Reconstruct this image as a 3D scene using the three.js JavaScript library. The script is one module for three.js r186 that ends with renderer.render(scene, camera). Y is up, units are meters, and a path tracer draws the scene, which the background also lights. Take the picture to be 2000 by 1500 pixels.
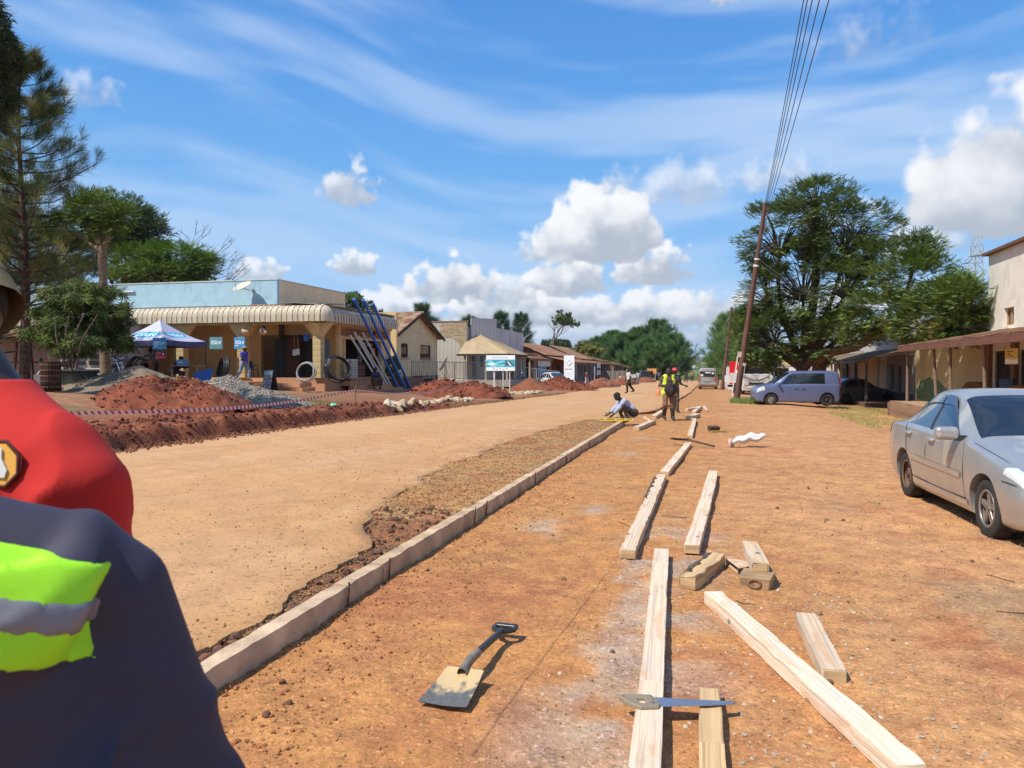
import * as THREE from 'three';
import { mergeGeometries, mergeVertices, toCreasedNormals } from 'three/addons/utils/BufferGeometryUtils.js';
import { RoundedBoxGeometry } from 'three/addons/geometries/RoundedBoxGeometry.js';
import { Brush, Evaluator, SUBTRACTION } from 'three-bvh-csg';

// ---------------------------------------------------------------- camera, sky, sun, exposure
const scene = new THREE.Scene();
const camera = new THREE.PerspectiveCamera(53.13, 4 / 3, 0.1, 12000);
camera.position.set(0, 1.72, 0);
camera.rotation.set(-0.0213, 0, 0);
camera.focus = 14;
camera.userData.fStop = 9;
const renderer = new THREE.WebGLRenderer({ antialias: true });
renderer.toneMapping = THREE.LinearToneMapping;
renderer.toneMappingExposure = 1.34;
renderer.shadowMap.enabled = true;

const SUN = new THREE.Vector3(-0.5, 0.8, 0.33).normalize();
const sun = new THREE.DirectionalLight(new THREE.Color().setRGB(1, 0.95, 0.85), 4.25);
sun.position.copy(SUN).multiplyScalar(150);
sun.castShadow = true;
sun.shadow.camera.left = sun.shadow.camera.bottom = -110; sun.shadow.camera.right = sun.shadow.camera.top = 110;
sun.shadow.camera.far = 400; sun.shadow.mapSize.set(4096, 4096);
scene.add(sun, sun.target);

// ---------------------------------------------------------------- numbers
const PI = Math.PI, { clamp, lerp, smoothstep, degToRad } = THREE.MathUtils;
function mulberry(a) { return () => { a |= 0; a = (a + 0x6d2b79f5) | 0; let t = Math.imul(a ^ (a >>> 15), 1 | a); t = (t + Math.imul(t ^ (t >>> 7), 61 | t)) ^ t; return ((t ^ (t >>> 14)) >>> 0) / 4294967296; }; }
let rnd = mulberry(11);
const rr = (a, b) => a + (b - a) * rnd();
const PERM = new Uint8Array(512);
{ const r = mulberry(5), p = [...Array(256).keys()]; for (let i = 255; i > 0; i--) { const j = Math.floor(r() * (i + 1)); [p[i], p[j]] = [p[j], p[i]]; } for (let i = 0; i < 512; i++) PERM[i] = p[i & 255]; }
const fade = (t) => t * t * t * (t * (t * 6 - 15) + 10);
function n2(x, y, wrap = 0) {                                            // value noise 0..1, tiling every `wrap` cells
  let xi = Math.floor(x), yi = Math.floor(y); const u = fade(x - xi), v = fade(y - yi);
  let x1 = xi + 1, y1 = yi + 1;
  if (wrap) { xi = ((xi % wrap) + wrap) % wrap; yi = ((yi % wrap) + wrap) % wrap; x1 = ((x1 % wrap) + wrap) % wrap; y1 = ((y1 % wrap) + wrap) % wrap; }
  const h = (a, b) => PERM[(PERM[a & 255] + b) & 255];
  return lerp(lerp(h(xi, yi), h(x1, yi), u), lerp(h(xi, y1), h(x1, y1), u), v) / 255;
}
function n3(x, y, z) {
  const xi = Math.floor(x), yi = Math.floor(y), zi = Math.floor(z), u = fade(x - xi), v = fade(y - yi), w = fade(z - zi);
  const h = (a, b, c) => PERM[(PERM[(PERM[a & 255] + b) & 255] + c) & 255];
  return lerp(lerp(lerp(h(xi, yi, zi), h(xi + 1, yi, zi), u), lerp(h(xi, yi + 1, zi), h(xi + 1, yi + 1, zi), u), v),
    lerp(lerp(h(xi, yi, zi + 1), h(xi + 1, yi, zi + 1), u), lerp(h(xi, yi + 1, zi + 1), h(xi + 1, yi + 1, zi + 1), u), v), w) / 255;
}
function fbm(x, y, oct = 4, wrap = 0) { let s = 0, a = 0.5, n = 0; for (let i = 0; i < oct; i++) { s += a * n2(x + i * 17 * (wrap ? 0 : 1), y, wrap); n += a; a *= 0.5; x *= 2; y *= 2; wrap *= 2; } return s / n; }
const sm = (a, b, x) => { const t = clamp((x - a) / (b - a), 0, 1); return t * t * (3 - 2 * t); };

// ---------------------------------------------------------------- the sky: air, thin high streaks and fair-weather cumulus
{
  const W = 4096, H = 2048, data = new Float32Array(W * H * 4), r = mulberry(77);
  const A = (px) => Math.atan((px - 1000) / 1500), E = (px, py) => Math.atan((718 - py) / Math.hypot(1500, px - 1000));
  const clouds = [];
  const put = (px, top, base, hw, soft = 0.3, op = 1) => clouds.push({ a: A(px), b: E(px, base), h: E(px, top) - E(px, base), w: hw / 1500 * Math.cos(A(px)) ** 2, soft, op, k: clouds.length * 7.31 });
  put(1150, 600, 668, 420, 0.5, 0.8); put(560, 620, 680, 380, 0.6, 0.6); put(1800, 610, 690, 400, 0.5, 0.8);
  put(1300, 556, 634, 220, 0.35); put(1010, 560, 628, 190, 0.35); put(770, 560, 630, 120, 0.4, 0.9);
  put(515, 503, 545, 55, 0.4, 0.8); put(693, 488, 532, 52, 0.35, 0.9); put(1620, 560, 640, 160, 0.5, 0.8);
  put(880, 500, 578, 95, 0.3); put(1110, 486, 566, 90, 0.3); put(1275, 470, 545, 85, 0.3); put(980, 530, 590, 90, 0.45, 0.7);
  put(1060, 450, 505, 60, 0.5, 0.7); put(1800, 420, 500, 110, 0.6, 0.6);
  put(1168, 356, 492, 118, 0.22); put(676, 312, 392, 62, 0.5, 0.85); put(725, 345, 362, 36, 0.7, 0.5);
  put(1330, 295, 392, 100, 0.8, 0.55); put(1200, 320, 375, 60, 0.9, 0.35); put(1520, 300, 365, 110, 0.8, 0.5); put(1690, 380, 440, 90, 0.9, 0.4);
  put(1925, 165, 440, 185, 0.3); put(2140, 190, 450, 190, 0.35); put(180, 135, 205, 85, 0.9, 0.5); put(1690, 0, 110, 150, 1, 0.45); put(1405, -20, 15, 40, 0.7, 0.7);
  for (let i = 0; i < 120; i++) {                                       // the same weather all the way round
    const a = 0.75 + r() * (2 * PI - 1.5), lo = r(), b = 0.01 + 0.5 * lo * lo, s = 0.03 + 0.1 * r() * (0.5 + lo);
    clouds.push({ a, b, h: s * (0.7 + 0.5 * r()) * (b < 0.1 ? 0.5 : 1), w: s * (0.9 + 0.8 * r()), soft: 0.25 + 0.4 * r(), op: 0.6 + 0.4 * r(), k: i * 3.7 + 300 });
  }
  clouds.sort((p, q) => p.b - q.b);
  const S = [[0, 0.42, 0.57, 0.72], [0.05, 0.35, 0.52, 0.71], [0.13, 0.21, 0.42, 0.7], [0.24, 0.13, 0.335, 0.66], [0.36, 0.085, 0.265, 0.61], [0.5, 0.055, 0.2, 0.53], [1.6, 0.04, 0.14, 0.42]];
  const col = new Float32Array(3);
  for (let y = 0; y < H; y++) {
    const el = ((y + 0.5) / H - 0.5) * PI;
    let i = 0; while (i < S.length - 2 && el > S[i + 1][0]) i++;
    const q = clamp((el - S[i][0]) / (S[i + 1][0] - S[i][0]), 0, 1), base = [1, 2, 3].map((c) => lerp(S[i][c], S[i + 1][c], q));
    const near = el > 0 ? clouds.filter((c) => el > c.b - 0.35 * c.h && el < c.b + 1.35 * c.h) : [];
    for (let x = 0; x < W; x++) {
      const o = (y * W + x) * 4; data[o + 3] = 1;
      if (el <= 0) { data[o] = 0.5; data[o + 1] = 0.55; data[o + 2] = 0.6; continue; }
      let az = ((x + 0.5) / W - 0.5) * 2 * PI + PI / 2; if (az < -0.75) az += 2 * PI;          // 0 straight ahead, to the right positive
      col[0] = base[0]; col[1] = base[1]; col[2] = base[2];
      if (el < 1.2) {                                                   // thin streaks
        const wv = n2(az * 3 + 4, el * 5) * 0.22, e2 = el + wv * 0.35 + 0.05 * Math.sin(az * 2.3 + 1);
        let c = fbm(az * 2.2 + 9, e2 * 17 + az * 1.2, 4) * 0.75 + fbm(az * 9, e2 * 40, 3) * 0.25;
        c = sm(0.34, 0.7, c) * sm(0.02, 0.14, el) * (0.72 - 0.3 * sm(0.5, 1.2, el)) * (0.45 + 0.75 * n2(az * 2.1 + 30, el * 3.1));
        col[0] = lerp(col[0], 0.5, c); col[1] = lerp(col[1], 0.6, c); col[2] = lerp(col[2], 0.75, c);
      }
      for (const c of near) {
        let du = az - c.a; const u = du / c.w; if (u > 1.5 || u < -1.5) continue;
        const v = (el - c.b) / c.h, sc = 2.6, ax = c.h / c.w;
        const f1 = fbm(u * sc / Math.max(ax, 0.4) + c.k, v * sc + c.k * 1.7, 5), puff = 1 - Math.abs(2 * n2(u * 3.4 / Math.max(ax, 0.4) + c.k, v * 3.4 + 5) - 1);
        const top = 1 - u * u * 0.95 - Math.max(0, v - 0.12) ** 2 * 1.15 - (v < 0.12 ? ((0.12 - v) * 3.2) ** 2 : 0);
        const F = top * 0.66 + (f1 - 0.5) * 1.15 + (puff - 0.5) * 0.22 - 0.03;
        const al = sm(0, c.soft, F) * c.op; if (al <= 0.003) continue;
        const g = sm(-0.05, 0.75, v * 0.85 + (f1 - 0.5) * 1.1 - u * 0.14 + 0.12 - F * 0.18);
        const hz = sm(0.0, 0.09, c.b + 0.02);                           // far ones take the colour of the air
        const wr = lerp(0.36, 0.74, g), wg = lerp(0.4, 0.75, g), wb = lerp(0.47, 0.765, g);
        col[0] = lerp(col[0], lerp(lerp(base[0], wr, 0.72), wr, hz), al); col[1] = lerp(col[1], lerp(lerp(base[1], wg, 0.72), wg, hz), al); col[2] = lerp(col[2], lerp(lerp(base[2], wb, 0.72), wb, hz), al);
      }
      data[o] = col[0]; data[o + 1] = col[1]; data[o + 2] = col[2];
    }
  }
  const t = new THREE.DataTexture(data, W, H, THREE.RGBAFormat, THREE.FloatType);
  t.mapping = THREE.EquirectangularReflectionMapping; t.magFilter = t.minFilter = THREE.LinearFilter; t.needsUpdate = true;
  scene.background = t; scene.environment = t;
}

// ---------------------------------------------------------------- the street's own axes: s metres along the road, t metres to its right
const TH = degToRad(14.6), SN = Math.sin(TH), CS = Math.cos(TH), V = (x, y, z) => new THREE.Vector3(x, y, z);
const P = (s, t, y = 0) => V(s * SN + t * CS, y, -s * CS + t * SN);
const ST = (x, z) => [x * SN - z * CS, x * CS + z * SN];
const taken = {};
function numbered(n) { const k = (taken[n] = (taken[n] ?? -1) + 1); return k ? n + '_' + String(k).padStart(3, '0') : n; }
function norm(g) {                                                      // position, normal, uv and an index on every piece
  if (!g.index) { const n = g.attributes.position.count, a = new Uint32Array(n); for (let i = 0; i < n; i++) a[i] = i; g.setIndex(new THREE.BufferAttribute(a, 1)); }
  if (!g.attributes.normal) g.computeVertexNormals();
  if (!g.attributes.uv) g.setAttribute('uv', new THREE.Float32BufferAttribute(new Float32Array(g.attributes.position.count * 2), 2));
  for (const k of Object.keys(g.attributes)) if (!['position', 'normal', 'uv', 'color'].includes(k)) g.deleteAttribute(k);
  return g;
}
const join = (gs) => { gs = [gs].flat(9).filter(Boolean); return gs.length === 1 ? norm(gs[0]) : mergeGeometries(gs.map(norm)); };
function mesh(name, gs, m, parent, pos) {
  const o = new THREE.Mesh(gs.isBufferGeometry ? norm(gs) : join(gs), m); o.name = parent ? name : numbered(name);
  if (pos) o.position.copy(pos); (parent ?? scene).add(o); return o;
}
function thing(name, label, category, pos, turn = -TH, group) {
  const o = new THREE.Group(); o.name = numbered(name); scene.add(o); if (pos) o.position.copy(pos); o.rotation.y = turn;
  o.userData = { label, category }; if (group) o.userData.group = group; return o;
}
function tag(o, label, category, group) { o.userData = { label, category }; if (group) o.userData.group = group; return o; }
function struct(name, gs, m, parent) { const o = mesh(name, gs, m, parent); o.userData.kind = 'structure'; return o; }
function dup(src, pos, turn, label, group) {
  const o = src.clone(); o.name = numbered(src.name.replace(/_\d{3}$/, '')); scene.add(o); if (pos) o.position.copy(pos); if (turn !== undefined) o.rotation.y = turn;
  o.userData = { ...src.userData }; if (label) o.userData.label = label; if (group) o.userData.group = group; return o;
}
// pieces; uv always in metres
function box(w, h, d, x = 0, y = 0, z = 0, rx = 0, ry = 0, rz = 0) {
  const g = new THREE.BoxGeometry(w, h, d), u = g.attributes.uv, dim = [[d, h], [d, h], [w, d], [w, d], [w, h], [w, h]];
  for (let i = 0; i < 24; i++) { const [a, b] = dim[i >> 2]; u.setXY(i, u.getX(i) * a + x * 0.37 + y * 0.11, u.getY(i) * b + z * 0.29); }
  if (rx) g.rotateX(rx); if (ry) g.rotateY(ry); if (rz) g.rotateZ(rz); return g.translate(x, y, z);
}
function rbox(w, h, d, r, x = 0, y = 0, z = 0, rx = 0, ry = 0, rz = 0) {
  const g = new RoundedBoxGeometry(w, h, d, 2, Math.min(r, w / 2.01, h / 2.01, d / 2.01)); if (rx) g.rotateX(rx); if (ry) g.rotateY(ry); if (rz) g.rotateZ(rz); return g.translate(x, y, z);
}
function cyl(r0, r1, h, x = 0, y = 0, z = 0, seg = 12, rx = 0, rz = 0, ry = 0) {
  const g = new THREE.CylinderGeometry(r1, r0, h, seg), u = g.attributes.uv; for (let i = 0; i < u.count; i++) u.setXY(i, u.getX(i) * 2 * PI * r0, u.getY(i) * h);
  if (rx) g.rotateX(rx); if (rz) g.rotateZ(rz); if (ry) g.rotateY(ry); return g.translate(x, y, z);
}
function bar(a, b, r0, r1 = r0, seg = 8) {                              // a straight round bar between two points
  const d = b.clone().sub(a), L = d.length(), g = new THREE.CylinderGeometry(r1, r0, L, seg), u = g.attributes.uv; for (let i = 0; i < u.count; i++) u.setXY(i, u.getX(i) * 2 * PI * r0, u.getY(i) * L);
  g.applyQuaternion(new THREE.Quaternion().setFromUnitVectors(V(0, 1, 0), d.normalize())); return g.translate((a.x + b.x) / 2, (a.y + b.y) / 2, (a.z + b.z) / 2);
}
function beam(a, b, w, h) {                                             // a straight square bar
  const d = b.clone().sub(a), L = d.length(), g = box(w, h, L); d.normalize();
  const m = new THREE.Matrix4().lookAt(V(0, 0, 0), d.clone().negate(), Math.abs(d.y) > 0.98 ? V(1, 0, 0) : V(0, 1, 0)); g.applyMatrix4(m);
  return g.translate((a.x + b.x) / 2, (a.y + b.y) / 2, (a.z + b.z) / 2);
}
const tube = (pts, r, seg = 6, n = pts.length * 4, closed = false) => new THREE.TubeGeometry(new THREE.CatmullRomCurve3(pts, closed), n, r, seg, closed);
function lathe(pts, seg = 24) { return new THREE.LatheGeometry(pts.map(([r, y]) => new THREE.Vector2(r, y)), seg); }
function prism(pts, depth, bevel = 0) {                                 // outline in x, y, pushed back along -z from z = 0
  const s = new THREE.Shape(pts.map(([x, y]) => new THREE.Vector2(x, y)));
  return new THREE.ExtrudeGeometry(s, { depth, bevelEnabled: bevel > 0, bevelSize: bevel, bevelThickness: bevel, bevelSegments: 1 }).translate(0, 0, -depth);
}
function sheet(nu, nv, f) {                                             // a parametric sheet: f(u, v) -> [x, y, z, U, V]
  const p = [], uv = [], ix = [];
  for (let j = 0; j <= nv; j++) for (let i = 0; i <= nu; i++) { const a = f(i / nu, j / nv); p.push(a[0], a[1], a[2]); uv.push(a[3] ?? i / nu, a[4] ?? j / nv); }
  for (let j = 0; j < nv; j++) for (let i = 0; i < nu; i++) { const a = j * (nu + 1) + i, b = a + nu + 1; ix.push(a, a + 1, b, a + 1, b + 1, b); }
  const g = new THREE.BufferGeometry(); g.setAttribute('position', new THREE.Float32BufferAttribute(p, 3)); g.setAttribute('uv', new THREE.Float32BufferAttribute(uv, 2)); g.setIndex(ix); g.computeVertexNormals(); return g;
}
function wob(g, amp, sc, seed = 0) {                                    // uneven, hand-worn surface
  g = mergeVertices(norm(g).clone()); const p = g.attributes.position, n = g.attributes.normal;
  for (let i = 0; i < p.count; i++) { const x = p.getX(i), y = p.getY(i), z = p.getZ(i), k = (n3(x * sc + seed, y * sc + 40, z * sc) - 0.5) * 2 * amp; p.setXYZ(i, x + n.getX(i) * k, y + n.getY(i) * k, z + n.getZ(i) * k); }
  g.computeVertexNormals(); return g;
}
function rock(seed, r = 0.5, detail = 1, flat = 0.7) {
  const g = mergeVertices(new THREE.IcosahedronGeometry(r, detail).deleteAttribute('normal').deleteAttribute('uv')), p = g.attributes.position, q = mulberry(seed);
  const cuts = [...Array(6)].map(() => [V(q() - 0.5, q() - 0.5, q() - 0.5).normalize(), r * (0.62 + 0.3 * q())]);
  for (let i = 0; i < p.count; i++) { const v = V(p.getX(i), p.getY(i), p.getZ(i)); for (const [n, d] of cuts) { const k = v.dot(n); if (k > d) v.addScaledVector(n, d - k); } v.multiplyScalar(1 + (n3(v.x * 3 / r + seed, v.y * 3 / r, v.z * 3 / r) - 0.5) * 0.25); p.setXYZ(i, v.x, v.y * flat, v.z); }
  return norm(toCreasedNormals(g, 0.6));
}

// ---------------------------------------------------------------- textures and materials
function tex(w, h, f, srgb = true, rep = 1) {
  const d = new Uint8Array(w * h * 4);
  for (let y = 0; y < h; y++) for (let x = 0; x < w; x++) { const c = f(x / w, y / h, x, y), o = (y * w + x) * 4; if (typeof c === 'number') d[o] = d[o + 1] = d[o + 2] = clamp(c, 0, 1) * 255; else { d[o] = clamp(c[0], 0, 1) * 255; d[o + 1] = clamp(c[1], 0, 1) * 255; d[o + 2] = clamp(c[2], 0, 1) * 255; } d[o + 3] = 255; }
  const t = new THREE.DataTexture(d, w, h); t.wrapS = t.wrapT = THREE.RepeatWrapping; t.magFilter = THREE.LinearFilter; t.minFilter = THREE.LinearMipmapLinearFilter; t.generateMipmaps = true;
  if (srgb) t.colorSpace = THREE.SRGBColorSpace; t.repeat.set(1 / rep, 1 / rep); t.needsUpdate = true; return t;
}
const again = (t, ru, rv = ru) => { const c = t.clone(); c.repeat.set(1 / ru, 1 / rv); c.needsUpdate = true; return c; };
const L = (r, g, b) => new THREE.Color().setRGB(r, g, b);
const hash = (x, y) => PERM[(PERM[x & 255] + y) & 255] / 255;
const T = {
  plaster: tex(512, 512, (u, v, x, y) => 0.84 + 0.1 * fbm(u * 9, v * 9, 5, 9) + 0.05 * hash(x, y) - 0.07 * sm(0.58, 0.8, fbm(u * 13 + 3, v * 5, 5, 0)) * (1 - Math.abs(2 * u - 1)), true, 4.3),
  streak: tex(512, 512, (u, v, x, y) => 0.74 + 0.22 * fbm(u * 24, v * 3, 4, 3) + 0.06 * hash(x, y) - 0.14 * sm(0.55, 0.75, fbm(u * 16, v * 2, 4, 2)), true, 2.7),
  wood: tex(512, 512, (u, v, x, y) => 0.72 + 0.2 * fbm(u * 3 + 0.4 * n2(u * 4, v * 4, 4), v * 48, 3, 0) + 0.05 * hash(x, y) - 0.12 * sm(0.62, 0.72, fbm(u * 2, v * 20, 3)), true, 1.3),
  rust: tex(512, 512, (u, v, x, y) => { const k = sm(0.38, 0.68, fbm(u * 5, v * 5, 5, 5)), g = 0.06 * hash(x, y); return [lerp(0.78, 0.62, k) + g, lerp(0.66, 0.38, k) + g, lerp(0.5, 0.24, k) + g]; }, true, 2.6),
  grain: tex(512, 512, (u, v, x, y) => 0.78 + 0.14 * hash(x * 3, y * 7) + 0.1 * fbm(u * 32, v * 32, 3, 32), true, 0.9),
  cloth: tex(256, 256, (u, v, x, y) => 0.84 + 0.08 * ((x & 1) ^ (y & 1)) + 0.08 * hash(x, y), true, 0.12),
  bumpy: tex(512, 512, (u, v, x, y) => fbm(u * 20, v * 20, 5, 20) * 0.8 + 0.2 * hash(x, y), false, 1.2),
  bark: tex(256, 512, (u, v) => 0.35 + 0.65 * fbm(u * 14 + 2 * n2(u * 4, v * 6, 0), v * 9, 4), true, 0.8),
  dust: tex(512, 512, (u, v) => 0.55 + 0.45 * fbm(u * 7, v * 7, 5, 7), true, 1.7),
};
const mats = {};
function M(c, { map, rough = 0.85, metal = 0, bump, bs = 0.004, side, key, phys, ...rest } = {}) {
  const k = key ?? [c.r, c.g, c.b, map?.uuid, rough, metal, bump?.uuid, bs, side, JSON.stringify(rest)].join();
  if (mats[k]) return mats[k];
  const C = phys || Object.keys(rest).some((x) => ['clearcoat', 'transmission', 'sheen', 'clearcoatRoughness'].includes(x)) ? THREE.MeshPhysicalMaterial : THREE.MeshStandardMaterial;
  const m = new C({ color: c, roughness: rough, metalness: metal, ...rest }); if (map) m.map = map; if (bump) { m.bumpMap = bump; m.bumpScale = bs; } if (side) m.side = THREE.DoubleSide; return (mats[k] = m);
}
const wall = (r, g, b, t = T.plaster) => M(L(r, g, b), { map: t, rough: 0.92, bump: T.bumpy, bs: 0.006 });
const paint = (r, g, b, rough = 0.5) => M(L(r, g, b), { map: T.grain, rough });
const metalM = (r, g, b, rough = 0.45) => M(L(r, g, b), { map: T.grain, rough, metal: 0.6 });
const woodM = (r, g, b) => M(L(r, g, b), { map: T.wood, rough: 0.85, bump: T.wood, bs: 0.004 });
const BLACK = M(L(0.02, 0.02, 0.022), { rough: 0.6 }), RUBBER = M(L(0.05, 0.043, 0.038), { map: T.dust, rough: 0.9 }), DARK = M(L(0.03, 0.028, 0.026), { rough: 0.9 });
const GLASS = M(L(0.012, 0.016, 0.02), { rough: 0.06, phys: true, clearcoat: 1, clearcoatRoughness: 0.04, key: 'glass' });
const SKIN = M(L(0.052, 0.03, 0.021), { rough: 0.5, map: T.grain }), HAIR = M(L(0.012, 0.011, 0.011), { rough: 0.9 });
const CHROME = M(L(0.75, 0.75, 0.76), { rough: 0.2, metal: 1 });
const STEEL = M(L(0.45, 0.45, 0.45), { rough: 0.4, metal: 0.9, map: T.grain }), WHITE = paint(0.78, 0.77, 0.73, 0.5), CONC = wall(0.42, 0.38, 0.33);

// ---------------------------------------------------------------- ground
const KERB_T = -2.6;
const curve = (pts, x) => { if (x <= pts[0][0]) return pts[0][1]; for (let i = 1; i < pts.length; i++) if (x <= pts[i][0]) return lerp(pts[i - 1][1], pts[i][1], sm(pts[i - 1][0], pts[i][0], x)); return pts[pts.length - 1][1]; };
const rightEdge = (s) => curve([[-10, -2.8], [4.2, -2.86], [5.4, -3.0], [6.3, -3.02], [7.2, -3.5], [9, -3.85], [12, -4.15], [17, -4.2], [21, -3.95], [23.6, -3.75], [24.4, -3.1], [28, -2.75], [31, -2.2], [36, -1.9], [60, -1.6], [150, -1.6]], s)
  + (fbm(s * 1.9, 3.3, 4) - 0.5) * 0.34 + (n2(s * 9, 8) - 0.5) * 0.07;
const leftEdge = (s) => curve([[-10, -11.1], [12, -10.95], [30, -10.5], [55, -10.0], [150, -9.6]], s) + (fbm(s * 1.1, 9.1, 4) - 0.5) * 0.3 + (n2(s * 6, 5) - 0.5) * 0.06;
const fall = (s) => -0.006 * Math.max(0, s - 22) - (s > 150 ? 0.0004 * (s - 150) ** 2 : 0);
const bankH = (s) => curve([[-10, 0.52], [14, 0.44], [22, 0.4], [27, 0.32], [31, 0.2], [45, 0.16], [70, 0.12]], s);
const cutT = (s) => leftEdge(s) - 0.32 - 0.25 * fbm(s * 0.8, 55, 3) - 0.25 * (n2(s * 2.3, 71) - 0.5);
function gh(s, t) {                                                     // height of the bare ground
  const f = fall(s);
  if (t > KERB_T - 0.07) {
    let y = f + (fbm(s * 0.9 + 5, t * 0.9, 3) - 0.5) * 0.05 + (fbm(s * 5, t * 5 + 9, 3) - 0.5) * 0.02 + (fbm(s * 17, t * 17 + 4, 3) - 0.5) * 0.016;
    return y - 0.2 * sm(3.2, 6.4, t) * sm(14, 26, s);
  }
  const e = rightEdge(s), le = leftEdge(s);
  if (t > e - 0.9) { const inn = Math.max(0, e - t), crumb = (fbm(s * 4, t * 4 + 2, 4) - 0.5) * 0.05 + (fbm(s * 13, t * 13, 3) - 0.5) * 0.03; return f + lerp(0.06, 0.108, sm(6.6, 8, s)) - 0.03 * sm(23.2, 24.2, s) + crumb - (inn > 0 ? 0.03 * sm(6.6, 8, s) + inn * 0.05 + (s < 7 || s > 23 ? 0.03 : 0) : 0); }
  if (t > le + 0.12) return f + 0.055;
  const c = cutT(s), bh = bankH(s);
  const clod = (fbm(s * 2.6, t * 2.6, 4) - 0.5) * 0.22 + (fbm(s * 9, t * 9, 3) - 0.5) * 0.09;
  const up = sm(c + 0.12, c - 0.2, t);
  const raw = sm(-15.5, -12, t) * (s < 32 ? 1 : sm(38, 32, s));
  return f + 0.075 + (fbm(s * 7, t * 7, 3) - 0.5) * 0.07 + up * (bh - 0.05) + up * raw * clod * 1.2 + sm(-13.5, -20.5, t) * (1.02 - bh) * sm(34, 26, s) + sm(-13.5, -18, t) * (0.6 - bh) * sm(140, 60, s) * sm(26, 34, s);
}
T.dirt = tex(1024, 1024, (u, v, x, y) => {
  const a = fbm(u * 24, v * 24, 5, 24), b = fbm(u * 96 + 7, v * 96, 3, 96), c = hash(x * 5 + 1, y * 3), st = sm(0.8, 0.9, n2(u * 210, v * 210, 210)), dk = sm(0.2, 0.1, n2(u * 230 + 40, v * 230, 230));
  const k = 0.7 + 0.2 * a + 0.16 * (b - 0.5) + 0.2 * (c - 0.5) + 0.14 * st - 0.16 * dk; return [k, k * (0.985 + 0.05 * (a - 0.5) + 0.03 * st), k * (0.96 + 0.1 * (b - 0.5) + 0.1 * st)];
}, true, 3.7);
T.dirtBump = tex(1024, 1024, (u, v, x, y) => 0.5 * fbm(u * 32, v * 32, 5, 32) + 0.3 * fbm(u * 128, v * 128, 2, 128) + 0.12 * sm(0.7, 0.9, n2(u * 210, v * 210, 210)) + 0.05 * hash(x, y), false, 3.7);
T.road = tex(1024, 1024, (u, v, x, y) => { const a = fbm(u * 12, v * 12, 4, 12), c = hash(x * 5 + 3, y * 3), g = n2(u * 256, v * 256, 256); const k = 0.8 + 0.1 * (a - 0.5) + 0.1 * (c - 0.5) + 0.12 * (g - 0.5) - 0.12 * sm(0.8, 0.9, n2(u * 90 + 3, v * 90, 90)); return [k, k, k * 0.99]; }, true, 2.9);
T.roadBump = tex(512, 512, (u, v, x, y) => 0.5 * n2(u * 128, v * 128, 128) + 0.3 * n2(u * 60, v * 60, 60) + 0.2 * hash(x, y), false, 1.45);
function grid(ss, ts, hf, cf) {
  const ns = ss.length, nt = ts.length, p = new Float32Array(ns * nt * 3), uv = new Float32Array(ns * nt * 2), c = new Float32Array(ns * nt * 3), ix = [];
  for (let i = 0; i < ns; i++) for (let j = 0; j < nt; j++) {
    const s = ss[i], t = typeof ts[j] === 'function' ? ts[j](s) : ts[j], k = i * nt + j, w = P(s, t, hf(s, t, j, i)), q = cf(s, t); p.set([w.x, w.y, w.z], k * 3); uv.set([w.x, w.z], k * 2); c.set(q, k * 3);
    if (i && j) ix.push(k - nt - 1, k - 1, k, k - nt - 1, k, k - nt);
  }
  const g = new THREE.BufferGeometry(); g.setAttribute('position', new THREE.BufferAttribute(p, 3)); g.setAttribute('uv', new THREE.BufferAttribute(uv, 2)); g.setAttribute('color', new THREE.BufferAttribute(c, 3));
  g.setIndex(ix); for (let i = 0; i < ix.length; i += 3) [ix[i + 1], ix[i + 2]] = [ix[i + 2], ix[i + 1]]; g.setIndex(ix); g.computeVertexNormals(); return g;
}
const steps = (...a) => { const o = [a[0]]; for (let i = 1; i < a.length; i += 2) { const n = Math.max(1, Math.round((a[i] - o[o.length - 1]) / a[i + 1])), b = o[o.length - 1]; for (let k = 1; k <= n; k++) o.push(b + (a[i] - b) * k / n); } return o; };
const mix3 = (a, b, k) => [lerp(a[0], b[0], k), lerp(a[1], b[1], k), lerp(a[2], b[2], k)];
const C_LOT = [0.68, 0.34, 0.135], C_ORANGE = [0.66, 0.3, 0.1], C_RED = [0.54, 0.205, 0.08], C_OCHRE = [0.65, 0.34, 0.11], C_CEM = [0.6, 0.5, 0.41], C_GRAVEL = [0.54, 0.31, 0.125], C_CLAY = [0.29, 0.08, 0.034], C_TAN = [0.74, 0.375, 0.165];
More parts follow.
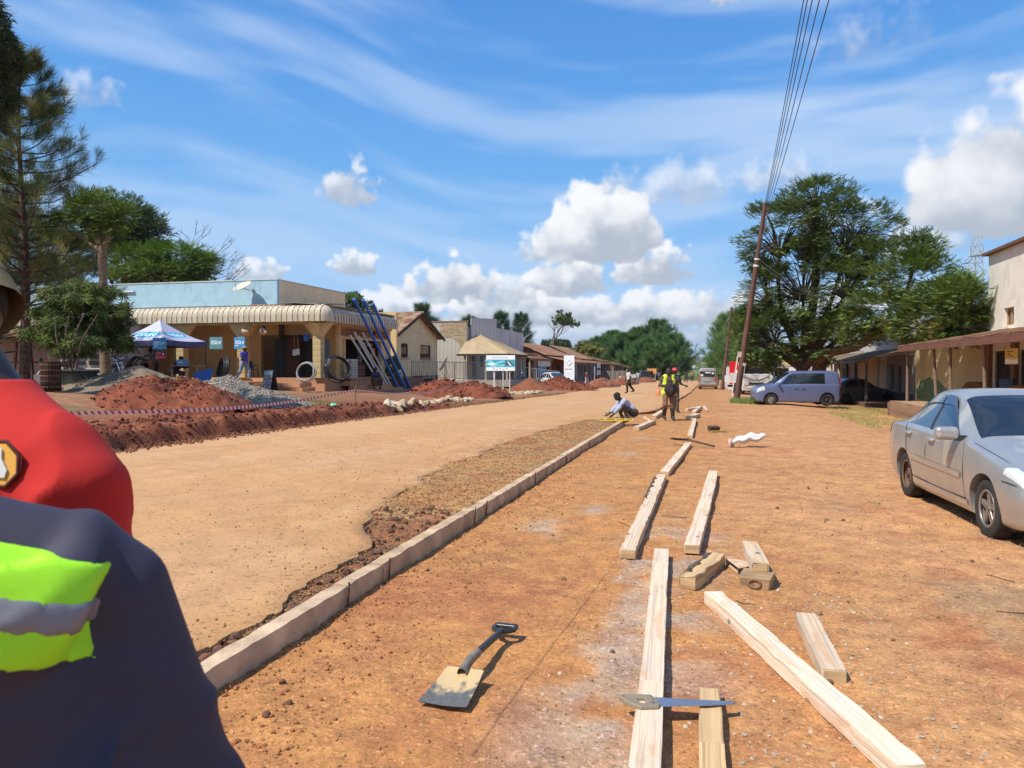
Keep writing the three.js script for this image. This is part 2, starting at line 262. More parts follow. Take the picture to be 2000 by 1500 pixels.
function groundColor(s, t) {
  if (t < leftEdge(s) + 0.1) {
    const k = sm(-13, -17.5, t), q = fbm(s * 0.7, t * 0.7, 4), edge = sm(cutT(s) + 0.05, cutT(s) + 0.4, t);
    let c = mix3(C_CLAY, [0.38, 0.125, 0.055], sm(0.35, 0.7, fbm(s * 2.5, t * 2.5, 4)));
    c = mix3(c, [0.52, 0.3, 0.16], edge * 0.75);
    c = mix3(c, mix3([0.5, 0.26, 0.13], [0.36, 0.15, 0.07], q), Math.max(k, sm(30, 38, s)));
    return mix3(c, [0.17, 0.17, 0.05], 0.8 * sm(0.62, 0.74, fbm(s * 0.6 + 31, t * 0.6, 4)) * sm(-14, -17, t));
  }
  const q = fbm(s * 0.55 + 3, t * 0.55, 4), q2 = fbm(s * 2.1, t * 2.1 + 11, 4), q3 = fbm(s * 6, t * 6 + 21, 3);
  if (t < KERB_T - 0.07) { let c = mix3(C_GRAVEL, C_RED, sm(0.45, 0.7, q2)); if (s < 7.6) c = mix3(c, [0.33, 0.115, 0.055], 0.65); return mix3(c, C_OCHRE, 0.6 * sm(0.4, 0.65, q) * sm(7, 9, s)); }
  let c = mix3(C_ORANGE, C_LOT, sm(-0.9, 1.6, t + (q - 0.5) * 2.4)); c = mix3(c, C_TAN, 0.75 * sm(-0.6, 2.2, t + (fbm(s * 0.3 + 40, t * 0.3, 3) - 0.5) * 5));
  c = mix3(c, C_OCHRE, 0.75 * sm(0.45, 0.66, q2) * sm(5, 7.5, s) * sm(0.6, -0.8, t));
  c = mix3(c, C_RED, 0.8 * sm(0.5, 0.72, q + (q3 - 0.5) * 0.3) * sm(9, 5, s)); c = mix3(c, C_RED, 0.45 * sm(0.58, 0.75, q2));
  const cem = Math.max(sm(0.75, 0.1, Math.abs(t + 0.5 - 0.02 * s)) * sm(0.4, 0.55, q2) * sm(9.5, 7.5, s), sm(0.4, 0, Math.hypot((s - 8) * 0.55, t + 1.75)) * sm(0.35, 0.5, q2), sm(0.28, 0, Math.hypot((s - 9.2) * 0.5, t + 1.35)) * sm(0.35, 0.55, q2), sm(0.5, 0, Math.hypot((s - 15.4) * 0.7, t + 1.65)) * 0.9, sm(0.45, 0, Math.hypot((s - 18.8) * 0.7, t + 1.6)) * 0.9);
  c = mix3(c, C_CEM, 0.78 * cem * (0.45 + 0.9 * (q3 - 0.2)));
  c = mix3(c, [0.42, 0.29, 0.16], 0.55 * sm(0.56, 0.7, fbm(s * 0.9 + 60, t * 1.4, 5)) * sm(0.4, 1.6, t) * sm(12, 9, s));
  return c;
}
const gm = new THREE.MeshStandardMaterial({ vertexColors: true, map: T.dirt, bumpMap: T.dirtBump, bumpScale: 0.016, roughness: 0.97 });
{
  const ss = steps(-14, 2, 1, 11, 0.055, 20, 0.11, 36, 0.22, 70, 0.7, 200, 3), ts = steps(-75, -30, 3, -18, 0.6, -13, 0.22, -10.2, 0.07, -5, 0.6, -4.5, 0.12, 2.2, 0.055, 6.5, 0.11, 12, 0.5, 60, 4);
  struct('ground', grid(ss, ts, gh, groundColor), gm);
}
// the old road: a dust-covered asphalt sheet with broken edges and a real thickness
{
  const ROAD = (s, t) => fall(s) + 0.1 + (fbm(s * 0.4, t * 0.4, 3) - 0.5) * 0.03 + 0.05 * (1 - ((t + 6.8) / 4) ** 2) * 0.6;
  const n = 44, ts = []; for (let j = 0; j <= n; j++) { const k = j / n; ts.push((s) => lerp(leftEdge(s), rightEdge(s), k)); }
  const all = [(s) => leftEdge(s) + 0.015, ...ts, (s) => rightEdge(s) - 0.015];
  const ss = steps(-14, 2, 0.8, 9, 0.05, 26, 0.09, 60, 0.4, 160, 2);
  const g = grid(ss, all, (s, t, j) => (j === 0 || j === n + 2 ? fall(s) + 0.03 : ROAD(s, t)), (s, t) => {
    const q = fbm(s * 0.16 + 4, t * 1.1, 4), q2 = fbm(s * 0.9, t * 0.9 + 14, 4), e = sm(1.6, 0.1, rightEdge(s) - t);
    let c = mix3([0.79, 0.42, 0.175], [0.84, 0.475, 0.22], sm(0.35, 0.65, q)); c = mix3(c, [0.73, 0.4, 0.185], 0.55 * sm(0.5, 0.75, q2)); c = mix3(c, [0.68, 0.34, 0.13], 0.7 * e * sm(0.3, 0.6, fbm(s * 2, t * 2, 3)));
    return mix3(c, [0.74, 0.45, 0.25], 0.3 * sm(0.45, 0.7, fbm(s * 0.25 + 9, t * 0.5, 3)));
  });
  struct('road', g, new THREE.MeshStandardMaterial({ vertexColors: true, map: T.road, bumpMap: T.roadBump, bumpScale: 0.0035, roughness: 0.95 }));
}
// the land beyond the crest: a wooded valley and a far ridge
{
  const R = [190, 230, 280, 350, 430, 520, 640, 780, 950, 1150, 1400, 1700, 2050, 2450, 2900, 3400, 4000, 4700, 5500, 6500, 7500], N = 220, p = [], c = [], uv = [], ix = [];
  R.forEach((r, i) => { for (let j = 0; j <= N; j++) {
    const a = (j / N) * 2 * PI, x = Math.sin(a) * r, z = -Math.cos(a) * r, ahead = sm(0.1, 0.75, Math.cos(a - TH)), m = fbm(Math.cos(a) * 2.4 + 5 + r / 1500, Math.sin(a) * 2.4 + r / 900, 4);
    const low = -12 - 34 * sm(200, 1300, r), ridge = 60 * sm(2600, 5200, r) * (0.6 + 0.8 * m) + 95 * sm(4700, 7000, r) * (0.75 + 0.4 * m);
    const y = lerp(fall(190) - 0.02 * (r - 190), low + ridge + (m - 0.5) * 26 * sm(300, 1500, r), ahead * sm(150, 420, r)) - (i === 0 ? 3 : 0);
    p.push(x, lerp(y, Math.max(y, -30 + ridge), 1 - ahead), z); uv.push(x, z);
    const k = fbm(x / 130, z / 130, 4), k2 = fbm(x / 420 + 8, z / 420, 4), q = mix3(mix3([0.03, 0.06, 0.018], [0.075, 0.12, 0.035], k), [0.26, 0.2, 0.09], 0.7 * sm(0.54, 0.68, k2)); c.push(...q);
    if (i && j) { const b = i * (N + 1) + j; ix.push(b - N - 2, b - 1, b, b - N - 2, b, b - N - 1); }
  } });
  for (let i = 0; i < ix.length; i += 3) [ix[i + 1], ix[i + 2]] = [ix[i + 2], ix[i + 1]];
  const g = new THREE.BufferGeometry(); g.setAttribute('position', new THREE.Float32BufferAttribute(p, 3)); g.setAttribute('color', new THREE.Float32BufferAttribute(c, 3)); g.setAttribute('uv', new THREE.Float32BufferAttribute(uv, 2)); g.setIndex(ix); g.computeVertexNormals();
  struct('hills', g, new THREE.MeshStandardMaterial({ vertexColors: true, roughness: 1 }));
}
scene.fog = new THREE.FogExp2(new THREE.Color().setRGB(0.55, 0.72, 0.95), 0.00009);

// ---------------------------------------------------------------- building helpers
function wallG(w, h, holes = [], depth = 0.2, x0 = 0, y0 = 0, top) {    // a wall with real openings; faces +z, left bottom corner at x0, y0; holes [x, y, w, h]
  const s = new THREE.Shape((top ?? [[0, 0], [w, 0], [w, h], [0, h]]).map(([x, y]) => new THREE.Vector2(x + x0, y + y0)));
  for (const [x, y, a, b] of holes) s.holes.push(new THREE.Path([[x, y], [x, y + b], [x + a, y + b], [x + a, y]].map(([p, q]) => new THREE.Vector2(p + x0, q + y0))));
  return new THREE.ExtrudeGeometry(s, { depth, bevelEnabled: false }).translate(0, 0, -depth);
}
const toRoad = (g) => g.rotateY(PI / 2);                                // a wall facing us becomes a wall facing the road; its x runs away from us
function frameG(w, h, b, d) { return [box(w, b, d, w / 2, b / 2, 0), box(w, b, d, w / 2, h - b / 2, 0), box(b, h - 2 * b, d, b / 2, h / 2, 0), box(b, h - 2 * b, d, w - b / 2, h / 2, 0)]; }
function windowOf(parent, w, h, x, y, z, road, { fm = metalM(0.25, 0.22, 0.2), panes = 2, bars = 0, glass = GLASS, barM } = {}) {
  const f = mesh('window', frameG(w, h, 0.05, 0.06), fm, parent, V(x, y, z)); if (road) f.rotation.y = PI / 2;
  for (let i = 0; i < panes; i++) mesh('pane', box((w - 0.1) / panes - 0.02, h - 0.1, 0.012, 0.05 + (w - 0.1) * (i + 0.5) / panes, h / 2, -0.015), glass, f);
  for (let i = 1; i < panes; i++) mesh('glazing_bar', box(0.025, h - 0.1, 0.03, 0.05 + (w - 0.1) * i / panes, h / 2, 0), fm, f);
  for (let i = 0; i < bars; i++) mesh('security_bar', bar(V(0.05 + (w - 0.1) * (i + 0.5) / bars, 0.02, 0.05), V(0.05 + (w - 0.1) * (i + 0.5) / bars, h - 0.02, 0.05), 0.012, 0.012, 5), barM ?? fm, f);
  return f;
}
// ribbed metal roofing between an eave a-b and a ridge d-c, one mesh for each sheet
const corrCache = {};
function roofOf(parent, a, b, c, d, n, ms, name = 'roof_sheet', waves = 7) {
  const R = mulberry(Math.round(a.x * 91 + b.z * 37 + n)), ab = b.clone().sub(a), dc = c.clone().sub(d), nrm = ab.clone().cross(d.clone().sub(a)).normalize(); if (nrm.y < 0) nrm.negate();
  for (let i = 0; i < n; i++) {
    const p = a.clone().addScaledVector(ab, i / n), q = a.clone().addScaledVector(ab, (i + 1.04) / n), r = d.clone().addScaledVector(dc, (i + 1.04) / n), t = d.clone().addScaledVector(dc, i / n), len = p.distanceTo(t), w = p.distanceTo(q);
    const lift = 0.006 + (i % 2) * 0.012 + R() * 0.008;
    const g = sheet(waves * 4, 2, (u, v) => { const k = lift + 0.011 * Math.cos(u * waves * 2 * PI), e = p.clone().lerp(q, u), f = t.clone().lerp(r, u), o = e.lerp(f, v).addScaledVector(nrm, k); return [o.x, o.y, o.z, u * w + i * w, v * len]; });
    mesh(name, g, ms[Math.floor(R() * ms.length)], parent);
  }
}
const RUSTY = [[0.5, 0.5, 0.5], [0.42, 0.4, 0.38], [0.56, 0.5, 0.44], [0.46, 0.36, 0.3]].map(([r, g, b]) => M(L(r, g, b), { map: T.rust, rough: 0.7, side: true }));
const TANROOF = [[0.46, 0.34, 0.2], [0.42, 0.31, 0.18], [0.5, 0.37, 0.22]].map(([r, g, b]) => M(L(r, g, b), { map: T.plaster, rough: 0.75, side: true }));
const ORANGE_ROOF = [[0.42, 0.17, 0.08], [0.46, 0.22, 0.11], [0.5, 0.33, 0.2]].map(([r, g, b]) => M(L(r, g, b), { map: T.streak, rough: 0.75, side: true }));
function canvasTex(w, h, draw) { const c = document.createElement('canvas'); c.width = w; c.height = h; const x = c.getContext('2d'); draw(x, w, h); const t = new THREE.CanvasTexture(c); t.colorSpace = THREE.SRGBColorSpace; t.magFilter = THREE.LinearFilter; return t; }
function panelWith(name, w, h, d, t, back, parent, pos, { rough = 0.45 } = {}) {        // a flat board whose printed face looks along +z
  const o = mesh(name, box(w, h, d), back, parent, pos);
  const f = new THREE.PlaneGeometry(w - 0.01, h - 0.01).translate(0, 0, d / 2 + 0.003); mesh('printed_face', f, new THREE.MeshStandardMaterial({ map: t, roughness: rough }), o); return o;
}
const logoSign = (bg, sub) => canvasTex(256, 200, (x, w, h) => { x.fillStyle = bg; x.fillRect(0, 0, w, h); x.fillStyle = '#f4f8fb'; x.font = 'bold 88px sans-serif'; x.fillText('DSt', 26, 120); x.font = 'italic bold 88px sans-serif'; x.fillText('v', 176, 120); x.beginPath(); x.moveTo(196, 118); x.lineTo(236, 64); x.lineTo(226, 64); x.lineTo(190, 108); x.fill(); if (sub) { x.fillRect(28, 140, 70, 12); } });

// ---------------------------------------------------------------- the yellow hardware shop with the blue parapet
const S0 = 34.4, T0 = -18.7;
{
  const b = thing('hardware_shop', 'yellow hardware shop with pale blue parapet and curved ribbed veranda roof', 'shop', P(S0, T0, 0));
  const YEL = wall(0.86, 0.62, 0.3), ORG = wall(0.76, 0.4, 0.1), CREAM = wall(0.8, 0.58, 0.28), BLUE = wall(0.42, 0.63, 0.76), BEIGE = wall(0.9, 0.71, 0.45), FLOOR = wall(0.58, 0.29, 0.15);
  mesh('terrace', [box(15.5, 0.75, 3.4, -10.2, 0.675, 1.7), box(27, 0.9, 11.5, -13.3, 0.75, -5.7)], FLOOR, b);
  const st = mulberry(9);                                               // uneven masonry of the terrace edge
  const stones = [0, 1, 2].map((k) => rock(40 + k, 0.2, 1, 0.8)), SM = [wall(0.2, 0.12, 0.075), wall(0.26, 0.17, 0.11), wall(0.17, 0.1, 0.07)];
  for (let i = 0; i < 44; i++) for (let k = 0; k < 2; k++) { const o = mesh('stone', stones[(i + k) % 3], SM[(i * 7 + k) % 3], b, V(-17.7 + i * 0.35 + st() * 0.1, 0.56 + k * 0.27, 3.36)); o.rotation.set(st() * 3, st() * 3, st() * 3); }
  // steps down towards the road corner
  [[-4.6, 0.9, 4.9, 1.6], [-4.4, 0.7, 5.2, 2.2], [-4.2, 0.52, 5.6, 2.8]].forEach(([x, y, w, z], i) => { mesh('step', wob(box(w, 0.2, 1.1 + i * 0.1, x + w / 2 - 0.2, y, 1.0 + z - 0.9).toNonIndexed(), 0.03, 2, i), FLOOR, b); });
  [[0.5, 0.9, 3.5], [0.95, 0.7, 4.2], [1.4, 0.5, 4.8]].forEach(([x, y, w]) => mesh('step', box(0.55, 0.22, w, x, y, -1.6 - w / 2), FLOOR, b));
  mesh('plinth', wob(box(1.1, 0.5, 3.2, 0.7, 0.85, -9.2), 0.02, 2, 4), wall(0.24, 0.13, 0.08), b);
  // walls: the front one stands back behind the veranda
  mesh('front_wall', wallG(23.6, 3.3, [[9.9, 0, 0.85, 2.45], [7.1, 0.9, 1.2, 1.3], [18.6, 0, 2.9, 2.3]], 0.2, -23.9, 1.2).translate(0, 0, -3), YEL, b);
  mesh('painted_bay', box(3.0, 3.28, 0.03, -15.55, 2.85, -2.98), ORG, b); mesh('painted_bay', box(2.0, 3.28, 0.03, -12.1, 2.85, -2.98), ORG, b);
  const door = mesh('door', box(0.82, 2.4, 0.05, -13.57, 2.4, -3.17), woodM(0.06, 0.035, 0.022), b); mesh('handle', cyl(0.02, 0.02, 0.1, -13.25, 2.3, -3.12, 6), STEEL, door);
  mesh('doorway_frame', frameG(0.95, 2.5, 0.07, 0.12).map((g) => g.translate(-14.05, 1.2, -3.0)), wall(0.5, 0.3, 0.12), b);
  // pierced block screen left of the door: its blocks one by one
  { const g = join([box(0.24, 0.05, 0.1, 0, 0.1, 0), box(0.05, 0.2, 0.1, -0.1, 0, 0), box(0.05, 0.2, 0.1, 0.1, 0, 0), box(0.1, 0.04, 0.08, 0.02, -0.02, 0)]), m = [wall(0.56, 0.33, 0.12), wall(0.6, 0.37, 0.15)];
    for (let j = 0; j < 11; j++) for (let i = 0; i < 5; i++) mesh('screen_block', g, m[(i * 3 + j) % 2], b, V(-15.15 + i * 0.235, 1.32 + j * 0.222, -2.9)); mesh('screen_backing', box(1.2, 2.5, 0.04, -14.67, 2.43, -2.955), wall(0.42, 0.21, 0.06), b); }
  windowOf(b, 1.2, 1.3, -16.8, 2.1, -3.06, false, { bars: 5, panes: 2 });
  mesh('side_wall', toRoad(wallG(6.6, 3.1, [[0.35, 0, 4.9, 2.05], [0.18, 2.2, 3.5, 0.44], [4.05, 2.2, 2.25, 0.44]], 0.22, 0, 1.2)).translate(-0.15, 0, -2.2), CREAM, b);
  mesh('back_wall', box(23, 4, 0.2, -12, 3.2, -10.6), YEL, b); mesh('end_wall', box(0.2, 3.6, 8, -23.8, 3, -6.8), YEL, b);
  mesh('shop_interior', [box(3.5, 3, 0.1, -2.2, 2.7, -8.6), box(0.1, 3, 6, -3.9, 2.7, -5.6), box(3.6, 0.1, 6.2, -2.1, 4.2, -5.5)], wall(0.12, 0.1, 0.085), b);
  // vent blocks over the shop opening, each with its cross
  { const g = join([box(0.05, 0.42, 0.06, -0.22, 0, 0), box(0.39, 0.05, 0.06, 0, 0.185, 0), box(0.39, 0.05, 0.06, 0, -0.185, 0), box(0.05, 0.32, 0.06, 0, 0, 0), box(0.34, 0.05, 0.06, 0, 0, 0), box(0.08, 0.08, 0.07, 0.07, 0.08, 0), box(0.08, 0.08, 0.07, -0.07, -0.08, 0)]), m = wall(0.5, 0.22, 0.12);
    for (let i = 0; i < 13; i++) { if (i === 8) continue; const o = mesh('vent_block', g, m, b, V(-0.085, 3.62, -2.6 - i * 0.455)); o.rotation.y = PI / 2; } }
  // brick-faced columns with haunched heads
  for (const x of [-0.15, -4.4, -8, -12, -16]) {
    const c = mesh('column', box(0.4, 2.1, 0.4, 0, 1.05, 0), wall(0.5, 0.38, 0.17), b, V(x, 1.2, 0));
    const g = box(0.425, 0.082, 0.425), cm = [wall(0.66, 0.52, 0.25), wall(0.6, 0.46, 0.21), wall(0.7, 0.56, 0.29)];
    for (let k = 0; k < 22; k++) mesh('brick_course', g, cm[(k * 5 + 3) % 3], c, V(0, 0.06 + k * 0.095, 0));
    mesh('haunch', prism([[-0.22, 0], [0.22, 0], [0.75, 0.62], [-0.75, 0.62]], 0.36).translate(0, 2.1, 0.18), YEL, c);
    if (x > -1) mesh('haunch', prism([[-0.2, 0], [0.2, 0], [0.7, 0.6], [-0.7, 0.6]], 0.34).rotateY(PI / 2).translate(0.17, 2.1, 0), YEL, c);
  }
  mesh('veranda_beam', [box(24, 0.36, 0.38, -11.9, 4.08, 0), box(0.38, 0.355, 8.4, -0.15, 4.08, -4.4)], CREAM, b);
  mesh('ceiling', box(24, 0.05, 3, -11.9, 4.24, -1.6), wall(0.82, 0.72, 0.52), b);
  // the curved roof, panel by panel: down from the parapet, then round a bullnose to the drip edge
  const prof = []; prof.push([-2.0, 4.98]); prof.push([-0.2, 4.86]); for (let k = 0; k <= 7; k++) { const a = (k / 7) * PI / 2; prof.push([0.05 + 0.5 * Math.sin(a), 4.28 + 0.52 * Math.cos(a)]); } prof.push([0.55, 3.98]);
  const panel = (w) => sheet(3, prof.length - 1, (u, v) => { const [z, y] = prof[Math.round(v * (prof.length - 1))], k = Math.sin(u * PI) * 0.02; return [(u - 0.5) * w, y + k * 0.8, z + k * 0.6, u * w, v * 3]; });
  const cp = panel(0.285), PM = [[0.68, 0.58, 0.42], [0.63, 0.53, 0.37], [0.72, 0.63, 0.48]].map(([r, g, b2]) => M(L(r, g, b2), { map: T.streak, rough: 0.6, side: true }));
  for (let i = 0; i < 80; i++) mesh('roof_panel', cp, PM[(i * 7) % 3], b, V(0.1 - i * 0.3, 0, 0.05));
  const seam = prof.map(([z, y]) => V(0, y + 0.004, z)), sg = tube(seam, 0.021, 4, 12), DK = M(L(0.1, 0.085, 0.07), { rough: 0.8 });
  for (let i = 0; i < 81; i++) mesh('roof_seam', sg, DK, b, V(0.25 - i * 0.3, 0.01, 0.055));
  for (let i = 0; i < 29; i++) { const o = mesh('roof_panel', cp, PM[(i * 5) % 3], b, V(-0.12, 0, 0.1 - i * 0.3)); o.rotation.y = PI / 2; const q = mesh('roof_seam', sg, DK, b, V(-0.115, 0.01, -0.05 - i * 0.3)); q.rotation.y = PI / 2; }
  mesh('hip_cap', sheet(4, prof.length - 1, (u, v) => { const [z, y] = prof[Math.round(v * (prof.length - 1))], a = u * PI / 2; return [0.12 + Math.sin(a) * Math.max(0, z), y + 0.01, 0.06 + Math.cos(a) * Math.max(0, z)]; }), PM[0], b);
  mesh('roof_deck', [box(4.2, 0.08, 8.6, -1.9, 4.86, -4.4, 0, 0, -0.02)], RUSTY[2], b);
  mesh('parapet', [box(20.4, 1.65, 0.22, -13.8, 5.55, -2.0)], BLUE, b); mesh('parapet_return', [box(0.22, 1.63, 7.6, -3.71, 5.55, -5.91)], BEIGE, b);
  mesh('coping', [box(20.5, 0.05, 0.28, -13.8, 6.4, -2.0), box(0.28, 0.048, 7.6, -3.71, 6.4, -5.95)], wall(0.7, 0.72, 0.7), b); mesh('flashing', box(20.3, 0.09, 0.04, -13.85, 5.0, -1.87), wall(0.68, 0.66, 0.6), b);
  mesh('roof_slab', box(20, 0.1, 7.6, -13.9, 5.2, -6), CONC, b);
}
// tube lamp and dishes on the parapet
{ const t = thing('tube_lamp', 'white fluorescent tube lamp fixed to the blue parapet', 'lamp', P(S0 + 1.86, T0 - 13.1, 5.95)); mesh('tube', cyl(0.03, 0.03, 1.15, 0, 0, 0.06, 8, 0, PI / 2), WHITE, t); mesh('batten', box(1.2, 0.06, 0.05, 0, 0.03, 0.02), paint(0.6, 0.6, 0.58), t); mesh('cable', tube([V(0.05, 0, 0.01), V(0.06, -0.25, 0.01), V(0.08, -0.5, 0.01)], 0.012, 5), M(L(0.25, 0.3, 0.35)), t); }
function dish(label, pos, turn, tilt, arm, r = 0.45, post = 0) {
  const d = thing('satellite_dish', label, 'satellite dish', pos, turn, 'satellite dishes');
  const bowl = mesh('reflector', join([lathe([[0, 0], [r * 0.3, 0.012], [r * 0.6, 0.05], [r * 0.85, 0.1], [r, 0.14], [r + 0.012, 0.135], [r * 0.85, 0.092], [r * 0.6, 0.04], [0, -0.012]], 32).rotateX(PI / 2)]), M(L(0.66, 0.62, 0.5), { map: T.plaster, rough: 0.5, side: true }), d, V(0, 0, arm)); bowl.rotation.x = tilt; bowl.scale.x = 0.92;
  const tip = V(0, -r * 0.55 * Math.cos(tilt) , 0.5); mesh('feed_arm', bar(V(0, -r * 0.9, 0.08), V(0, -r * 0.55, 0.52), 0.012), STEEL, bowl); mesh('feed_horn', [cyl(0.03, 0.04, 0.1, 0, -r * 0.5, 0.56, 8, PI / 2.4)], paint(0.5, 0.5, 0.48), bowl);
  mesh('mount', [bar(V(0, -0.02, arm), V(0, -0.08, Math.max(0.02, arm - 0.5)), 0.025), box(0.12, 0.2, 0.04, 0, -0.08, 0.02)], STEEL, d); if (post) mesh('post', bar(V(0, -0.02, 0), V(0, -post, 0), 0.04), metalM(0.05, 0.04, 0.04), d); return d;
}
dish('cream satellite dish on a bracket high on the blue parapet', P(S0 + 1.85, T0 - 5.0, 5.9), -TH - 0.25, -1.0, 0.7, 0.52);
dish('cream satellite dish on a post above the striped tent', P(30.2, -27.3, 4.0), -TH - 0.5, -1.05, 0.08, 0.62, 3.0);
dish('cream satellite dish lying low in front of the pipe coil', P(29.6, -26.6, 2.5), -TH + 0.45, -1.25, 0.08, 0.55, 1.5);
// the promotion tent
{
  const g = thing('gazebo_tent', 'navy and grey printed canopy tent in front of the yellow shop', 'tent', P(30.9, -25.2, 1.02)), w = 1.42, top = 1.95;
  for (const [x, z] of [[-w, -w], [w, -w], [-w, w], [w, w]]) mesh('leg', bar(V(x, 0, z), V(x, top + 0.05, z), 0.022), metalM(0.05, 0.05, 0.055), g);
  const print = (side) => canvasTex(256, 256, (x) => { x.fillStyle = '#b3b4cb'; x.fillRect(0, 0, 256, 256); x.fillStyle = '#3fa7c9'; x.beginPath(); x.ellipse(128, 150, 62, 34, 0, 0, 7); x.fill(); x.fillStyle = '#eef4f7'; x.font = 'bold 44px sans-serif'; x.fillText('DStv', 78, 166); x.fillStyle = '#c9c6c4'; x.fillRect(70, 200, 120, 7); x.fillStyle = '#2c2f55'; x.fillRect(0, 246, 256, 10); });
  const pt = print(), side = new THREE.MeshStandardMaterial({ map: pt, roughness: 0.8, side: THREE.DoubleSide });
  for (let k = 0; k < 4; k++) { const o = mesh('canopy_panel', sheet(10, 10, (u, v) => { const q = 1 - v, x = (u - 0.5) * 2 * (w + 0.06) * q, z = (w + 0.06) * q, y = top + 1.0 * Math.pow(v, 1.15) - 0.07 * Math.sin(PI * v) - 0.05 * Math.sin(u * PI) * q; return [x, y, z, 0.5 + (u - 0.5) * q, v]; }), side, g); o.rotation.y = k * PI / 2;
    const f = mesh('valance', sheet(16, 3, (u, v) => [(u - 0.5) * 2 * (w + 0.06), top - 0.05 * Math.sin(u * PI) - v * 0.24, w + 0.065 + 0.02 * Math.sin(u * 19 + k) * v]), M(L(0.1, 0.1, 0.2), { map: T.cloth, side: true }), g); f.rotation.y = k * PI / 2; }
}
// signs by the tent
{
  const mk = (label, s, t, y, w, h, bg, sub, post) => { const g = thing('shop_sign', label, 'sign', P(s, t, y)); panelWith('sign_board', w, h, 0.05, logoSign(bg, sub), paint(0.3, 0.5, 0.6), g, V(0, 0, 0)); if (post) mesh('post', bar(V(-w / 2 + 0.02, h / 2, -0.04), V(-w / 2 + 0.02, -post, -0.04), 0.025), metalM(0.06, 0.05, 0.05), g); return g; };
  mk('bright blue rounded sign with white lettering on a pole under the tent edge', 28.9, -23.6, 2.78, 0.66, 0.5, '#2f9ad6', true, 1.8);
  mk('faded teal sign with white lettering hanging under the veranda', 33.6, -24.1, 2.95, 0.72, 0.6, '#5d8f94', false, 0);
  mk('small blue lettered sign fixed beside the brick column', 33.75, -22.85, 2.95, 0.62, 0.58, '#4d8cc0', true, 0);
  const g = thing('red_poster', 'dark red printed poster below the bright blue sign', 'poster', P(28.92, -23.55, 2.28)); panelWith('poster_board', 0.52, 0.34, 0.02, canvasTex(128, 84, (x) => { x.fillStyle = '#5f1730'; x.fillRect(0, 0, 128, 84); x.fillStyle = '#b3273f'; x.fillRect(0, 52, 128, 32); x.fillStyle = '#d96a86'; x.fillRect(10, 12, 60, 8); x.fillRect(10, 28, 44, 7); x.fillStyle = '#e9c4c9'; x.fillRect(84, 24, 22, 16); }), paint(0.3, 0.1, 0.12), g, V(0, 0, 0));
}
// tables, benches, pots under the tent
{
  const WD = woodM(0.3, 0.16, 0.075), LW = woodM(0.5, 0.34, 0.18);
  const tb = (label, s, t, y, w, d, h, m) => { const g = thing('trestle_table', label, 'table', P(s, t, y)); mesh('table_top', box(w, 0.04, d, 0, h, 0), m, g); for (const [x, z] of [[-1, -1], [1, -1], [-1, 1], [1, 1]]) mesh('leg', box(0.05, h - 0.02, 0.05, x * (w / 2 - 0.08), h / 2 - 0.01, z * (d / 2 - 0.06)), m, g); return g; };
  tb('pale wooden table beside the seated man under the tent', 29.5, -22.6, 1.02, 1.45, 0.6, 0.78, LW);
  tb('brown work table behind the low satellite dish', 31.2, -26.2, 1.02, 1.2, 0.6, 0.95, WD);
  for (const [s, t, lab] of [[29.6, -25.2, 'rough wooden bench near the post of the low dish'], [29.5, -24.4, 'rough wooden bench beside the seated man']]) { const g = thing('wooden_bench', lab, 'bench', P(s, t, 1.02), -TH + 0.1); mesh('seat', box(1.1, 0.05, 0.28, 0, 0.42, 0), WD, g); for (const x of [-0.45, 0.45]) { mesh('leg', box(0.06, 0.42, 0.24, x, 0.21, 0), LW, g); mesh('brace', beam(V(x, 0.1, 0), V(x * 0.3, 0.38, 0), 0.05, 0.05), LW, g); } }
  const bx = thing('blue_box', 'small blue carton standing on the pale table', 'box', P(29.45, -22.85, 1.82)); panelWith('carton', 0.42, 0.26, 0.26, canvasTex(64, 48, (x) => { x.fillStyle = '#5d93c4'; x.fillRect(0, 0, 64, 48); x.fillStyle = '#dfe8ee'; x.fillRect(12, 18, 34, 9); }), paint(0.12, 0.28, 0.5), bx, V(0, 0.13, 0));
  const bs = thing('blue_board', 'bright blue slanted board behind the gravel heap', 'board', P(28.6, -21.2, 1.0)); mesh('board', box(0.9, 0.7, 0.04, 0, 0.3, 0, -0.5, 0, 0.2), paint(0.03, 0.14, 0.5), bs); mesh('prop', beam(V(0, 0.5, -0.05), V(0, 0, -0.5), 0.04, 0.04), WD, bs);
}

// ---------------------------------------------------------------- stock of the hardware shop
function coilG(R, n, r, spread, seed) { const q = mulberry(seed), a = []; for (let k = 0; k < n; k++) { const rr0 = R * (0.82 + 0.18 * q()), z = (k / (n - 1) - 0.5) * spread, pts = []; for (let i = 0; i < 14; i++) { const f = (i / 14) * 2 * PI; pts.push(V(Math.cos(f) * rr0 * (1 + 0.02 * (q() - 0.5)), Math.sin(f) * rr0, z + 0.02 * (q() - 0.5))); } a.push(pts); } return a.map((p) => tube(p, r, 6, 40, true)); }
function coil(label, pos, turn, lean, R, n, r, spread, m, seed, tie = true) {
  const g = thing('pipe_coil', label, 'pipe coil', pos, turn, 'coils of pipe at the hardware shop'), in0 = new THREE.Group(); const o = mesh('loops', coilG(R, n, r, spread, seed), m, g); o.position.y = R + r; o.rotation.x = lean;
  if (tie) for (const a of [0.4, 2.6, 4.4]) mesh('tie', new THREE.TorusGeometry(r * 1.5 + spread / 2, 0.01, 5, 14).scale(0.5, 1, 1).rotateY(PI / 2).rotateX(0).translate(0, 0, 0).rotateZ(a).translate(Math.cos(a) * R * 0.92, Math.sin(a) * R * 0.92, 0), M(L(0.5, 0.5, 0.48)), o); return g;
}
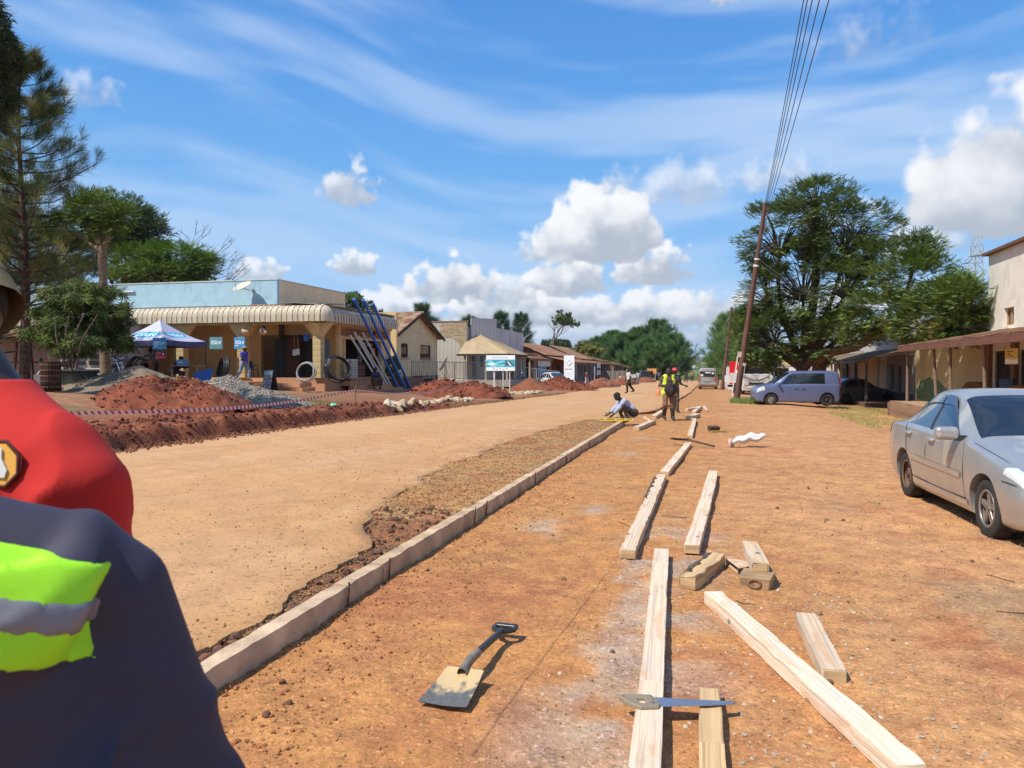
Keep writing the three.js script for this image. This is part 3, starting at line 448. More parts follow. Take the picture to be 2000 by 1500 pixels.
{
  const BLK = M(L(0.02, 0.02, 0.022), { rough: 0.45 }), GRY = M(L(0.34, 0.35, 0.35), { rough: 0.45 });
  coil('grey pipe coil leaning on the brick corner column', P(33.0, -18.75, 0.98), -TH + 0.1, -0.22, 0.5, 9, 0.022, 0.2, GRY, 3);
  coil('large black pipe coil standing at the shop opening', P(34.3, -17.75, 0.95), -TH + 0.9, -0.18, 0.68, 12, 0.024, 0.36, BLK, 5);
  coil('loose black pipe coil behind the low satellite dish', P(31.5, -27.0, 1.02), -TH - 0.2, -0.2, 0.62, 10, 0.02, 0.34, BLK, 8);
  coil('black pipe coil leaning by the tent leg and brick column', P(32.6, -23.0, 1.02), -TH - 0.7, -0.2, 0.62, 8, 0.026, 0.26, BLK, 11);
  // pipes leaning on the eave, one thing each
  const blue = M(L(0.02, 0.12, 0.5), { rough: 0.35 }), pvc = M(L(0.56, 0.56, 0.53), { rough: 0.4 });
  const pipe = (name, label, a, b, r, m, grp) => { const g = thing(name, label, 'pipe', a, 0, grp); const d = b.clone().sub(a); mesh('pipe_body', bar(V(0, 0, 0), d, r, r, 12), m, g); const k = d.clone().normalize(); mesh('socket', bar(d.clone().addScaledVector(k, -0.22), d.clone().addScaledVector(k, 0.03), r * 1.22, r * 1.22, 12), m, g); };
  pipe('blue_pipe', 'long blue pipe leaning on the eave, touching the white pipes', P(41.0, -17.3, 0.33), P(36.6, -18.0, 5.25), 0.075, blue); pipe('blue_pipe', 'middle one of three long blue pipes leaning on the eave', P(41.9, -17.3, 0.33), P(37.7, -18.0, 5.3), 0.075, blue); pipe('blue_pipe', 'long blue pipe leaning on the eave, closest to the cream house', P(42.7, -17.3, 0.33), P(38.9, -18.0, 5.2), 0.075, blue);
  for (let i = 0; i < 4; i++) pipe('white_pipe', 'white plastic pipe leaning in front of the shop opening', P(39.0 + i * 0.42, -17.5, 0.6), P(37.0 + i * 0.5, -18.45, 3.4 + (i % 2) * 0.2), 0.055, pvc, 'white pipes leaning at the shop opening');
  // sheets and boards
  const lean = (name, label, s, t, y, w, h, m, ry, rx = -0.12) => { const g = thing(name, label, 'board', P(s, t, y), -TH + ry); mesh('panel', box(w, h, 0.03, 0, h / 2, 0, rx), m, g); mesh('edge_strip', box(w + 0.01, 0.03, 0.04, 0, h, -h * Math.sin(-rx) * 1, rx), m, g); };
  lean('metal_sheet', 'dull grey metal sheet leaning behind the brick corner column', 35.0, -19.0, 1.2, 0.75, 1.95, metalM(0.12, 0.12, 0.125), 0.5);
  lean('door_leaf', 'black door leaf leaning on the yellow front wall', 36.9, -22.5, 1.2, 0.8, 2.05, M(L(0.02, 0.02, 0.025), { rough: 0.5 }), 0); lean('door_leaf', 'brown door leaf leaning beside the black one', 36.7, -21.6, 1.2, 0.75, 2.15, woodM(0.12, 0.05, 0.03), 0.1); lean('door_leaf', 'dark door leaf standing at the corner doorway', 36.9, -20.6, 1.2, 0.75, 2.05, M(L(0.018, 0.016, 0.016), { rough: 0.6 }), 0);
  // hanging goods under the beam
  const hang = (label, s, t, y, gs) => { const g = thing('hanging_goods', label, 'goods', P(s, t, y)); gs.forEach(([n, ge, m]) => mesh(n, ge, m, g)); };
  const cone = (x, y, k, rz) => lathe([[0.06, 0], [0.2, 0.3], [0.21, 0.3], [0.07, -0.02]], 14).rotateZ(rz).translate(x, y, k);
  hang('cream and black feed baskets hanging under the veranda beam', 34.1, -22.3, 3.55, [['basket', cone(-0.25, 0, 0, 1.7), M(L(0.6, 0.42, 0.26), { side: true })], ['basket', cone(0.3, 0.05, 0, -1.5), M(L(0.03, 0.03, 0.03), { side: true })], ['basket', cone(0.75, -0.1, 0, 1.2), M(L(0.55, 0.38, 0.24), { side: true })], ['cord', tube([V(-0.4, 0.3, 0), V(0.2, 0.2, 0), V(0.9, 0.25, 0)], 0.01, 4), BLACK]]);
  hang('shovels hanging by their handles at the corner doorway', 34.6, -20.3, 2.6, [['handle', bar(V(0, 0, 0), V(-0.02, 1.1, 0), 0.018), woodM(0.4, 0.28, 0.16)], ['handle', bar(V(0.2, 0.05, 0), V(0.15, 1.1, 0), 0.018), woodM(0.4, 0.28, 0.16)], ['blade', rbox(0.22, 0.32, 0.03, 0.01, 0, -0.12, 0), STEEL], ['blade', rbox(0.22, 0.32, 0.03, 0.01, 0.2, -0.08, 0.04), STEEL]]);
  hang('bright blue plastic bucket hanging beside the shovels', 34.7, -19.7, 3.05, [['bucket', lathe([[0, 0], [0.12, 0], [0.17, 0.34], [0.16, 0.34], [0.11, 0.02]], 16), M(L(0.02, 0.12, 0.5), { rough: 0.4, side: true })], ['handle', new THREE.TorusGeometry(0.16, 0.01, 5, 12, PI).translate(0, 0.34, 0), STEEL]]);
  hang('shovel hanging inside the dark shop opening', 38.6, -18.75, 2.3, [['handle', bar(V(0, 0, 0), V(0, 0.9, 0), 0.018), STEEL], ['handle', bar(V(0.12, 0, 0), V(0.1, 0.9, 0), 0.018), STEEL], ['blade', rbox(0.24, 0.34, 0.03, 0.01, 0.06, -0.15, 0), STEEL]]);
  hang('row of work gloves and straps hanging over the opening', 39.2, -18.65, 3.0, [0, 1, 2, 3, 4, 5].map((i) => ['glove', rbox(0.05, 0.2, 0.12, 0.02, 0, -0.03 * (i % 2), -0.9 + i * 0.24), i % 3 ? M(L(0.55, 0.52, 0.47)) : M(L(0.4, 0.08, 0.05))]));
  hang('red and orange packets hanging at the far side of the opening', 40.4, -18.7, 2.7, [0, 1, 2, 3].map((i) => ['packet', rbox(0.04, 0.26, 0.2, 0.02, 0, -0.25 * (i >> 1), -0.12 + 0.24 * (i & 1)), [M(L(0.5, 0.06, 0.03)), M(L(0.6, 0.2, 0.05))][i & 1]]));
  for (let i = 0; i < 7; i++) { const o = mesh('cement_bag', wob(new RoundedBoxGeometry(0.5, 0.16, 0.72, 5, 0.07), 0.02, 6, i), M(L(0.5, 0.47, 0.42), { map: T.cloth }), null, P(36.9 + (i % 2) * 0.05, -18.35, 1.2 + i * 0.148)); o.rotation.y = -TH + 0.1 * Math.sin(i * 3); tag(o, 'white paper sack in the pile at the shop opening', 'sack', 'sacks piled at the shop opening'); }
  for (let i = 0; i < 6; i++) { const g = thing('paint_tin', 'dark paint tin stacked inside the shop opening', 'tin', P(38.2 + (i % 3) * 0.42, -18.75, 1.2 + Math.floor(i / 3) * 0.36), 0, 'paint tins in the shop opening'); mesh('can', cyl(0.16, 0.16, 0.34, 0, 0.17, 0, 16), M(L(0.05, 0.045, 0.05), { rough: 0.4 }), g); mesh('label_band', cyl(0.163, 0.163, 0.14, 0, 0.17, 0, 16), M(L(0.35, 0.08, 0.07)), g); mesh('lid', cyl(0.15, 0.15, 0.015, 0, 0.347, 0, 16), STEEL, g); }
  { const g = thing('plastic_chair', 'black plastic chair beside the black door leaf', 'chair', P(34.9, -22.9, 1.2), -TH + 1.2); const m = M(L(0.02, 0.02, 0.02), { rough: 0.4 }); mesh('seat', rbox(0.42, 0.03, 0.42, 0.012, 0, 0.43, 0), m, g); mesh('backrest', sheet(8, 6, (u, v) => [(u - 0.5) * 0.42 * (1 - 0.35 * v * v), 0.46 + v * 0.42, -0.2 - v * 0.08 + 0.06 * (2 * u - 1) ** 2]), M(L(0.02, 0.02, 0.02), { rough: 0.4, side: true }), g); for (const [x, z] of [[-1, -1], [1, -1], [-1, 1], [1, 1]]) mesh('leg', bar(V(x * 0.19, 0.43, z * 0.19), V(x * 0.23, 0, z * 0.23), 0.022), m, g); for (const x of [-0.21, 0.21]) mesh('armrest', tube([V(x, 0.43, 0.18), V(x, 0.64, 0.14), V(x, 0.66, -0.2)], 0.018, 5), m, g); }
  { const g = thing('sandwich_board', 'folding picture board standing on the steps', 'sign board', P(30.6, -19.3, 0.62), -TH - 0.25); const t = canvasTex(128, 224, (x) => { x.fillStyle = '#6f8b99'; x.fillRect(0, 0, 128, 224); for (let i = 0; i < 60; i++) { x.fillStyle = ['#a9bcc4', '#4e6470', '#b8563f', '#c9c2b6', '#7d3f38'][i % 5]; x.beginPath(); x.arc((i * 47) % 128, 60 + (i * 83) % 150, 6 + (i % 4) * 3, 0, 7); x.fill(); } x.fillStyle = '#d8dfe2'; x.fillRect(14, 16, 100, 26); x.fillStyle = '#38505c'; x.fillRect(22, 24, 84, 9); });
    const f = panelWith('front_leaf', 0.55, 1.0, 0.03, t, woodM(0.12, 0.07, 0.05), g, V(0.1, 0.49, 0.12)); f.rotation.x = -0.2; const r = mesh('rear_leaf', box(0.55, 1.0, 0.03, 0.1, 0.49, -0.16, 0.2), woodM(0.12, 0.07, 0.05), g); }
}

// ---------------------------------------------------------------- the cream gable house
{
  const b = thing('gable_house', 'cream gable house with rusty roof beside the hardware shop', 'house', P(46.3, -20, 0)), CR = wall(0.82, 0.66, 0.4), W = 8.2;
  mesh('gable_wall', toRoad(wallG(W, 4, [[1.25, 1.25, 1.2, 0.95], [4.7, 1.25, 2.1, 0.95], [3.55, 2.94, 0.1, 0.12], [4.05, 2.94, 0.1, 0.12], [4.55, 2.94, 0.1, 0.12]], 0.22, 0, 1.15, [[0, 0], [W, 0], [W, 2.85], [W / 2, 4.25], [0, 2.85]])), CR, b); mesh('near_wall', wallG(8, 2.85, [[5.6, 1.2, 1.0, 1]], 0.2, -8, 1.15), CR, b); mesh('far_wall', box(8, 2.85, 0.2, -4, 2.57, -W + 0.1), CR, b);
  mesh('plinth', [box(8.1, 0.95, W + 0.1, -4, 0.68, -W / 2)], wall(0.045, 0.04, 0.04), b); windowOf(b, 1.2, 0.95, -0.08, 2.4, -1.25, true, { bars: 6, fm: metalM(0.12, 0.09, 0.07) }); windowOf(b, 2.1, 0.95, -0.08, 2.4, -4.7, true, { bars: 9, panes: 3, fm: metalM(0.12, 0.09, 0.07) });
  windowOf(b, 1, 1, -2.4, 2.35, -0.08, false, { bars: 5 }); 
  for (const [z, w] of [[-1.85, 1.35], [-5.75, 2.25]]) mesh('sill', box(0.14, 0.06, w, 0.06, 2.36, z), CONC, b);
  const o = 0.45; roofOf(b, V(-8.4, 3.82, o), V(o, 3.82, o), V(o, 5.55, -W / 2), V(-8.4, 5.55, -W / 2), 10, RUSTY); roofOf(b, V(o, 3.82, -W - o), V(-8.4, 3.82, -W - o), V(-8.4, 5.55, -W / 2), V(o, 5.55, -W / 2), 10, RUSTY);
  for (const k of [0, 1]) mesh('barge_board', beam(V(o, 3.76, k ? -W - o : o), V(o, 5.5, -W / 2), 0.05, 0.2), woodM(0.05, 0.035, 0.03), b); mesh('ridge_cap', cyl(0.09, 0.09, 8.9, -3.95, 5.56, -W / 2, 8, 0, PI / 2), RUSTY[0], b);
}
function railing(label, a, c, h, n, m, chev) {
  const g = thing('railing', label, 'railing', a, 0), d = c.clone().sub(a), at = (k, y) => V(d.x * k, d.y * k + y, d.z * k); mesh('top_rail', bar(at(0, h), at(1, h), 0.025), m, g); mesh('bottom_rail', bar(at(0, 0.12), at(1, 0.12), 0.02), m, g);
  const bal = bar(V(0, 0.1, 0), V(0, h, 0), 0.014, 0.014, 5), post = bar(V(0, -0.1, 0), V(0, h + 0.05, 0), 0.03, 0.03, 6); for (let i = 0; i <= n; i++) { const q = i % 6 === 0; mesh(q ? 'post' : 'baluster', q ? post : bal, m, g, at(i / n, 0)); }
  if (chev) for (let i = 0; i < n; i += 3) mesh('chevron', [bar(at(i / n, 0.15), at((i + 1.5) / n, 0.5), 0.012, 0.012, 4), bar(at((i + 1.5) / n, 0.5), at((i + 3) / n, 0.15), 0.012, 0.012, 4)], m, g); return g;
}
{ const m = metalM(0.3, 0.29, 0.28); railing('grey metal railing in front of the cream gable house', P(43.5, -17.6, 0.95), P(50.2, -17.2, 0.95), 1.15, 24, m, true); railing('grey metal railing in front of the grey wall', P(50.4, -17.2, 0.85), P(57, -16.2, 0.85), 1.25, 30, m); railing('white stair railing beside the blue painted shop', P(62.5, -15.2, 0.75), P(68.5, -13.4, 0.35), 1.0, 18, paint(0.6, 0.6, 0.58)); }
dish('white satellite dish seen edge-on by the grey wall', P(52.5, -18.6, 1.9), -TH - 1.35, -0.5, 0.08, 0.6, 1.5);

// ---------------------------------------------------------------- the tall grey building with sheet-clad front
{
  const b = thing('grey_store', 'tall grey rendered store with pale sheet cladding and exposed bricks', 'shop', P(58.6, -19, 0)), G = wall(0.58, 0.53, 0.45, T.streak), LAV = [[0.66, 0.62, 0.63], [0.6, 0.56, 0.58], [0.7, 0.66, 0.66]].map(([r, g, c]) => M(L(r, g, c), { map: T.streak, rough: 0.7, side: true }));
  mesh('side_wall', wallG(9, 4.9, [], 0.25, -9, 0.5), G, b); mesh('front_wall', toRoad(wallG(18.5, 4.5, [[1.2, 0.4, 1.0, 2.1], [3.4, 1.2, 1.3, 1.3], [8.2, 0.9, 1.1, 1.7]], 0.25, 0.25, 0.5)), G, b); mesh('back_wall', box(0.25, 4.5, 18, -8.9, 2.7, -9.2), G, b);
  const bg = box(0.25, 0.085, 0.05), bm = [wall(0.56, 0.43, 0.26), wall(0.5, 0.36, 0.21), wall(0.6, 0.47, 0.31)], q = mulberry(21);   // bricks where the render has fallen off
  for (let j = 0; j < 22; j++) for (let i = 0; i < 8; i++) { const x = -2.15 + i * 0.27 + (j % 2) * 0.12; if (j < 11 && x < -1.25 + (11 - j) * 0.1) continue; if (q() < 0.08) continue; mesh('brick', bg, bm[Math.floor(q() * 3)], b, V(x, 3.15 + j * 0.1, 0.012)); }
  for (let i = 0; i < 14; i++) mesh('cladding_sheet', box(0.04, 2.2 - (i > 9 ? 0.1 : 0), 1.0, 0.06 + (i % 2) * 0.012, 4.2, -4.9 - i * 1.02), LAV[(i * 5) % 3], b);
  mesh('parapet_cap', [box(9.2, 0.08, 0.34, -4.5, 5.44, -0.12), box(0.34, 0.08, 18.4, -0.1, 5.3, -9.4)], wall(0.3, 0.2, 0.13), b);
  { const d = mesh('door', box(0.05, 2.05, 0.9, -0.12, 1.95, -1.95), woodM(0.16, 0.1, 0.06), b); mesh('panel_gap', box(0.02, 1.6, 0.03, -0.088, 1.95, -1.95), DARK, d); } windowOf(b, 1.3, 1.3, -0.1, 1.7, -3.65, true, { bars: 4, fm: WHITE }); windowOf(b, 1.1, 1.7, -0.1, 1.4, -8.45, true, { fm: WHITE, panes: 2 });
  // porch under a hipped roof
  const x1 = 3.9, z0 = 1.6, z1 = -4.6, y0 = 2.78, y1 = 4.3;
  roofOf(b, V(-0.2, y0, z0), V(x1, y0, z0), V(0.9, y1, -0.8), V(-0.1, y1, -0.8), 5, TANROOF); roofOf(b, V(x1, y0, z0), V(x1, y0, z1), V(0.9, y1, -2.6), V(0.9, y1, -0.8), 6, TANROOF); mesh('ridge_cap', [bar(V(x1, y0 + 0.03, z0), V(0.9, y1 + 0.03, -0.8), 0.07, 0.07, 6), bar(V(0.9, y1 + 0.03, -0.8), V(0.9, y1 + 0.03, -2.6), 0.07, 0.07, 6)], TANROOF[0], b);
  mesh('porch_fascia', [box(4.2, 0.16, 0.05, 1.8, y0 - 0.07, z0), box(0.05, 0.16, 6.2, x1, y0 - 0.07, -1.5)], woodM(0.06, 0.045, 0.04), b); for (const [x, z] of [[3.7, 1.4], [2.0, 1.4], [3.7, -1.4], [3.7, -4.4], [0.3, 1.4]]) mesh('porch_post', box(0.13, 2.05, 0.13, x, 1.7, z), wall(0.5, 0.42, 0.33), b); mesh('porch_floor', box(4.3, 0.5, 6.4, 1.9, 0.5, -1.5), CONC, b);
  mesh('porch_screen', box(0.06, 1.9, 2.6, 3.6, 1.75, -2.9), wall(0.2, 0.18, 0.17), b); windowOf(b, 0.9, 1.6, 3.65, 1.0, -3.3, true, { fm: WHITE, panes: 1 });
  const hp = mesh('hoarding', box(2.4, 1.9, 0.08, 0, 0, 0), LAV[2], b, V(1.0, 4.75, -1.4)); hp.rotation.y = 0.85; mesh('hoarding_edge', frameG(2.44, 1.94, 0.06, 0.1).map((g) => g.translate(-1.22, -0.97, 0)), LAV[0], hp);
}
// project board in front of it
{
  const g = thing('project_board', 'white and turquoise project board on white legs behind a red mound', 'sign board', P(48.3, -13.35, 0));
  panelWith('board', 1.95, 1.02, 0.05, canvasTex(512, 268, (x, w, h) => { x.fillStyle = '#eef3f4'; x.fillRect(0, 0, w, h); x.fillStyle = '#3aa9c4'; x.fillRect(0, 74, w, 132); x.fillStyle = '#8fd4e2'; for (let i = 0; i < 14; i++) { x.beginPath(); x.ellipse((i * 97) % 330, 90 + (i * 41) % 110, 46, 13, 0, 0, 7); x.fill(); } x.fillStyle = '#e3f1f3'; x.beginPath(); x.ellipse(96, 150, 70, 26, 0, 0, 7); x.fill(); x.fillStyle = '#55606a'; x.beginPath(); x.moveTo(330, 180); x.lineTo(350, 96); x.lineTo(420, 92); x.lineTo(505, 176); x.fill(); x.fillStyle = '#cfd8dc'; x.beginPath(); x.moveTo(372, 110); x.lineTo(398, 104); x.lineTo(462, 180); x.lineTo(420, 184); x.fill(); x.fillStyle = '#5d666e'; for (let i = 0; i < 22; i++) x.fillRect(118 + i * 12.4, 36 + (i * 7 % 3), 9 - (i % 3), 11); x.fillStyle = '#3d4750'; for (let i = 0; i < 5; i++) { x.fillRect(118 + i * 58, 226 + (i % 2) * 14, 34, 8); } }), WHITE, g, V(0, 2.02, 0));
  for (const x of [-0.45, 0.15, 0.6]) mesh('leg', box(x < 0 ? 0.1 : 0.05, 1.6, 0.05, x, 0.8, -0.06), WHITE, g);
}
// ---------------------------------------------------------------- the shops farther down, road side
function smallShop(label, s0, s1, t, h, wm, rm, { ver = 2.2, eave = 2.5, ridge = 1.2, doors = 2, post = wall(0.5, 0.4, 0.3), dm = woodM(0.06, 0.05, 0.05), depth = 7 } = {}) {
  const b = thing('small_shop', label, 'shop', P(s0, t, 0)), Ln = s1 - s0, holes = [], R = mulberry(Math.round(s0 * 10)); for (let i = 0; i < doors; i++) holes.push([Ln * (i + 0.5) / doors - 0.9, 0.3, 0.9, 2.0], [Ln * (i + 0.5) / doors + 0.3, 1.1, 1.1, 1.1]);
  const y0 = fall(s0) + 0.1; b.position.y = y0; mesh('front_wall', toRoad(wallG(Ln, h, holes.map(([x, y, w, q]) => [clamp(x, 0.2, Ln - w - 0.2), y, w, q]), 0.2)), wm, b); mesh('near_wall', wallG(depth, h, [], 0.2, -depth, 0, [[0, 0], [depth, 0], [depth, h], [depth / 2, h + ridge], [0, h]]), wm, b); mesh('far_wall', box(depth, h, 0.2, -depth / 2, h / 2, -Ln + 0.1), wm, b); mesh('floor', box(ver + 0.2, 0.25, Ln, ver / 2, 0.12, -Ln / 2), CONC, b);
  for (const [x, y, w, q] of holes) { const xx = clamp(x, 0.2, Ln - w - 0.2); if (y < 0.5) { const d = mesh('door', box(0.05, q, w, -0.12, y + q / 2, -xx - w / 2), dm, b); mesh('handle', box(0.03, 0.12, 0.03, -0.08, y + 1, -xx - w + 0.12), STEEL, d); } else windowOf(b, w, q, -0.1, y, -xx, true, { bars: 4 }); }
  const n = Math.ceil(Ln / 0.9); roofOf(b, V(0.2, h, 0.2), V(0.2, h, -Ln - 0.2), V(-depth / 2, h + ridge, -Ln - 0.2), V(-depth / 2, h + ridge, 0.2), n, rm); roofOf(b, V(-depth - 0.2, h, 0.2), V(-depth - 0.2, h, -Ln - 0.2), V(-depth / 2, h + ridge, -Ln - 0.2), V(-depth / 2, h + ridge, 0.2), n, rm);
  if (ver) { roofOf(b, V(ver, eave, 0.1), V(ver, eave, -Ln - 0.1), V(-0.02, h - 0.15, -Ln - 0.1), V(-0.02, h - 0.15, 0.1), n, rm); mesh('fascia', box(0.05, 0.2, Ln + 0.2, ver + 0.02, eave - 0.06, -Ln / 2), woodM(0.25, 0.16, 0.1), b); for (let i = 0; i <= Math.ceil(Ln / 3); i++) mesh('veranda_post', box(0.12, eave - 0.2, 0.12, ver - 0.15, (eave - 0.2) / 2 + 0.12, -0.2 - (Ln - 0.4) * i / Math.ceil(Ln / 3)), post, b); }
  return b;
}
{
  const b1 = smallShop('low cream shop with a blue painted front beside the white stair railing', 66.5, 76, -17.2, 3.2, wall(0.6, 0.5, 0.34), RUSTY, { ver: 1.6, eave: 2.7, ridge: 0.5, doors: 1 });
  mesh('painted_front', box(0.03, 1.7, 3.4, 1.52, 1.15, -5.2), wall(0.1, 0.27, 0.5), b1); mesh('goods_rack', box(0.3, 1.4, 1.1, 1.7, 0.9, -7.4), wall(0.1, 0.06, 0.05), b1); mesh('white_band', box(0.04, 0.6, 5.6, 1.53, 2.3, -6), wall(0.66, 0.62, 0.52), b1);
  const b2 = smallShop('brown fronted shop with patched orange roof and grey hoarding', 77.5, 93, -16.8, 3.3, wall(0.3, 0.12, 0.06), ORANGE_ROOF, { ver: 3, eave: 2.5, ridge: 1.4, doors: 3, post: wall(0.3, 0.3, 0.33) }); const hb = mesh('hoarding', box(0.1, 1.9, 3.4, 2.6, 4.0, -14.2), M(L(0.3, 0.31, 0.35), { map: T.streak }), b2); hb.rotation.y = 0.5; hb.position.set(-6.2, 0, -3.2);
  const b3 = smallShop('shop with rusty gable roof and white window panels', 95, 108, -16.4, 3.2, wall(0.42, 0.4, 0.4), ORANGE_ROOF, { ver: 2.4, eave: 2.6, ridge: 1.7, doors: 3 }); smallShop('dark blue painted shop with a brown roof at the trees', 110, 124, -16, 3.1, wall(0.03, 0.05, 0.16), RUSTY, { ver: 2.4, eave: 2.6, ridge: 1.0, doors: 3 }); smallShop('small brown roofed shop at the edge of the wood', 127, 137, -15.5, 2.8, wall(0.2, 0.12, 0.08), RUSTY, { ver: 2, eave: 2.3, ridge: 0.8, doors: 2 });
  for (let i = 0; i < 2; i++) for (let j = 0; j < 3; j++) { mesh('white_panel', box(0.06, 0.62, 0.85), WHITE, b3, V(2.45, 2.3 - i * 0.85, -1.2 - j * 1.05)); }
  { const f = thing('wooden_fence', 'weathered vertical board fence beside the gabled shop', 'fence', P(101, -12.6, fall(101) + 0.1)); const bg = box(0.2, 1.7, 0.03, 0, 0.85, 0), bm = [woodM(0.3, 0.25, 0.2), woodM(0.24, 0.2, 0.16), woodM(0.36, 0.3, 0.25)]; for (let i = 0; i < 18; i++) mesh('board', bg, bm[i % 3], f, V(-1.8 + i * 0.21, 0.05 * Math.sin(i * 5), 0)); mesh('rail', box(3.8, 0.08, 0.05, 0, 1.2, -0.04), bm[0], f); }
  { const g = thing('banner_sign', 'tall white banner sign with black word and green foot', 'sign', P(76.2, -13.9, fall(76) + 0.1)); panelWith('banner', 1.06, 3.15, 0.12, canvasTex(256, 760, (x, w, h) => { x.fillStyle = '#f1f4f4'; x.fillRect(0, 0, w, h); x.fillStyle = '#7ac142'; x.fillRect(0, 590, w, 170); x.fillStyle = '#222'; x.fillRect(16, 556, 74, 26); x.save(); x.translate(128, 190); x.rotate(0.78); x.strokeStyle = '#b9c2c4'; x.lineWidth = 12; x.strokeRect(-50, -50, 100, 100); x.fillStyle = '#3f5a63'; x.fillRect(38, -50, 18, 100); x.restore(); x.fillStyle = '#1c1c1c'; x.font = 'bold 56px sans-serif'; x.fillText('access', 34, 350); x.fillStyle = '#cfd6d8'; for (let i = 0; i < 4; i++) x.fillRect(30, 420 + i * 28, 190, 7); }), WHITE, g, V(0, 1.6, 0)); mesh('foot', box(1.2, 0.12, 0.4, 0, 0.06, 0), CONC, g); }
  const sgn = (label, s, t, w, h, y, col, c2) => { const g = thing('road_sign_board', label, 'sign board', P(s, t, fall(s))); panelWith('board', w, h, 0.08, canvasTex(64, 64, (x) => { x.fillStyle = col; x.fillRect(0, 0, 64, 64); x.fillStyle = c2; x.fillRect(8, 14, 40, 7); x.fillRect(8, 30, 30, 7); x.fillRect(8, 44, 44, 6); }), WHITE, g, V(0, y + h / 2, 0)); for (const x of [-0.4, 0.4]) mesh('post', box(0.1, y, 0.1, x * w, y / 2, 0), paint(0.4, 0.38, 0.35), g); };
  sgn('yellow board standing in front of the wood', 128, -9.6, 1.5, 0.9, 1.3, '#d59a55', '#b07a3a'); sgn('tall red and white board standing behind the yellow one', 142, -9.8, 1.9, 1.9, 0.9, '#b5533f', '#e8d9cf'); sgn('small white board leaning at the dark blue shop', 100, -11.2, 0.9, 0.7, 0.35, '#dde6ee', '#9db4c8');
}

// ---------------------------------------------------------------- behind the people: the pink wall with timber props
{
  const b = thing('pink_store', 'pale pink walled store with a tin lean-to and timber props', 'shed', P(31.5, -31.0, 0.9)); mesh('wall', [box(9, 2.6, 0.2, -5.6, 1.3, -1.5)], wall(0.58, 0.43, 0.37), b); roofOf(b, V(-10.2, 2.35, 0.1), V(-1.2, 2.35, 0.1), V(-1.2, 2.9, -1.9), V(-10.2, 2.9, -1.9), 10, RUSTY); for (let i = 0; i < 7; i++) mesh('prop', beam(V(-9.6 + i * 1.25, 0, 0.1), V(-9.8 + i * 1.25 + 0.3 * Math.sin(i * 3), 2.3, -0.1), 0.1, 0.1), woodM(0.14, 0.06, 0.04), b); for (const y of [1.0, 2.1]) mesh('rail', beam(V(-10, y, 0.02), V(-1.6, y + 0.1, 0.0), 0.07, 0.09), woodM(0.12, 0.05, 0.035), b); mesh('cross_brace', beam(V(-5.2, 1.1, 0.15), V(-4.0, 2.2, 0.12), 0.04, 0.06), woodM(0.4, 0.3, 0.2), b);
  const q = thing('concrete_trough', 'dark concrete trough with a pale rim beside the pine', 'trough', P(26.4, -25.6, 1.0)); mesh('trough_body', box(2.6, 0.6, 0.9, 0, 0.3, 0), wall(0.04, 0.045, 0.035), q); mesh('rim', box(2.7, 0.06, 1.0, 0, 0.62, 0), wall(0.42, 0.4, 0.33), q);
  const d = thing('drum_planter', 'rusty pierced metal drum holding the young mango stems', 'planter', P(19.2, -19.6, 0.98), 0); mesh('drum', lathe([[0, 0], [0.28, 0], [0.285, 0.3], [0.3, 0.32], [0.285, 0.34], [0.285, 0.62], [0.3, 0.64], [0.285, 0.66], [0.285, 0.92], [0.27, 0.92], [0.265, 0.1]], 24), M(L(0.11, 0.07, 0.05), { map: T.rust, rough: 0.8, metal: 0.3, side: true }), d); for (let k = 0; k < 5; k++) for (let i = 0; i < 9; i++) { const a = -0.9 + i * 0.28; mesh('rivet_hole', cyl(0.02, 0.02, 0.012, Math.sin(a) * 0.287, 0.15 + k * 0.17, Math.cos(a) * 0.287, 6, PI / 2, 0, a), M(L(0.3, 0.22, 0.16)), d); } mesh('soil', cyl(0.26, 0.26, 0.05, 0, 0.84, 0, 16), wall(0.08, 0.04, 0.025), d);
  const p = thing('concrete_block', 'grey concrete block beside the pierced drum', 'block', P(19.6, -20.3, 1.0), 0.3); mesh('block_body', box(0.45, 0.4, 0.3, 0, 0.3, 0), CONC, p); mesh('block_foot', box(0.5, 0.12, 0.34, 0, 0.06, 0), CONC, p);
}

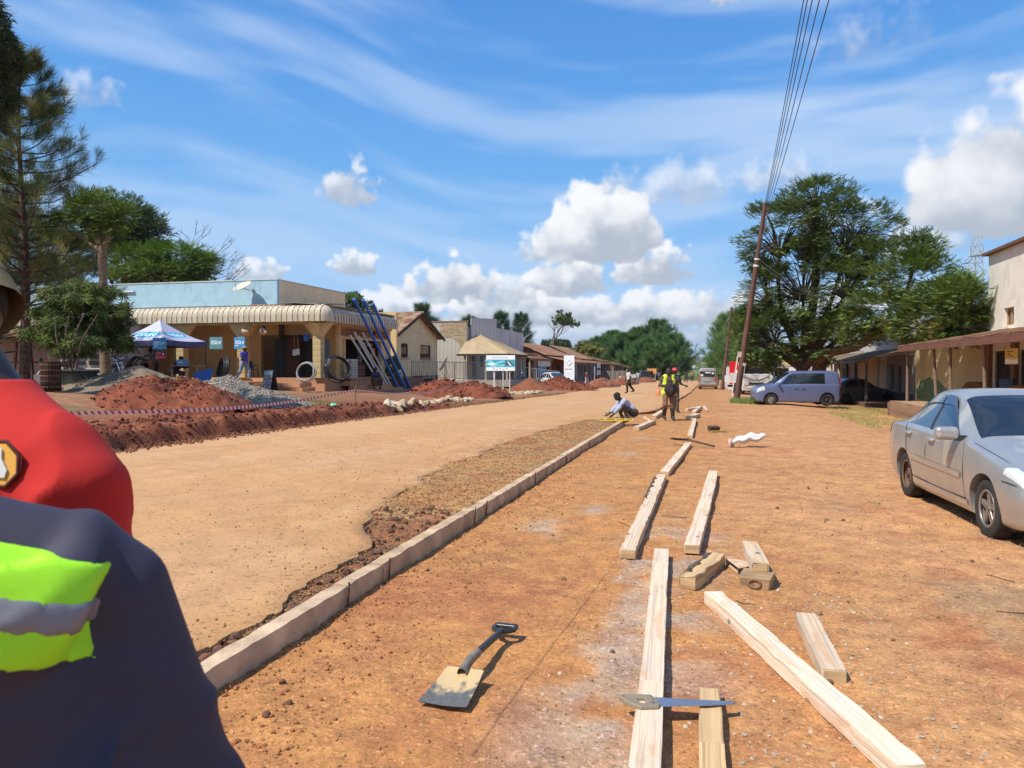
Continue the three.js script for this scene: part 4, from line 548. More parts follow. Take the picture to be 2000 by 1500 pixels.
// ---------------------------------------------------------------- right side: the tall white store with the timber veranda
{
  const b = thing('white_store', 'tall white walled store with a brown veranda over its shop front', 'shop', P(32.4, 10, -0.25)), W = wall(0.86, 0.79, 0.68), BR = wall(0.28, 0.13, 0.07), Ln = 24;   // its face looks at the road; local x is towards its back, z towards us
  const fw = wallG(Ln, 6.15, [[1.6, 3.45, 0.95, 0.62], [5.2, 3.45, 0.95, 0.62], [0.75, 0.62, 1.9, 1.95], [3.1, 0.62, 1.7, 1.95], [5.4, 0.55, 1.1, 2.1], [7, 0.62, 2, 1.95]], 0.25).rotateY(-PI / 2);
  mesh('front_wall', fw, W, b); mesh('end_wall', box(9, 6.15, 0.25, 4.7, 3.07, 0.12), W, b); mesh('eave_trim', [box(0.5, 0.1, Ln + 0.3, 0.05, 6.2, Ln / 2), box(9.3, 0.1, 0.4, 4.7, 6.2, 0)], woodM(0.22, 0.1, 0.06), b);
  for (const z of [1.6, 5.2]) { const f = mesh('window', frameG(0.95, 0.62, 0.05, 0.06), wall(0.5, 0.24, 0.1), b, V(0.14, 3.45, z)); f.rotation.y = -PI / 2; mesh('pane', box(0.85, 0.5, 0.012, 0.47, 0.31, -0.02), GLASS, f); mesh('glazing_bar', box(0.03, 0.55, 0.03, 0.47, 0.31, 0.01), wall(0.5, 0.24, 0.1), f); mesh('sill', box(0.26, 0.09, 1.2, -0.08, 3.36, z + 0.47), W, b); }
  mesh('vent', box(0.02, 0.24, 0.12, -0.005, 3.85, 3.9), wall(0.5, 0.4, 0.3), b);
  for (const [z, w, y, h] of [[0.75, 1.9, 0.62, 1.95], [3.1, 1.7, 0.62, 1.95], [7, 2, 0.62, 1.95]]) { const f = mesh('shop_window', frameG(w, h, 0.07, 0.08), woodM(0.1, 0.05, 0.03), b, V(0.1, y, z)); f.rotation.y = -PI / 2; mesh('pane', box(w - 0.14, h - 0.14, 0.012, w / 2, h / 2, -0.04), GLASS, f); for (let i = 0; i < 15; i++) mesh('security_bar', bar(V(0.1 + (w - 0.2) * i / 14, 0.05, 0.05), V(0.1 + (w - 0.2) * i / 14, h - 0.05, 0.05), 0.009, 0.009, 4), metalM(0.16, 0.13, 0.12), f); }
  { const d = mesh('door', box(0.06, 2.08, 1.08, 0.12, 1.59, 5.95), woodM(0.09, 0.04, 0.025), b); mesh('handle', box(0.03, 0.1, 0.04, 0.07, 1.55, 5.55), STEEL, d); }
  for (const z of [0.35, 2.88, 5.1, 6.75]) mesh('pilaster', box(0.14, 2.5, 0.4, -0.07, 1.8, z), BR, b);
  mesh('veranda_floor', wob(new THREE.BoxGeometry(3, 0.62, Ln + 0.3, 8, 3, 40).translate(-1.35, 0.29, Ln / 2 - 2.2), 0.025, 2.5, 3), wall(0.44, 0.27, 0.15), b); mesh('floor_stub', wob(new THREE.BoxGeometry(0.7, 0.55, 0.8, 4, 4, 4).translate(-2.45, 0.26, -2.7), 0.05, 3, 6), wall(0.36, 0.2, 0.12), b);
  roofOf(b, V(-2.55, 2.86, -2.4), V(-2.55, 2.86, Ln - 1), V(-0.01, 3.3, Ln - 1), V(-0.01, 3.3, -2.4), 27, RUSTY); mesh('fascia', box(0.06, 0.24, Ln + 1.4, -2.55, 2.74, Ln / 2 - 1.7), woodM(0.22, 0.09, 0.05), b); mesh('end_fascia', beam(V(-2.55, 2.74, -2.42), V(0, 3.18, -2.42), 0.05, 0.2), woodM(0.22, 0.09, 0.05), b);
  for (let i = 0; i < 9; i++) mesh('rafter', beam(V(-2.5, 2.74, -2 + i * 2.9), V(0, 3.16, -2 + i * 2.9), 0.06, 0.1), woodM(0.16, 0.07, 0.045), b);
  for (const z of [-2.15, 1.7, 3.7, 6.9, 10.5, 14]) mesh('veranda_post', bar(V(-2.2 + 0.06 * Math.sin(z), 0.55, z), V(-2.25, 2.75, z + 0.05 * Math.sin(z * 3)), 0.06, 0.05, 7), woodM(0.3, 0.2, 0.14), b);
  const nt = thing('notice', 'yellow paper notice hanging under the brown veranda', 'notice', P(24.9, 8.3, 2.05), PI / 2 - TH + PI); panelWith('notice_board', 0.34, 0.46, 0.015, canvasTex(64, 88, (x) => { x.fillStyle = '#e0b64e'; x.fillRect(0, 0, 64, 88); x.fillStyle = '#6d4a1e'; x.fillRect(10, 16, 30, 6); x.fillRect(10, 30, 18, 6); x.fillRect(10, 42, 34, 5); x.fillStyle = '#eee6cf'; x.fillRect(0, 62, 64, 26); }), paint(0.5, 0.38, 0.12), nt, V(0, 0, 0)).rotation.y = 0.9;
}
// wooden coffins and a stand on that veranda
{
  const WD = woodM(0.34, 0.15, 0.05), DK = woodM(0.2, 0.08, 0.03);
  const cof = (label, s, t, turn, sc) => { const g = thing('coffin', label, 'coffin', P(s, t, 0.36), turn, 'coffins on display'); const pts = [[-0.33, 0.36], [0.33, 0.36], [0.36, 0.58], [0.2, 0.84], [-0.2, 0.84], [-0.36, 0.58]]; mesh('case', prism(pts.map(([x, y]) => [x * sc, y]), 0.9, 0.015), WD, g); mesh('lid_seam', box(0.74 * sc, 0.025, 0.94, 0, 0.58, -0.45), DK, g); for (const [x, z] of [[-0.24, -0.08], [0.24, -0.08], [-0.24, -0.8], [0.24, -0.8]]) mesh('leg', box(0.06, 0.36, 0.06, x, 0.18, z), DK, g); mesh('handle', new THREE.TorusGeometry(0.06, 0.012, 5, 10).translate(0, 0.48, 0.02), STEEL, g); };
  cof('upright-sided wooden coffin on legs before the yellow wall', 29.6, 8.7, -TH - 0.35, 1);
  const r = thing('wooden_reel', 'round wooden cable reel lying in the dark shop front', 'reel', P(26.6, 9.1, 0.36), -TH - 0.5); mesh('flange', cyl(0.42, 0.42, 0.05, 0, 0.42, 0.25, 24, PI / 2), WD, r); mesh('flange', cyl(0.42, 0.42, 0.05, 0, 0.42, -0.25, 24, PI / 2), WD, r); mesh('drum', cyl(0.25, 0.25, 0.5, 0, 0.42, 0, 20, PI / 2), DK, r);
  const r2 = dup(r, P(24.6, 9.15, 0.36), -TH - 0.5, 'round wooden cable reel beside the yellow notice');
  const c = thing('blue_cabinet', 'narrow blue cabinet standing beside the wooden coffin', 'cabinet', P(28.3, 9.3, 0.36), -TH - 0.4); mesh('carcass', box(0.4, 1.0, 0.4, 0, 0.5, 0), paint(0.05, 0.1, 0.17), c); mesh('door', box(0.36, 0.94, 0.02, 0, 0.5, 0.212), paint(0.06, 0.12, 0.2), c);
}
// the yellow walled store next to it
{
  const b = thing('yellow_store', 'blank yellow plastered store with a flaking green patch', 'shop', P(43, 10, -0.3)), Y = wall(0.6, 0.48, 0.24); mesh('front_wall', box(0.25, 4.2, 10.3, 0.12, 2.1, 5.2), Y, b); mesh('upper_wall', box(8, 4.2, 0.25, 4.2, 2.1, 10.2), Y, b); mesh('parapet_cap', box(0.4, 0.08, 10.4, 0.12, 4.24, 5.2), wall(0.2, 0.16, 0.12), b); mesh('rear_store', box(7, 4.9, 9, 5.2, 2.45, 5), wall(0.58, 0.46, 0.25), b);
  const q = mulberry(4), pts = []; for (let i = 0; i < 26; i++) { const a = (i / 26) * 2 * PI, k = 1 + 0.35 * (q() - 0.5); pts.push([3.2 + 2.7 * Math.cos(a) * k, 0.85 + 0.65 * Math.sin(a) * k]); } mesh('green_patch', prism(pts, 0.006).rotateY(-PI / 2).translate(-0.012, 0, 0), wall(0.13, 0.24, 0.13), b);
}
// the grey shop row behind the big tree
{
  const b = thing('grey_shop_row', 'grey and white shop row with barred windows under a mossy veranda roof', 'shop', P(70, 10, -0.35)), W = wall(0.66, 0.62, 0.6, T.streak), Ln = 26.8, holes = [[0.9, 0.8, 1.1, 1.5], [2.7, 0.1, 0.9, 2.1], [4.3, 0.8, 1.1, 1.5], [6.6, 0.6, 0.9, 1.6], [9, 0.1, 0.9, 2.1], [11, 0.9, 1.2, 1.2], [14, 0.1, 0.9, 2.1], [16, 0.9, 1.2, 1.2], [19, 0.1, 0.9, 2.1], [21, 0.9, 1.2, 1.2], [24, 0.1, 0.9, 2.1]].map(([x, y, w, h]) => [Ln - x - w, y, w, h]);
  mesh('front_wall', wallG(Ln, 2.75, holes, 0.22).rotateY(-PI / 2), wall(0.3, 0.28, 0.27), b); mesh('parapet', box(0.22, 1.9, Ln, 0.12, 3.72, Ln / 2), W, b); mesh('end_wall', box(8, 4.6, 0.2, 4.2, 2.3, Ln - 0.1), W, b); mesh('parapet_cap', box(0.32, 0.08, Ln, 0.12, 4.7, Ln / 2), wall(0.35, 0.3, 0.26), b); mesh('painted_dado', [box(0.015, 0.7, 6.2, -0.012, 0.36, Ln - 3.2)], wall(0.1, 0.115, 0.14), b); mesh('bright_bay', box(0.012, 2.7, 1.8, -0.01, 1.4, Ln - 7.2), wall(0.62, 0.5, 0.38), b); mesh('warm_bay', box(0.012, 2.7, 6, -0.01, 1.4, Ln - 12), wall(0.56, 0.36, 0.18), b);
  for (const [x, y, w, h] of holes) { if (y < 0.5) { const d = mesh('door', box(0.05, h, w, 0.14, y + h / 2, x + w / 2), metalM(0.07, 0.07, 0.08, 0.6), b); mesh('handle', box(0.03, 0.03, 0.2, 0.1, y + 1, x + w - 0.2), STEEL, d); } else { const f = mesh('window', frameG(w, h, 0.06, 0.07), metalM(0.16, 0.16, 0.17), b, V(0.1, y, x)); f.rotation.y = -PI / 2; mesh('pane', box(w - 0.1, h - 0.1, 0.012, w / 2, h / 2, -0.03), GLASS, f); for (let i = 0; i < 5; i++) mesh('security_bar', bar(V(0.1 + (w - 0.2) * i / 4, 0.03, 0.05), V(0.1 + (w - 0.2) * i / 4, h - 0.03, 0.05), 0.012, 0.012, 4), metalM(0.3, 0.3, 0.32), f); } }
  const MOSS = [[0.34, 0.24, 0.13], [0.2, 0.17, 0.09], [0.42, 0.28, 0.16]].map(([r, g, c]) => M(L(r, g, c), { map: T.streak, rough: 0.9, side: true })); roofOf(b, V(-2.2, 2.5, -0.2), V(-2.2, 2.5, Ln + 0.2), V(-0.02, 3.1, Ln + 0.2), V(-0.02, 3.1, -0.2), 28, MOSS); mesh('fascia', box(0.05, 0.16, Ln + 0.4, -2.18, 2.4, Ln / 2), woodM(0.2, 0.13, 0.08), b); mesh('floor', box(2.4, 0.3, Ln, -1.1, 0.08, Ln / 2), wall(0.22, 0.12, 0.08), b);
  for (let i = 0; i < 9; i++) mesh('veranda_post', box(0.12, 2.25, 0.12, -2.0, 1.3, 0.6 + i * 3.1), i > 5 ? wall(0.1, 0.09, 0.08) : wall(0.6, 0.45, 0.28), b);
}
{ const b = smallShop('pale rendered shop hidden behind the parked truck', 76, 92, 12, 3.2, wall(0.66, 0.6, 0.5), RUSTY, { ver: 0, doors: 2, depth: 8 }); b.rotation.y += PI; b.position.copy(P(92, 9, fall(92)));
  const c = smallShop('yellow shop with a red roof beside the far poles', 118, 134, 12, 3.6, wall(0.62, 0.48, 0.24), [M(L(0.4, 0.05, 0.03), { map: T.streak, side: true })], { ver: 0, doors: 3, depth: 8, ridge: 2 }); c.rotation.y += PI; c.position.copy(P(134, 7, fall(134))); }
{ const g = thing('red_banner', 'red banner sign with white curved mark behind the power pole', 'sign', P(74, 2.3, fall(74)), -TH); panelWith('banner', 1.5, 2.2, 0.15, canvasTex(128, 188, (x) => { x.fillStyle = '#cf1420'; x.fillRect(0, 0, 128, 188); x.strokeStyle = '#f4e9e8'; x.lineWidth = 15; x.beginPath(); x.arc(76, 72, 22, -0.4, 3.4); x.stroke(); x.fillStyle = '#eec9c9'; x.fillRect(48, 118, 62, 10); }), paint(0.5, 0.02, 0.02), g, V(0, 1.5, 0)); mesh('base', box(1.7, 0.5, 0.5, 0, 0.25, 0), WHITE, g);
  const w = thing('white_hoarding', 'low white boarded hoarding behind the white truck', 'hoarding', P(78, 4.2, fall(78))); for (let i = 0; i < 7; i++) mesh('panel', box(0.98, 2.1, 0.06, -2.6 + i, 1.1, 0), WHITE, w); mesh('top_rail', box(7, 0.1, 0.1, 0.4, 2.2, 0), paint(0.3, 0.28, 0.27), w); }

// ---------------------------------------------------------------- power poles and lines
{
  const PW = [woodM(0.17, 0.075, 0.05), woodM(0.13, 0.06, 0.04)];
  const pole = (label, s, t, h, dx, r, m = PW[0]) => { const g = thing('power_pole', label, 'power pole', P(s, t, gh(s, t) - 0.05), -TH); const o = mesh('pole_shaft', wob(new THREE.CylinderGeometry(r * 0.6, r, h, 12, 24).translate(0, h / 2, 0), 0.012, 1.5, s), m, g); o.rotation.z = -Math.atan(dx / h); return [g, o]; };
  const [g1, o1] = pole('tall leaning brown power pole beside the blue minivan', 43.2, 1.27, 10.75, 1.44, 0.17);
  mesh('white_band', [cyl(0.155, 0.155, 0.1, 0, 7.4, 0, 12), cyl(0.15, 0.15, 0.08, 0, 7.75, 0, 12)], WHITE, o1); for (let i = 0; i < 5; i++) mesh('insulator', [cyl(0.03, 0.05, 0.1, 0.16, 10.5 - i * 0.3, 0, 8), cyl(0.012, 0.012, 0.16, 0.1, 10.45 - i * 0.3, 0, 5, 0, PI / 2)], paint(0.5, 0.25, 0.18), o1); mesh('sign_plate', [box(0.22, 0.3, 0.02, -0.2, 2.6, 0.12), box(0.16, 0.16, 0.02, 0.12, 2.1, 0.16)], paint(0.6, 0.5, 0.4), o1); mesh('steel_cap', cyl(0.13, 0.13, 0.05, 0, 10.75, 0, 12), STEEL, o1); mesh('guard_rail', box(0.06, 2.6, 0.06, -0.28, 1.2, 0.1), WHITE, o1);
  const [g2, o2] = pole('brown power pole with cross bands behind the parked minibus', 72.6, 0.9, 7.6, 0.8, 0.17); mesh('white_band', cyl(0.13, 0.13, 0.08, 0, 6.2, 0, 10), WHITE, o2); mesh('stay_arm', bar(V(0, 6.9, 0), V(-0.35, 6.2, 0), 0.03), STEEL, o2);
  [[104, 0.7, 7.4, 'slender power pole, third along the row of leaning poles'], [138, 0.5, 7.2, 'slender power pole, fourth along the row'], [168, 0.3, 6.6, 'slender power pole, fifth along the row'], [195, 0, 6.4, 'slender power pole, last before the crest']].forEach(([s, t, h, l]) => { const [g, o] = pole(l, s, t, h, 0.15, 0.15, PW[1]); mesh('cross_arm', box(1.1, 0.1, 0.1, 0, h - 0.5, 0), PW[1], o); });
  const WIRE = M(L(0.035, 0.03, 0.045), { rough: 0.5 }), top = (k) => P(43.2, 1.27 + 1.4 - 0.02 * k, 0).setY(10.35 - k * 0.3);
  const line = (label, a, b, sag, r = 0.011, grp = 'overhead power lines') => { const pts = []; for (let i = 0; i <= 12; i++) { const k = i / 12; pts.push(a.clone().lerp(b, k).setY(lerp(a.y, b.y, k) - sag * 4 * k * (1 - k))); } tag(mesh('power_line', new THREE.TubeGeometry(new THREE.CatmullRomCurve3(pts), 40, r, 5), WIRE), label, 'power line', grp); };
  [[-0.28, 10.9], [-0.16, 10.8], [0.0, 10.7], [0.24, 10.6], [0.55, 10.5]].forEach(([dt, y], k) => line('overhead wire running from the tall leaning pole over the dirt lot', top(k), P(-8, 1.55 + dt * 1.0, y), 0.35, 0.013));
  for (let k = 0; k < 3; k++) line('wire between the tall leaning pole and the next pole', top(k + 1), P(72.6, 1.7, 7.0 - k * 0.25), 0.5, 0.011);
  for (let k = 0; k < 2; k++) line('wire strung between the slender far poles', P(72.6, 1.7 - k * 0.2, 6.9), P(138, 0.9 - k * 0.6, 6.2), 0.6, 0.012);
  line('slack service wire from the tall leaning pole to the yellow store', P(43.2, 2.3, 7.6), P(38, 10.2, 4.6), 1.3, 0.012); line('slack service wire from the tall leaning pole to the white store', P(43.2, 2.3, 7.4), P(32.6, 9.9, 4.9), 1.6, 0.012);
}
// ---------------------------------------------------------------- the lattice mast far behind
{
  const g = thing('radio_mast', 'white lattice radio mast with antennas behind the white store', 'mast', V(150.5, 0, -250), 0.3), m = paint(0.6, 0.58, 0.58), Hm = 44, hw = (y) => lerp(3, 1.1, y / Hm), c = [[1, 1], [1, -1], [-1, -1], [-1, 1]];
  for (const [x, z] of c) mesh('mast_leg', bar(V(x * hw(0), -8, z * hw(0)), V(x * hw(Hm), Hm, z * hw(Hm)), 0.16, 0.12, 6), m, g);
  for (let k = 0; k < 4; k++) { const [x0, z0] = c[k], [x1, z1] = c[(k + 1) % 4], a = []; for (let y = 0; y < Hm; y += 2.75) { const p = hw(y), q = hw(y + 2.75); a.push(bar(V(x0 * p, y, z0 * p), V(x1 * q, y + 2.75, z1 * q), 0.07, 0.07, 4), bar(V(x1 * p, y, z1 * p), V(x0 * q, y + 2.75, z0 * q), 0.07, 0.07, 4), bar(V(x0 * q, y + 2.75, z0 * q), V(x1 * q, y + 2.75, z1 * q), 0.07, 0.07, 4)); } mesh('lattice_face', a, m, g); }
  for (const [x, z] of [[-2.4, 0], [2.4, 0], [0, 2.4]]) { mesh('panel_antenna', box(0.45, 2.8, 0.3, x, 39.5, z), m, g); mesh('antenna_arm', bar(V(x, 39.5, z), V(x * 0.4, 39.5, z * 0.4), 0.08, 0.08, 5), m, g); } mesh('microwave_dish', cyl(0.95, 0.95, 0.5, -2.0, 29, 0.8, 18, PI / 2), m, g); mesh('top_rod', bar(V(0, Hm, 0), V(0, Hm + 2.6, 0), 0.06, 0.06, 4), m, g); mesh('platform', box(3.2, 0.15, 3.2, 0, 38, 0), m, g);
}

// ---------------------------------------------------------------- the new kerb, cast in lengths
{
  const k = new THREE.Group(); k.name = 'kerb'; k.userData.kind = 'structure'; scene.add(k); k.rotation.y = -TH;
  const J = [1.4, 5.05, 5.65, 8.1, 8.45, 11.07, 13.6, 16.1, 18.7, 21.2, 23.3], km = [0, 1, 2].map((i) => M(L(0.86 - i * 0.04, 0.61 - i * 0.035, 0.39 - i * 0.03), { map: T.dust, rough: 0.95, bump: T.bumpy, bs: 0.012 }));
  for (let i = 0; i < J.length - 1; i++) { const a = J[i] + 0.003, b = J[i + 1] - 0.003, n = Math.max(4, Math.round((b - a) / 0.06)), q = (i * 37 % 5) * 0.003;
    const g = new THREE.BoxGeometry(0.13, 0.36, b - a, 4, 8, n); const p = g.attributes.position; for (let v = 0; v < p.count; v++) { const y = p.getY(v), z = p.getZ(v), x = p.getX(v); const top = y > 0.17; p.setX(v, x + (top ? -Math.sign(x) * 0.008 : 0) + (n3(x * 30, y * 14, (z + a) * 9) - 0.5) * 0.012 + Math.sin((a + z) * 0.9) * 0.006); p.setY(v, y + (top ? (n3(x * 40, 3, (z + a) * 14) - 0.5) * 0.012 : 0) + q); }
    g.computeVertexNormals(); const uv = g.attributes.uv; for (let v = 0; v < uv.count; v++) uv.setXY(v, p.getZ(v) + a, p.getY(v) + p.getX(v)); mesh('kerb_length', g, km[i % 3], k, V(KERB_T, -0.042, -(a + b) / 2)); }
  for (const s of [5.0, 5.72, 8.05, 8.5, 11.02, 13.55, 16.2]) for (const dx of s > 8 && s < 9 ? [0.075] : [0.078]) mesh('steel_peg', bar(V(KERB_T + dx, -0.08, -s), V(KERB_T + dx + 0.01, 0.18, -s - 0.01), 0.007, 0.007, 6), metalM(0.16, 0.09, 0.06), k);
}
// ---------------------------------------------------------------- timbers lying about
T.plank = tex(1024, 256, (u, v, x, y) => { let g = 0.86 + 0.1 * fbm(u * 5 + 0.3 * n2(u * 9, v * 5), v * 40, 3) + 0.07 * (hash(x * 3, y * 5) - 0.5) - 0.08 * sm(0.64, 0.7, fbm(u * 3 + 7, v * 26, 3)); for (const [a, b, r] of [[0.12, 0.3, 0.02], [0.37, 0.7, 0.016], [0.58, 0.25, 0.024], [0.83, 0.62, 0.018]]) { const d = Math.hypot(u - a, (v - b) * 0.3); g -= 0.35 * sm(r, r * 0.4, d) + 0.07 * Math.sin(d * 700) * sm(r * 3, r, d); } const mud = sm(0.55, 0.72, fbm(u * 7 + 3, v * 3 + 5, 5)), cem = sm(0.52, 0.7, fbm(u * 9 + 30, v * 4, 5)); return [lerp(lerp(g, g * 0.98, cem), 0.74, mud * 0.28), lerp(lerp(g * 0.97, g * 0.97, cem), 0.56, mud * 0.28), lerp(lerp(g * 0.93, g * 0.96, cem), 0.4, mud * 0.28)]; }, true, 1);
const PALE = [0, 1, 2].map((i) => M(L(0.84 - i * 0.05, 0.69 - i * 0.05, 0.54 - i * 0.05), { map: T.plank, rough: 0.9, bump: T.plank, bs: 0.006 })), FRESH = M(L(0.8, 0.53, 0.27), { map: T.wood, rough: 0.85, bump: T.wood, bs: 0.004 }), BARK = M(L(0.2, 0.13, 0.09), { map: T.bark, rough: 1, bump: T.bark, bs: 0.03 });
function plank(label, a, b, w, h, m, { y = 0.004, bark = 0, tip = 0, rough = 0.006, group } = {}) {
  const A = P(a[0], a[1]), B = P(b[0], b[1]), d = B.clone().sub(A), Ln = d.length(), mid = A.clone().lerp(B, 0.5), n = Math.max(6, Math.round(Ln / 0.06)), seed = a[0] * 13 + a[1] * 7;
  mid.y = Math.max(gh((a[0] + b[0]) / 2, (a[1] + b[1]) / 2), gh(...a) - 0.005, gh(...b) - 0.005) + y; const g = thing('timber', label, 'timber', mid, Math.atan2(d.x, d.z), group);
  const q = new THREE.BoxGeometry(w, h, Ln, 3, 2, n).translate(0, h / 2, 0), p = q.attributes.position, uv = q.attributes.uv;
  for (let i = 0; i < p.count; i++) { const x = p.getX(i), yy = p.getY(i), z = p.getZ(i), e = n3(z * 2.2 + seed, 2, 3) - 0.5, f = n3(z * 9 + seed, x * 20, yy * 20) - 0.5; uv.setXY(i, z * 0.4 + seed * 0.37, (x + yy) * 2.6 + 0.1 + seed * 0.21); p.setXYZ(i, x * (1 + e * 0.1) + f * rough * 1.2 + Math.sin(z * 0.7 + seed) * 0.006, yy + (yy > 0.01 ? f * rough : 0), z + (Math.abs(z) > Ln / 2 - 0.01 ? f * 0.03 : 0)); }
  q.computeVertexNormals(); mesh('plank_body', q, m, g); if (bark) mesh('bark_edge', wob(new THREE.CylinderGeometry(h * 0.55, h * 0.5, Ln * bark, 10, 20).rotateX(PI / 2).translate(w * 0.42 * 1, h * 0.48, Ln * (1 - bark) * 0.42), 0.014, 12, seed), BARK, g);
  mesh('end_grain', [box(w * 0.9, h * 0.86, 0.006, 0, h * 0.48, Ln / 2 + 0.006), box(w * 0.9, h * 0.86, 0.006, 0, h * 0.48, -Ln / 2 - 0.006)], FRESH, g); return g;
}
plank('long whitened plank lying under the handle of the saw', [7.04, -0.43], [2.3, -0.23], 0.125, 0.075, PALE[0]);
plank('wavy edged plank whose far half is rough bark', [6.9, -0.72], [11.9, -0.745], 0.135, 0.085, PALE[1], { bark: 0.42, rough: 0.012 });
plank('pale plank with the dark hoe lying across it', [12.25, -0.71], [17.1, -0.5], 0.13, 0.08, PALE[0]); plank('pale plank beyond the dark hoe', [18.9, -0.5], [25.4, -0.54], 0.12, 0.08, PALE[1]);
plank('straight pale plank lying alone on the open lot', [7.22, -0.17], [12.5, 0.03], 0.14, 0.085, PALE[0]); plank('white splintered plank lying askew towards the small block', [5.74, 0.02], [3.42, 0.8], 0.125, 0.085, M(L(0.95, 0.8, 0.64), { map: T.plank, rough: 0.9, bump: T.plank, bs: 0.008 }), { rough: 0.007 });
plank('short tan batten beside the white splintered plank', [5.4, 0.615], [4.42, 0.65], 0.125, 0.08, PALE[2]); plank('short orange board lying under the tip of the saw', [4.08, -0.01], [2.4, 0.03], 0.105, 0.05, FRESH);
plank('short log offcut with a strip of bark', [6.02, -0.17], [6.85, 0.06], 0.13, 0.1, FRESH, { bark: 0.8, rough: 0.02 }); plank('stubby offcut resting on a curved wooden chock', [7.12, 0.33], [6.35, 0.375], 0.125, 0.09, PALE[2], { y: 0.08 });
{ const o = thing('wooden_chock', 'curved wooden chock under the stubby offcut', 'offcut', P(6.35, 0.36, gh(6.35, 0.36)), -TH - 0.2); mesh('chock_body', prism([[-0.1, 0], [0.1, 0], [0.11, 0.09], [-0.11, 0.09]], 0.25, 0.01).translate(0, 0, 0.16), woodM(0.5, 0.31, 0.16), o); mesh('knot', new THREE.TorusGeometry(0.045, 0.012, 6, 14).scale(1, 0.7, 1).translate(0, 0.05, 0.172), woodM(0.36, 0.2, 0.1), o);
  const s = thing('half_round_offcut', 'flat half round offcut beside the stubby one', 'offcut', P(6.72, 0.17, gh(6.7, 0.17)), -TH + 0.3); mesh('slab', new THREE.CylinderGeometry(0.15, 0.15, 0.05, 16, 1, false, 0, PI).translate(0, 0.03, 0), PALE[2], s); mesh('bark_rim', new THREE.CylinderGeometry(0.156, 0.156, 0.04, 16, 1, true, 0, PI).translate(0, 0.03, 0), BARK, s); }
plank('short pale plank on the broken ground beside the squatting man', [21.0, -1.98], [24.0, -1.75], 0.17, 0.1, PALE[2]); plank('thin pale stick lying on the broken ground', [24.1, -1.78], [26.6, -2.25], 0.06, 0.05, PALE[0]); plank('short plank lying on the ground behind the workers', [26.5, -1.9], [30, -1.85], 0.16, 0.12, PALE[1]);
plank('small plank end in the scatter beyond the last plank', [29.5, -0.65], [33.5, -0.5], 0.14, 0.12, PALE[0]); plank('curved wood piece in the scatter beyond the last plank', [26.3, -0.75], [28.2, -0.5], 0.2, 0.12, PALE[1]); plank('crossed pale lath in the scatter beyond the last plank', [32.2, -1.0], [34.8, -0.4], 0.12, 0.1, PALE[0]); plank('upright looking lath at the end of the scatter', [31.5, -0.2], [34.5, -0.35], 0.1, 0.1, PALE[1]);

// ---------------------------------------------------------------- tools
{ // spade: flat square blade, rolled socket, black shaft, D grip
  const A = P(3.66, -1.29, 0), B = P(4.72, -1.275, 0), d = B.clone().sub(A), g = thing('spade', 'short spade with black D-grip lying on the dirt', 'spade', A.clone().setY(gh(3.7, -1.29) + 0.012), Math.atan2(d.x, d.z) - 0.02);
  const blade = sheet(10, 12, (u, v) => { const x = (u - 0.5) * (0.26 - 0.05 * v), z = -0.08 + v * 0.34; return [x, 0.012 + 0.02 * (2 * u - 1) ** 2 * (0.4 + v) + 0.06 * v * v * (1 - (2 * u - 1) ** 2 * 0.5), z, u, v]; });
  const bt = tex(128, 128, (u, v, x, y) => { const m = sm(0.32, 0.6, v + (fbm(u * 6, v * 6, 4) - 0.5) * 0.7), s = 0.36 + 0.1 * fbm(u * 20, v * 20, 3); return [lerp(s, 0.83, m), lerp(s * 0.98, 0.71, m), lerp(s * 0.94, 0.52, m)]; });
  mesh('blade', blade, new THREE.MeshStandardMaterial({ map: bt, roughness: 0.55, metalness: 0.25, side: THREE.DoubleSide }), g); mesh('blade_back', blade.clone().translate(0, -0.004, 0), STEEL, g);
  const sh = [V(0, 0.08, 0.2), V(0, 0.105, 0.36), V(0, 0.12, 0.5), V(0, 0.13, 0.9)]; mesh('socket', [tube([V(0, 0.066, 0.2), V(0, 0.088, 0.34), V(0, 0.083, 0.46)], 0.026, 10)], M(L(0.42, 0.35, 0.27), { rough: 0.6, metal: 0.4, map: T.dust }), g); mesh('shaft', tube([V(0, 0.088, 0.36), V(0, 0.078, 0.55), V(0, 0.055, 0.92)], 0.021, 10), M(L(0.018, 0.018, 0.02), { rough: 0.35 }), g);
  mesh('d_grip', [tube([V(0, 0.056, 0.9), V(-0.06, 0.054, 0.95), V(-0.065, 0.052, 1.0)], 0.017, 8), tube([V(0, 0.056, 0.9), V(0.06, 0.054, 0.95), V(0.065, 0.052, 1.0)], 0.017, 8), rbox(0.16, 0.04, 0.045, 0.018, 0, 0.052, 1.015)], M(L(0.022, 0.022, 0.024), { rough: 0.3 }), g);
}
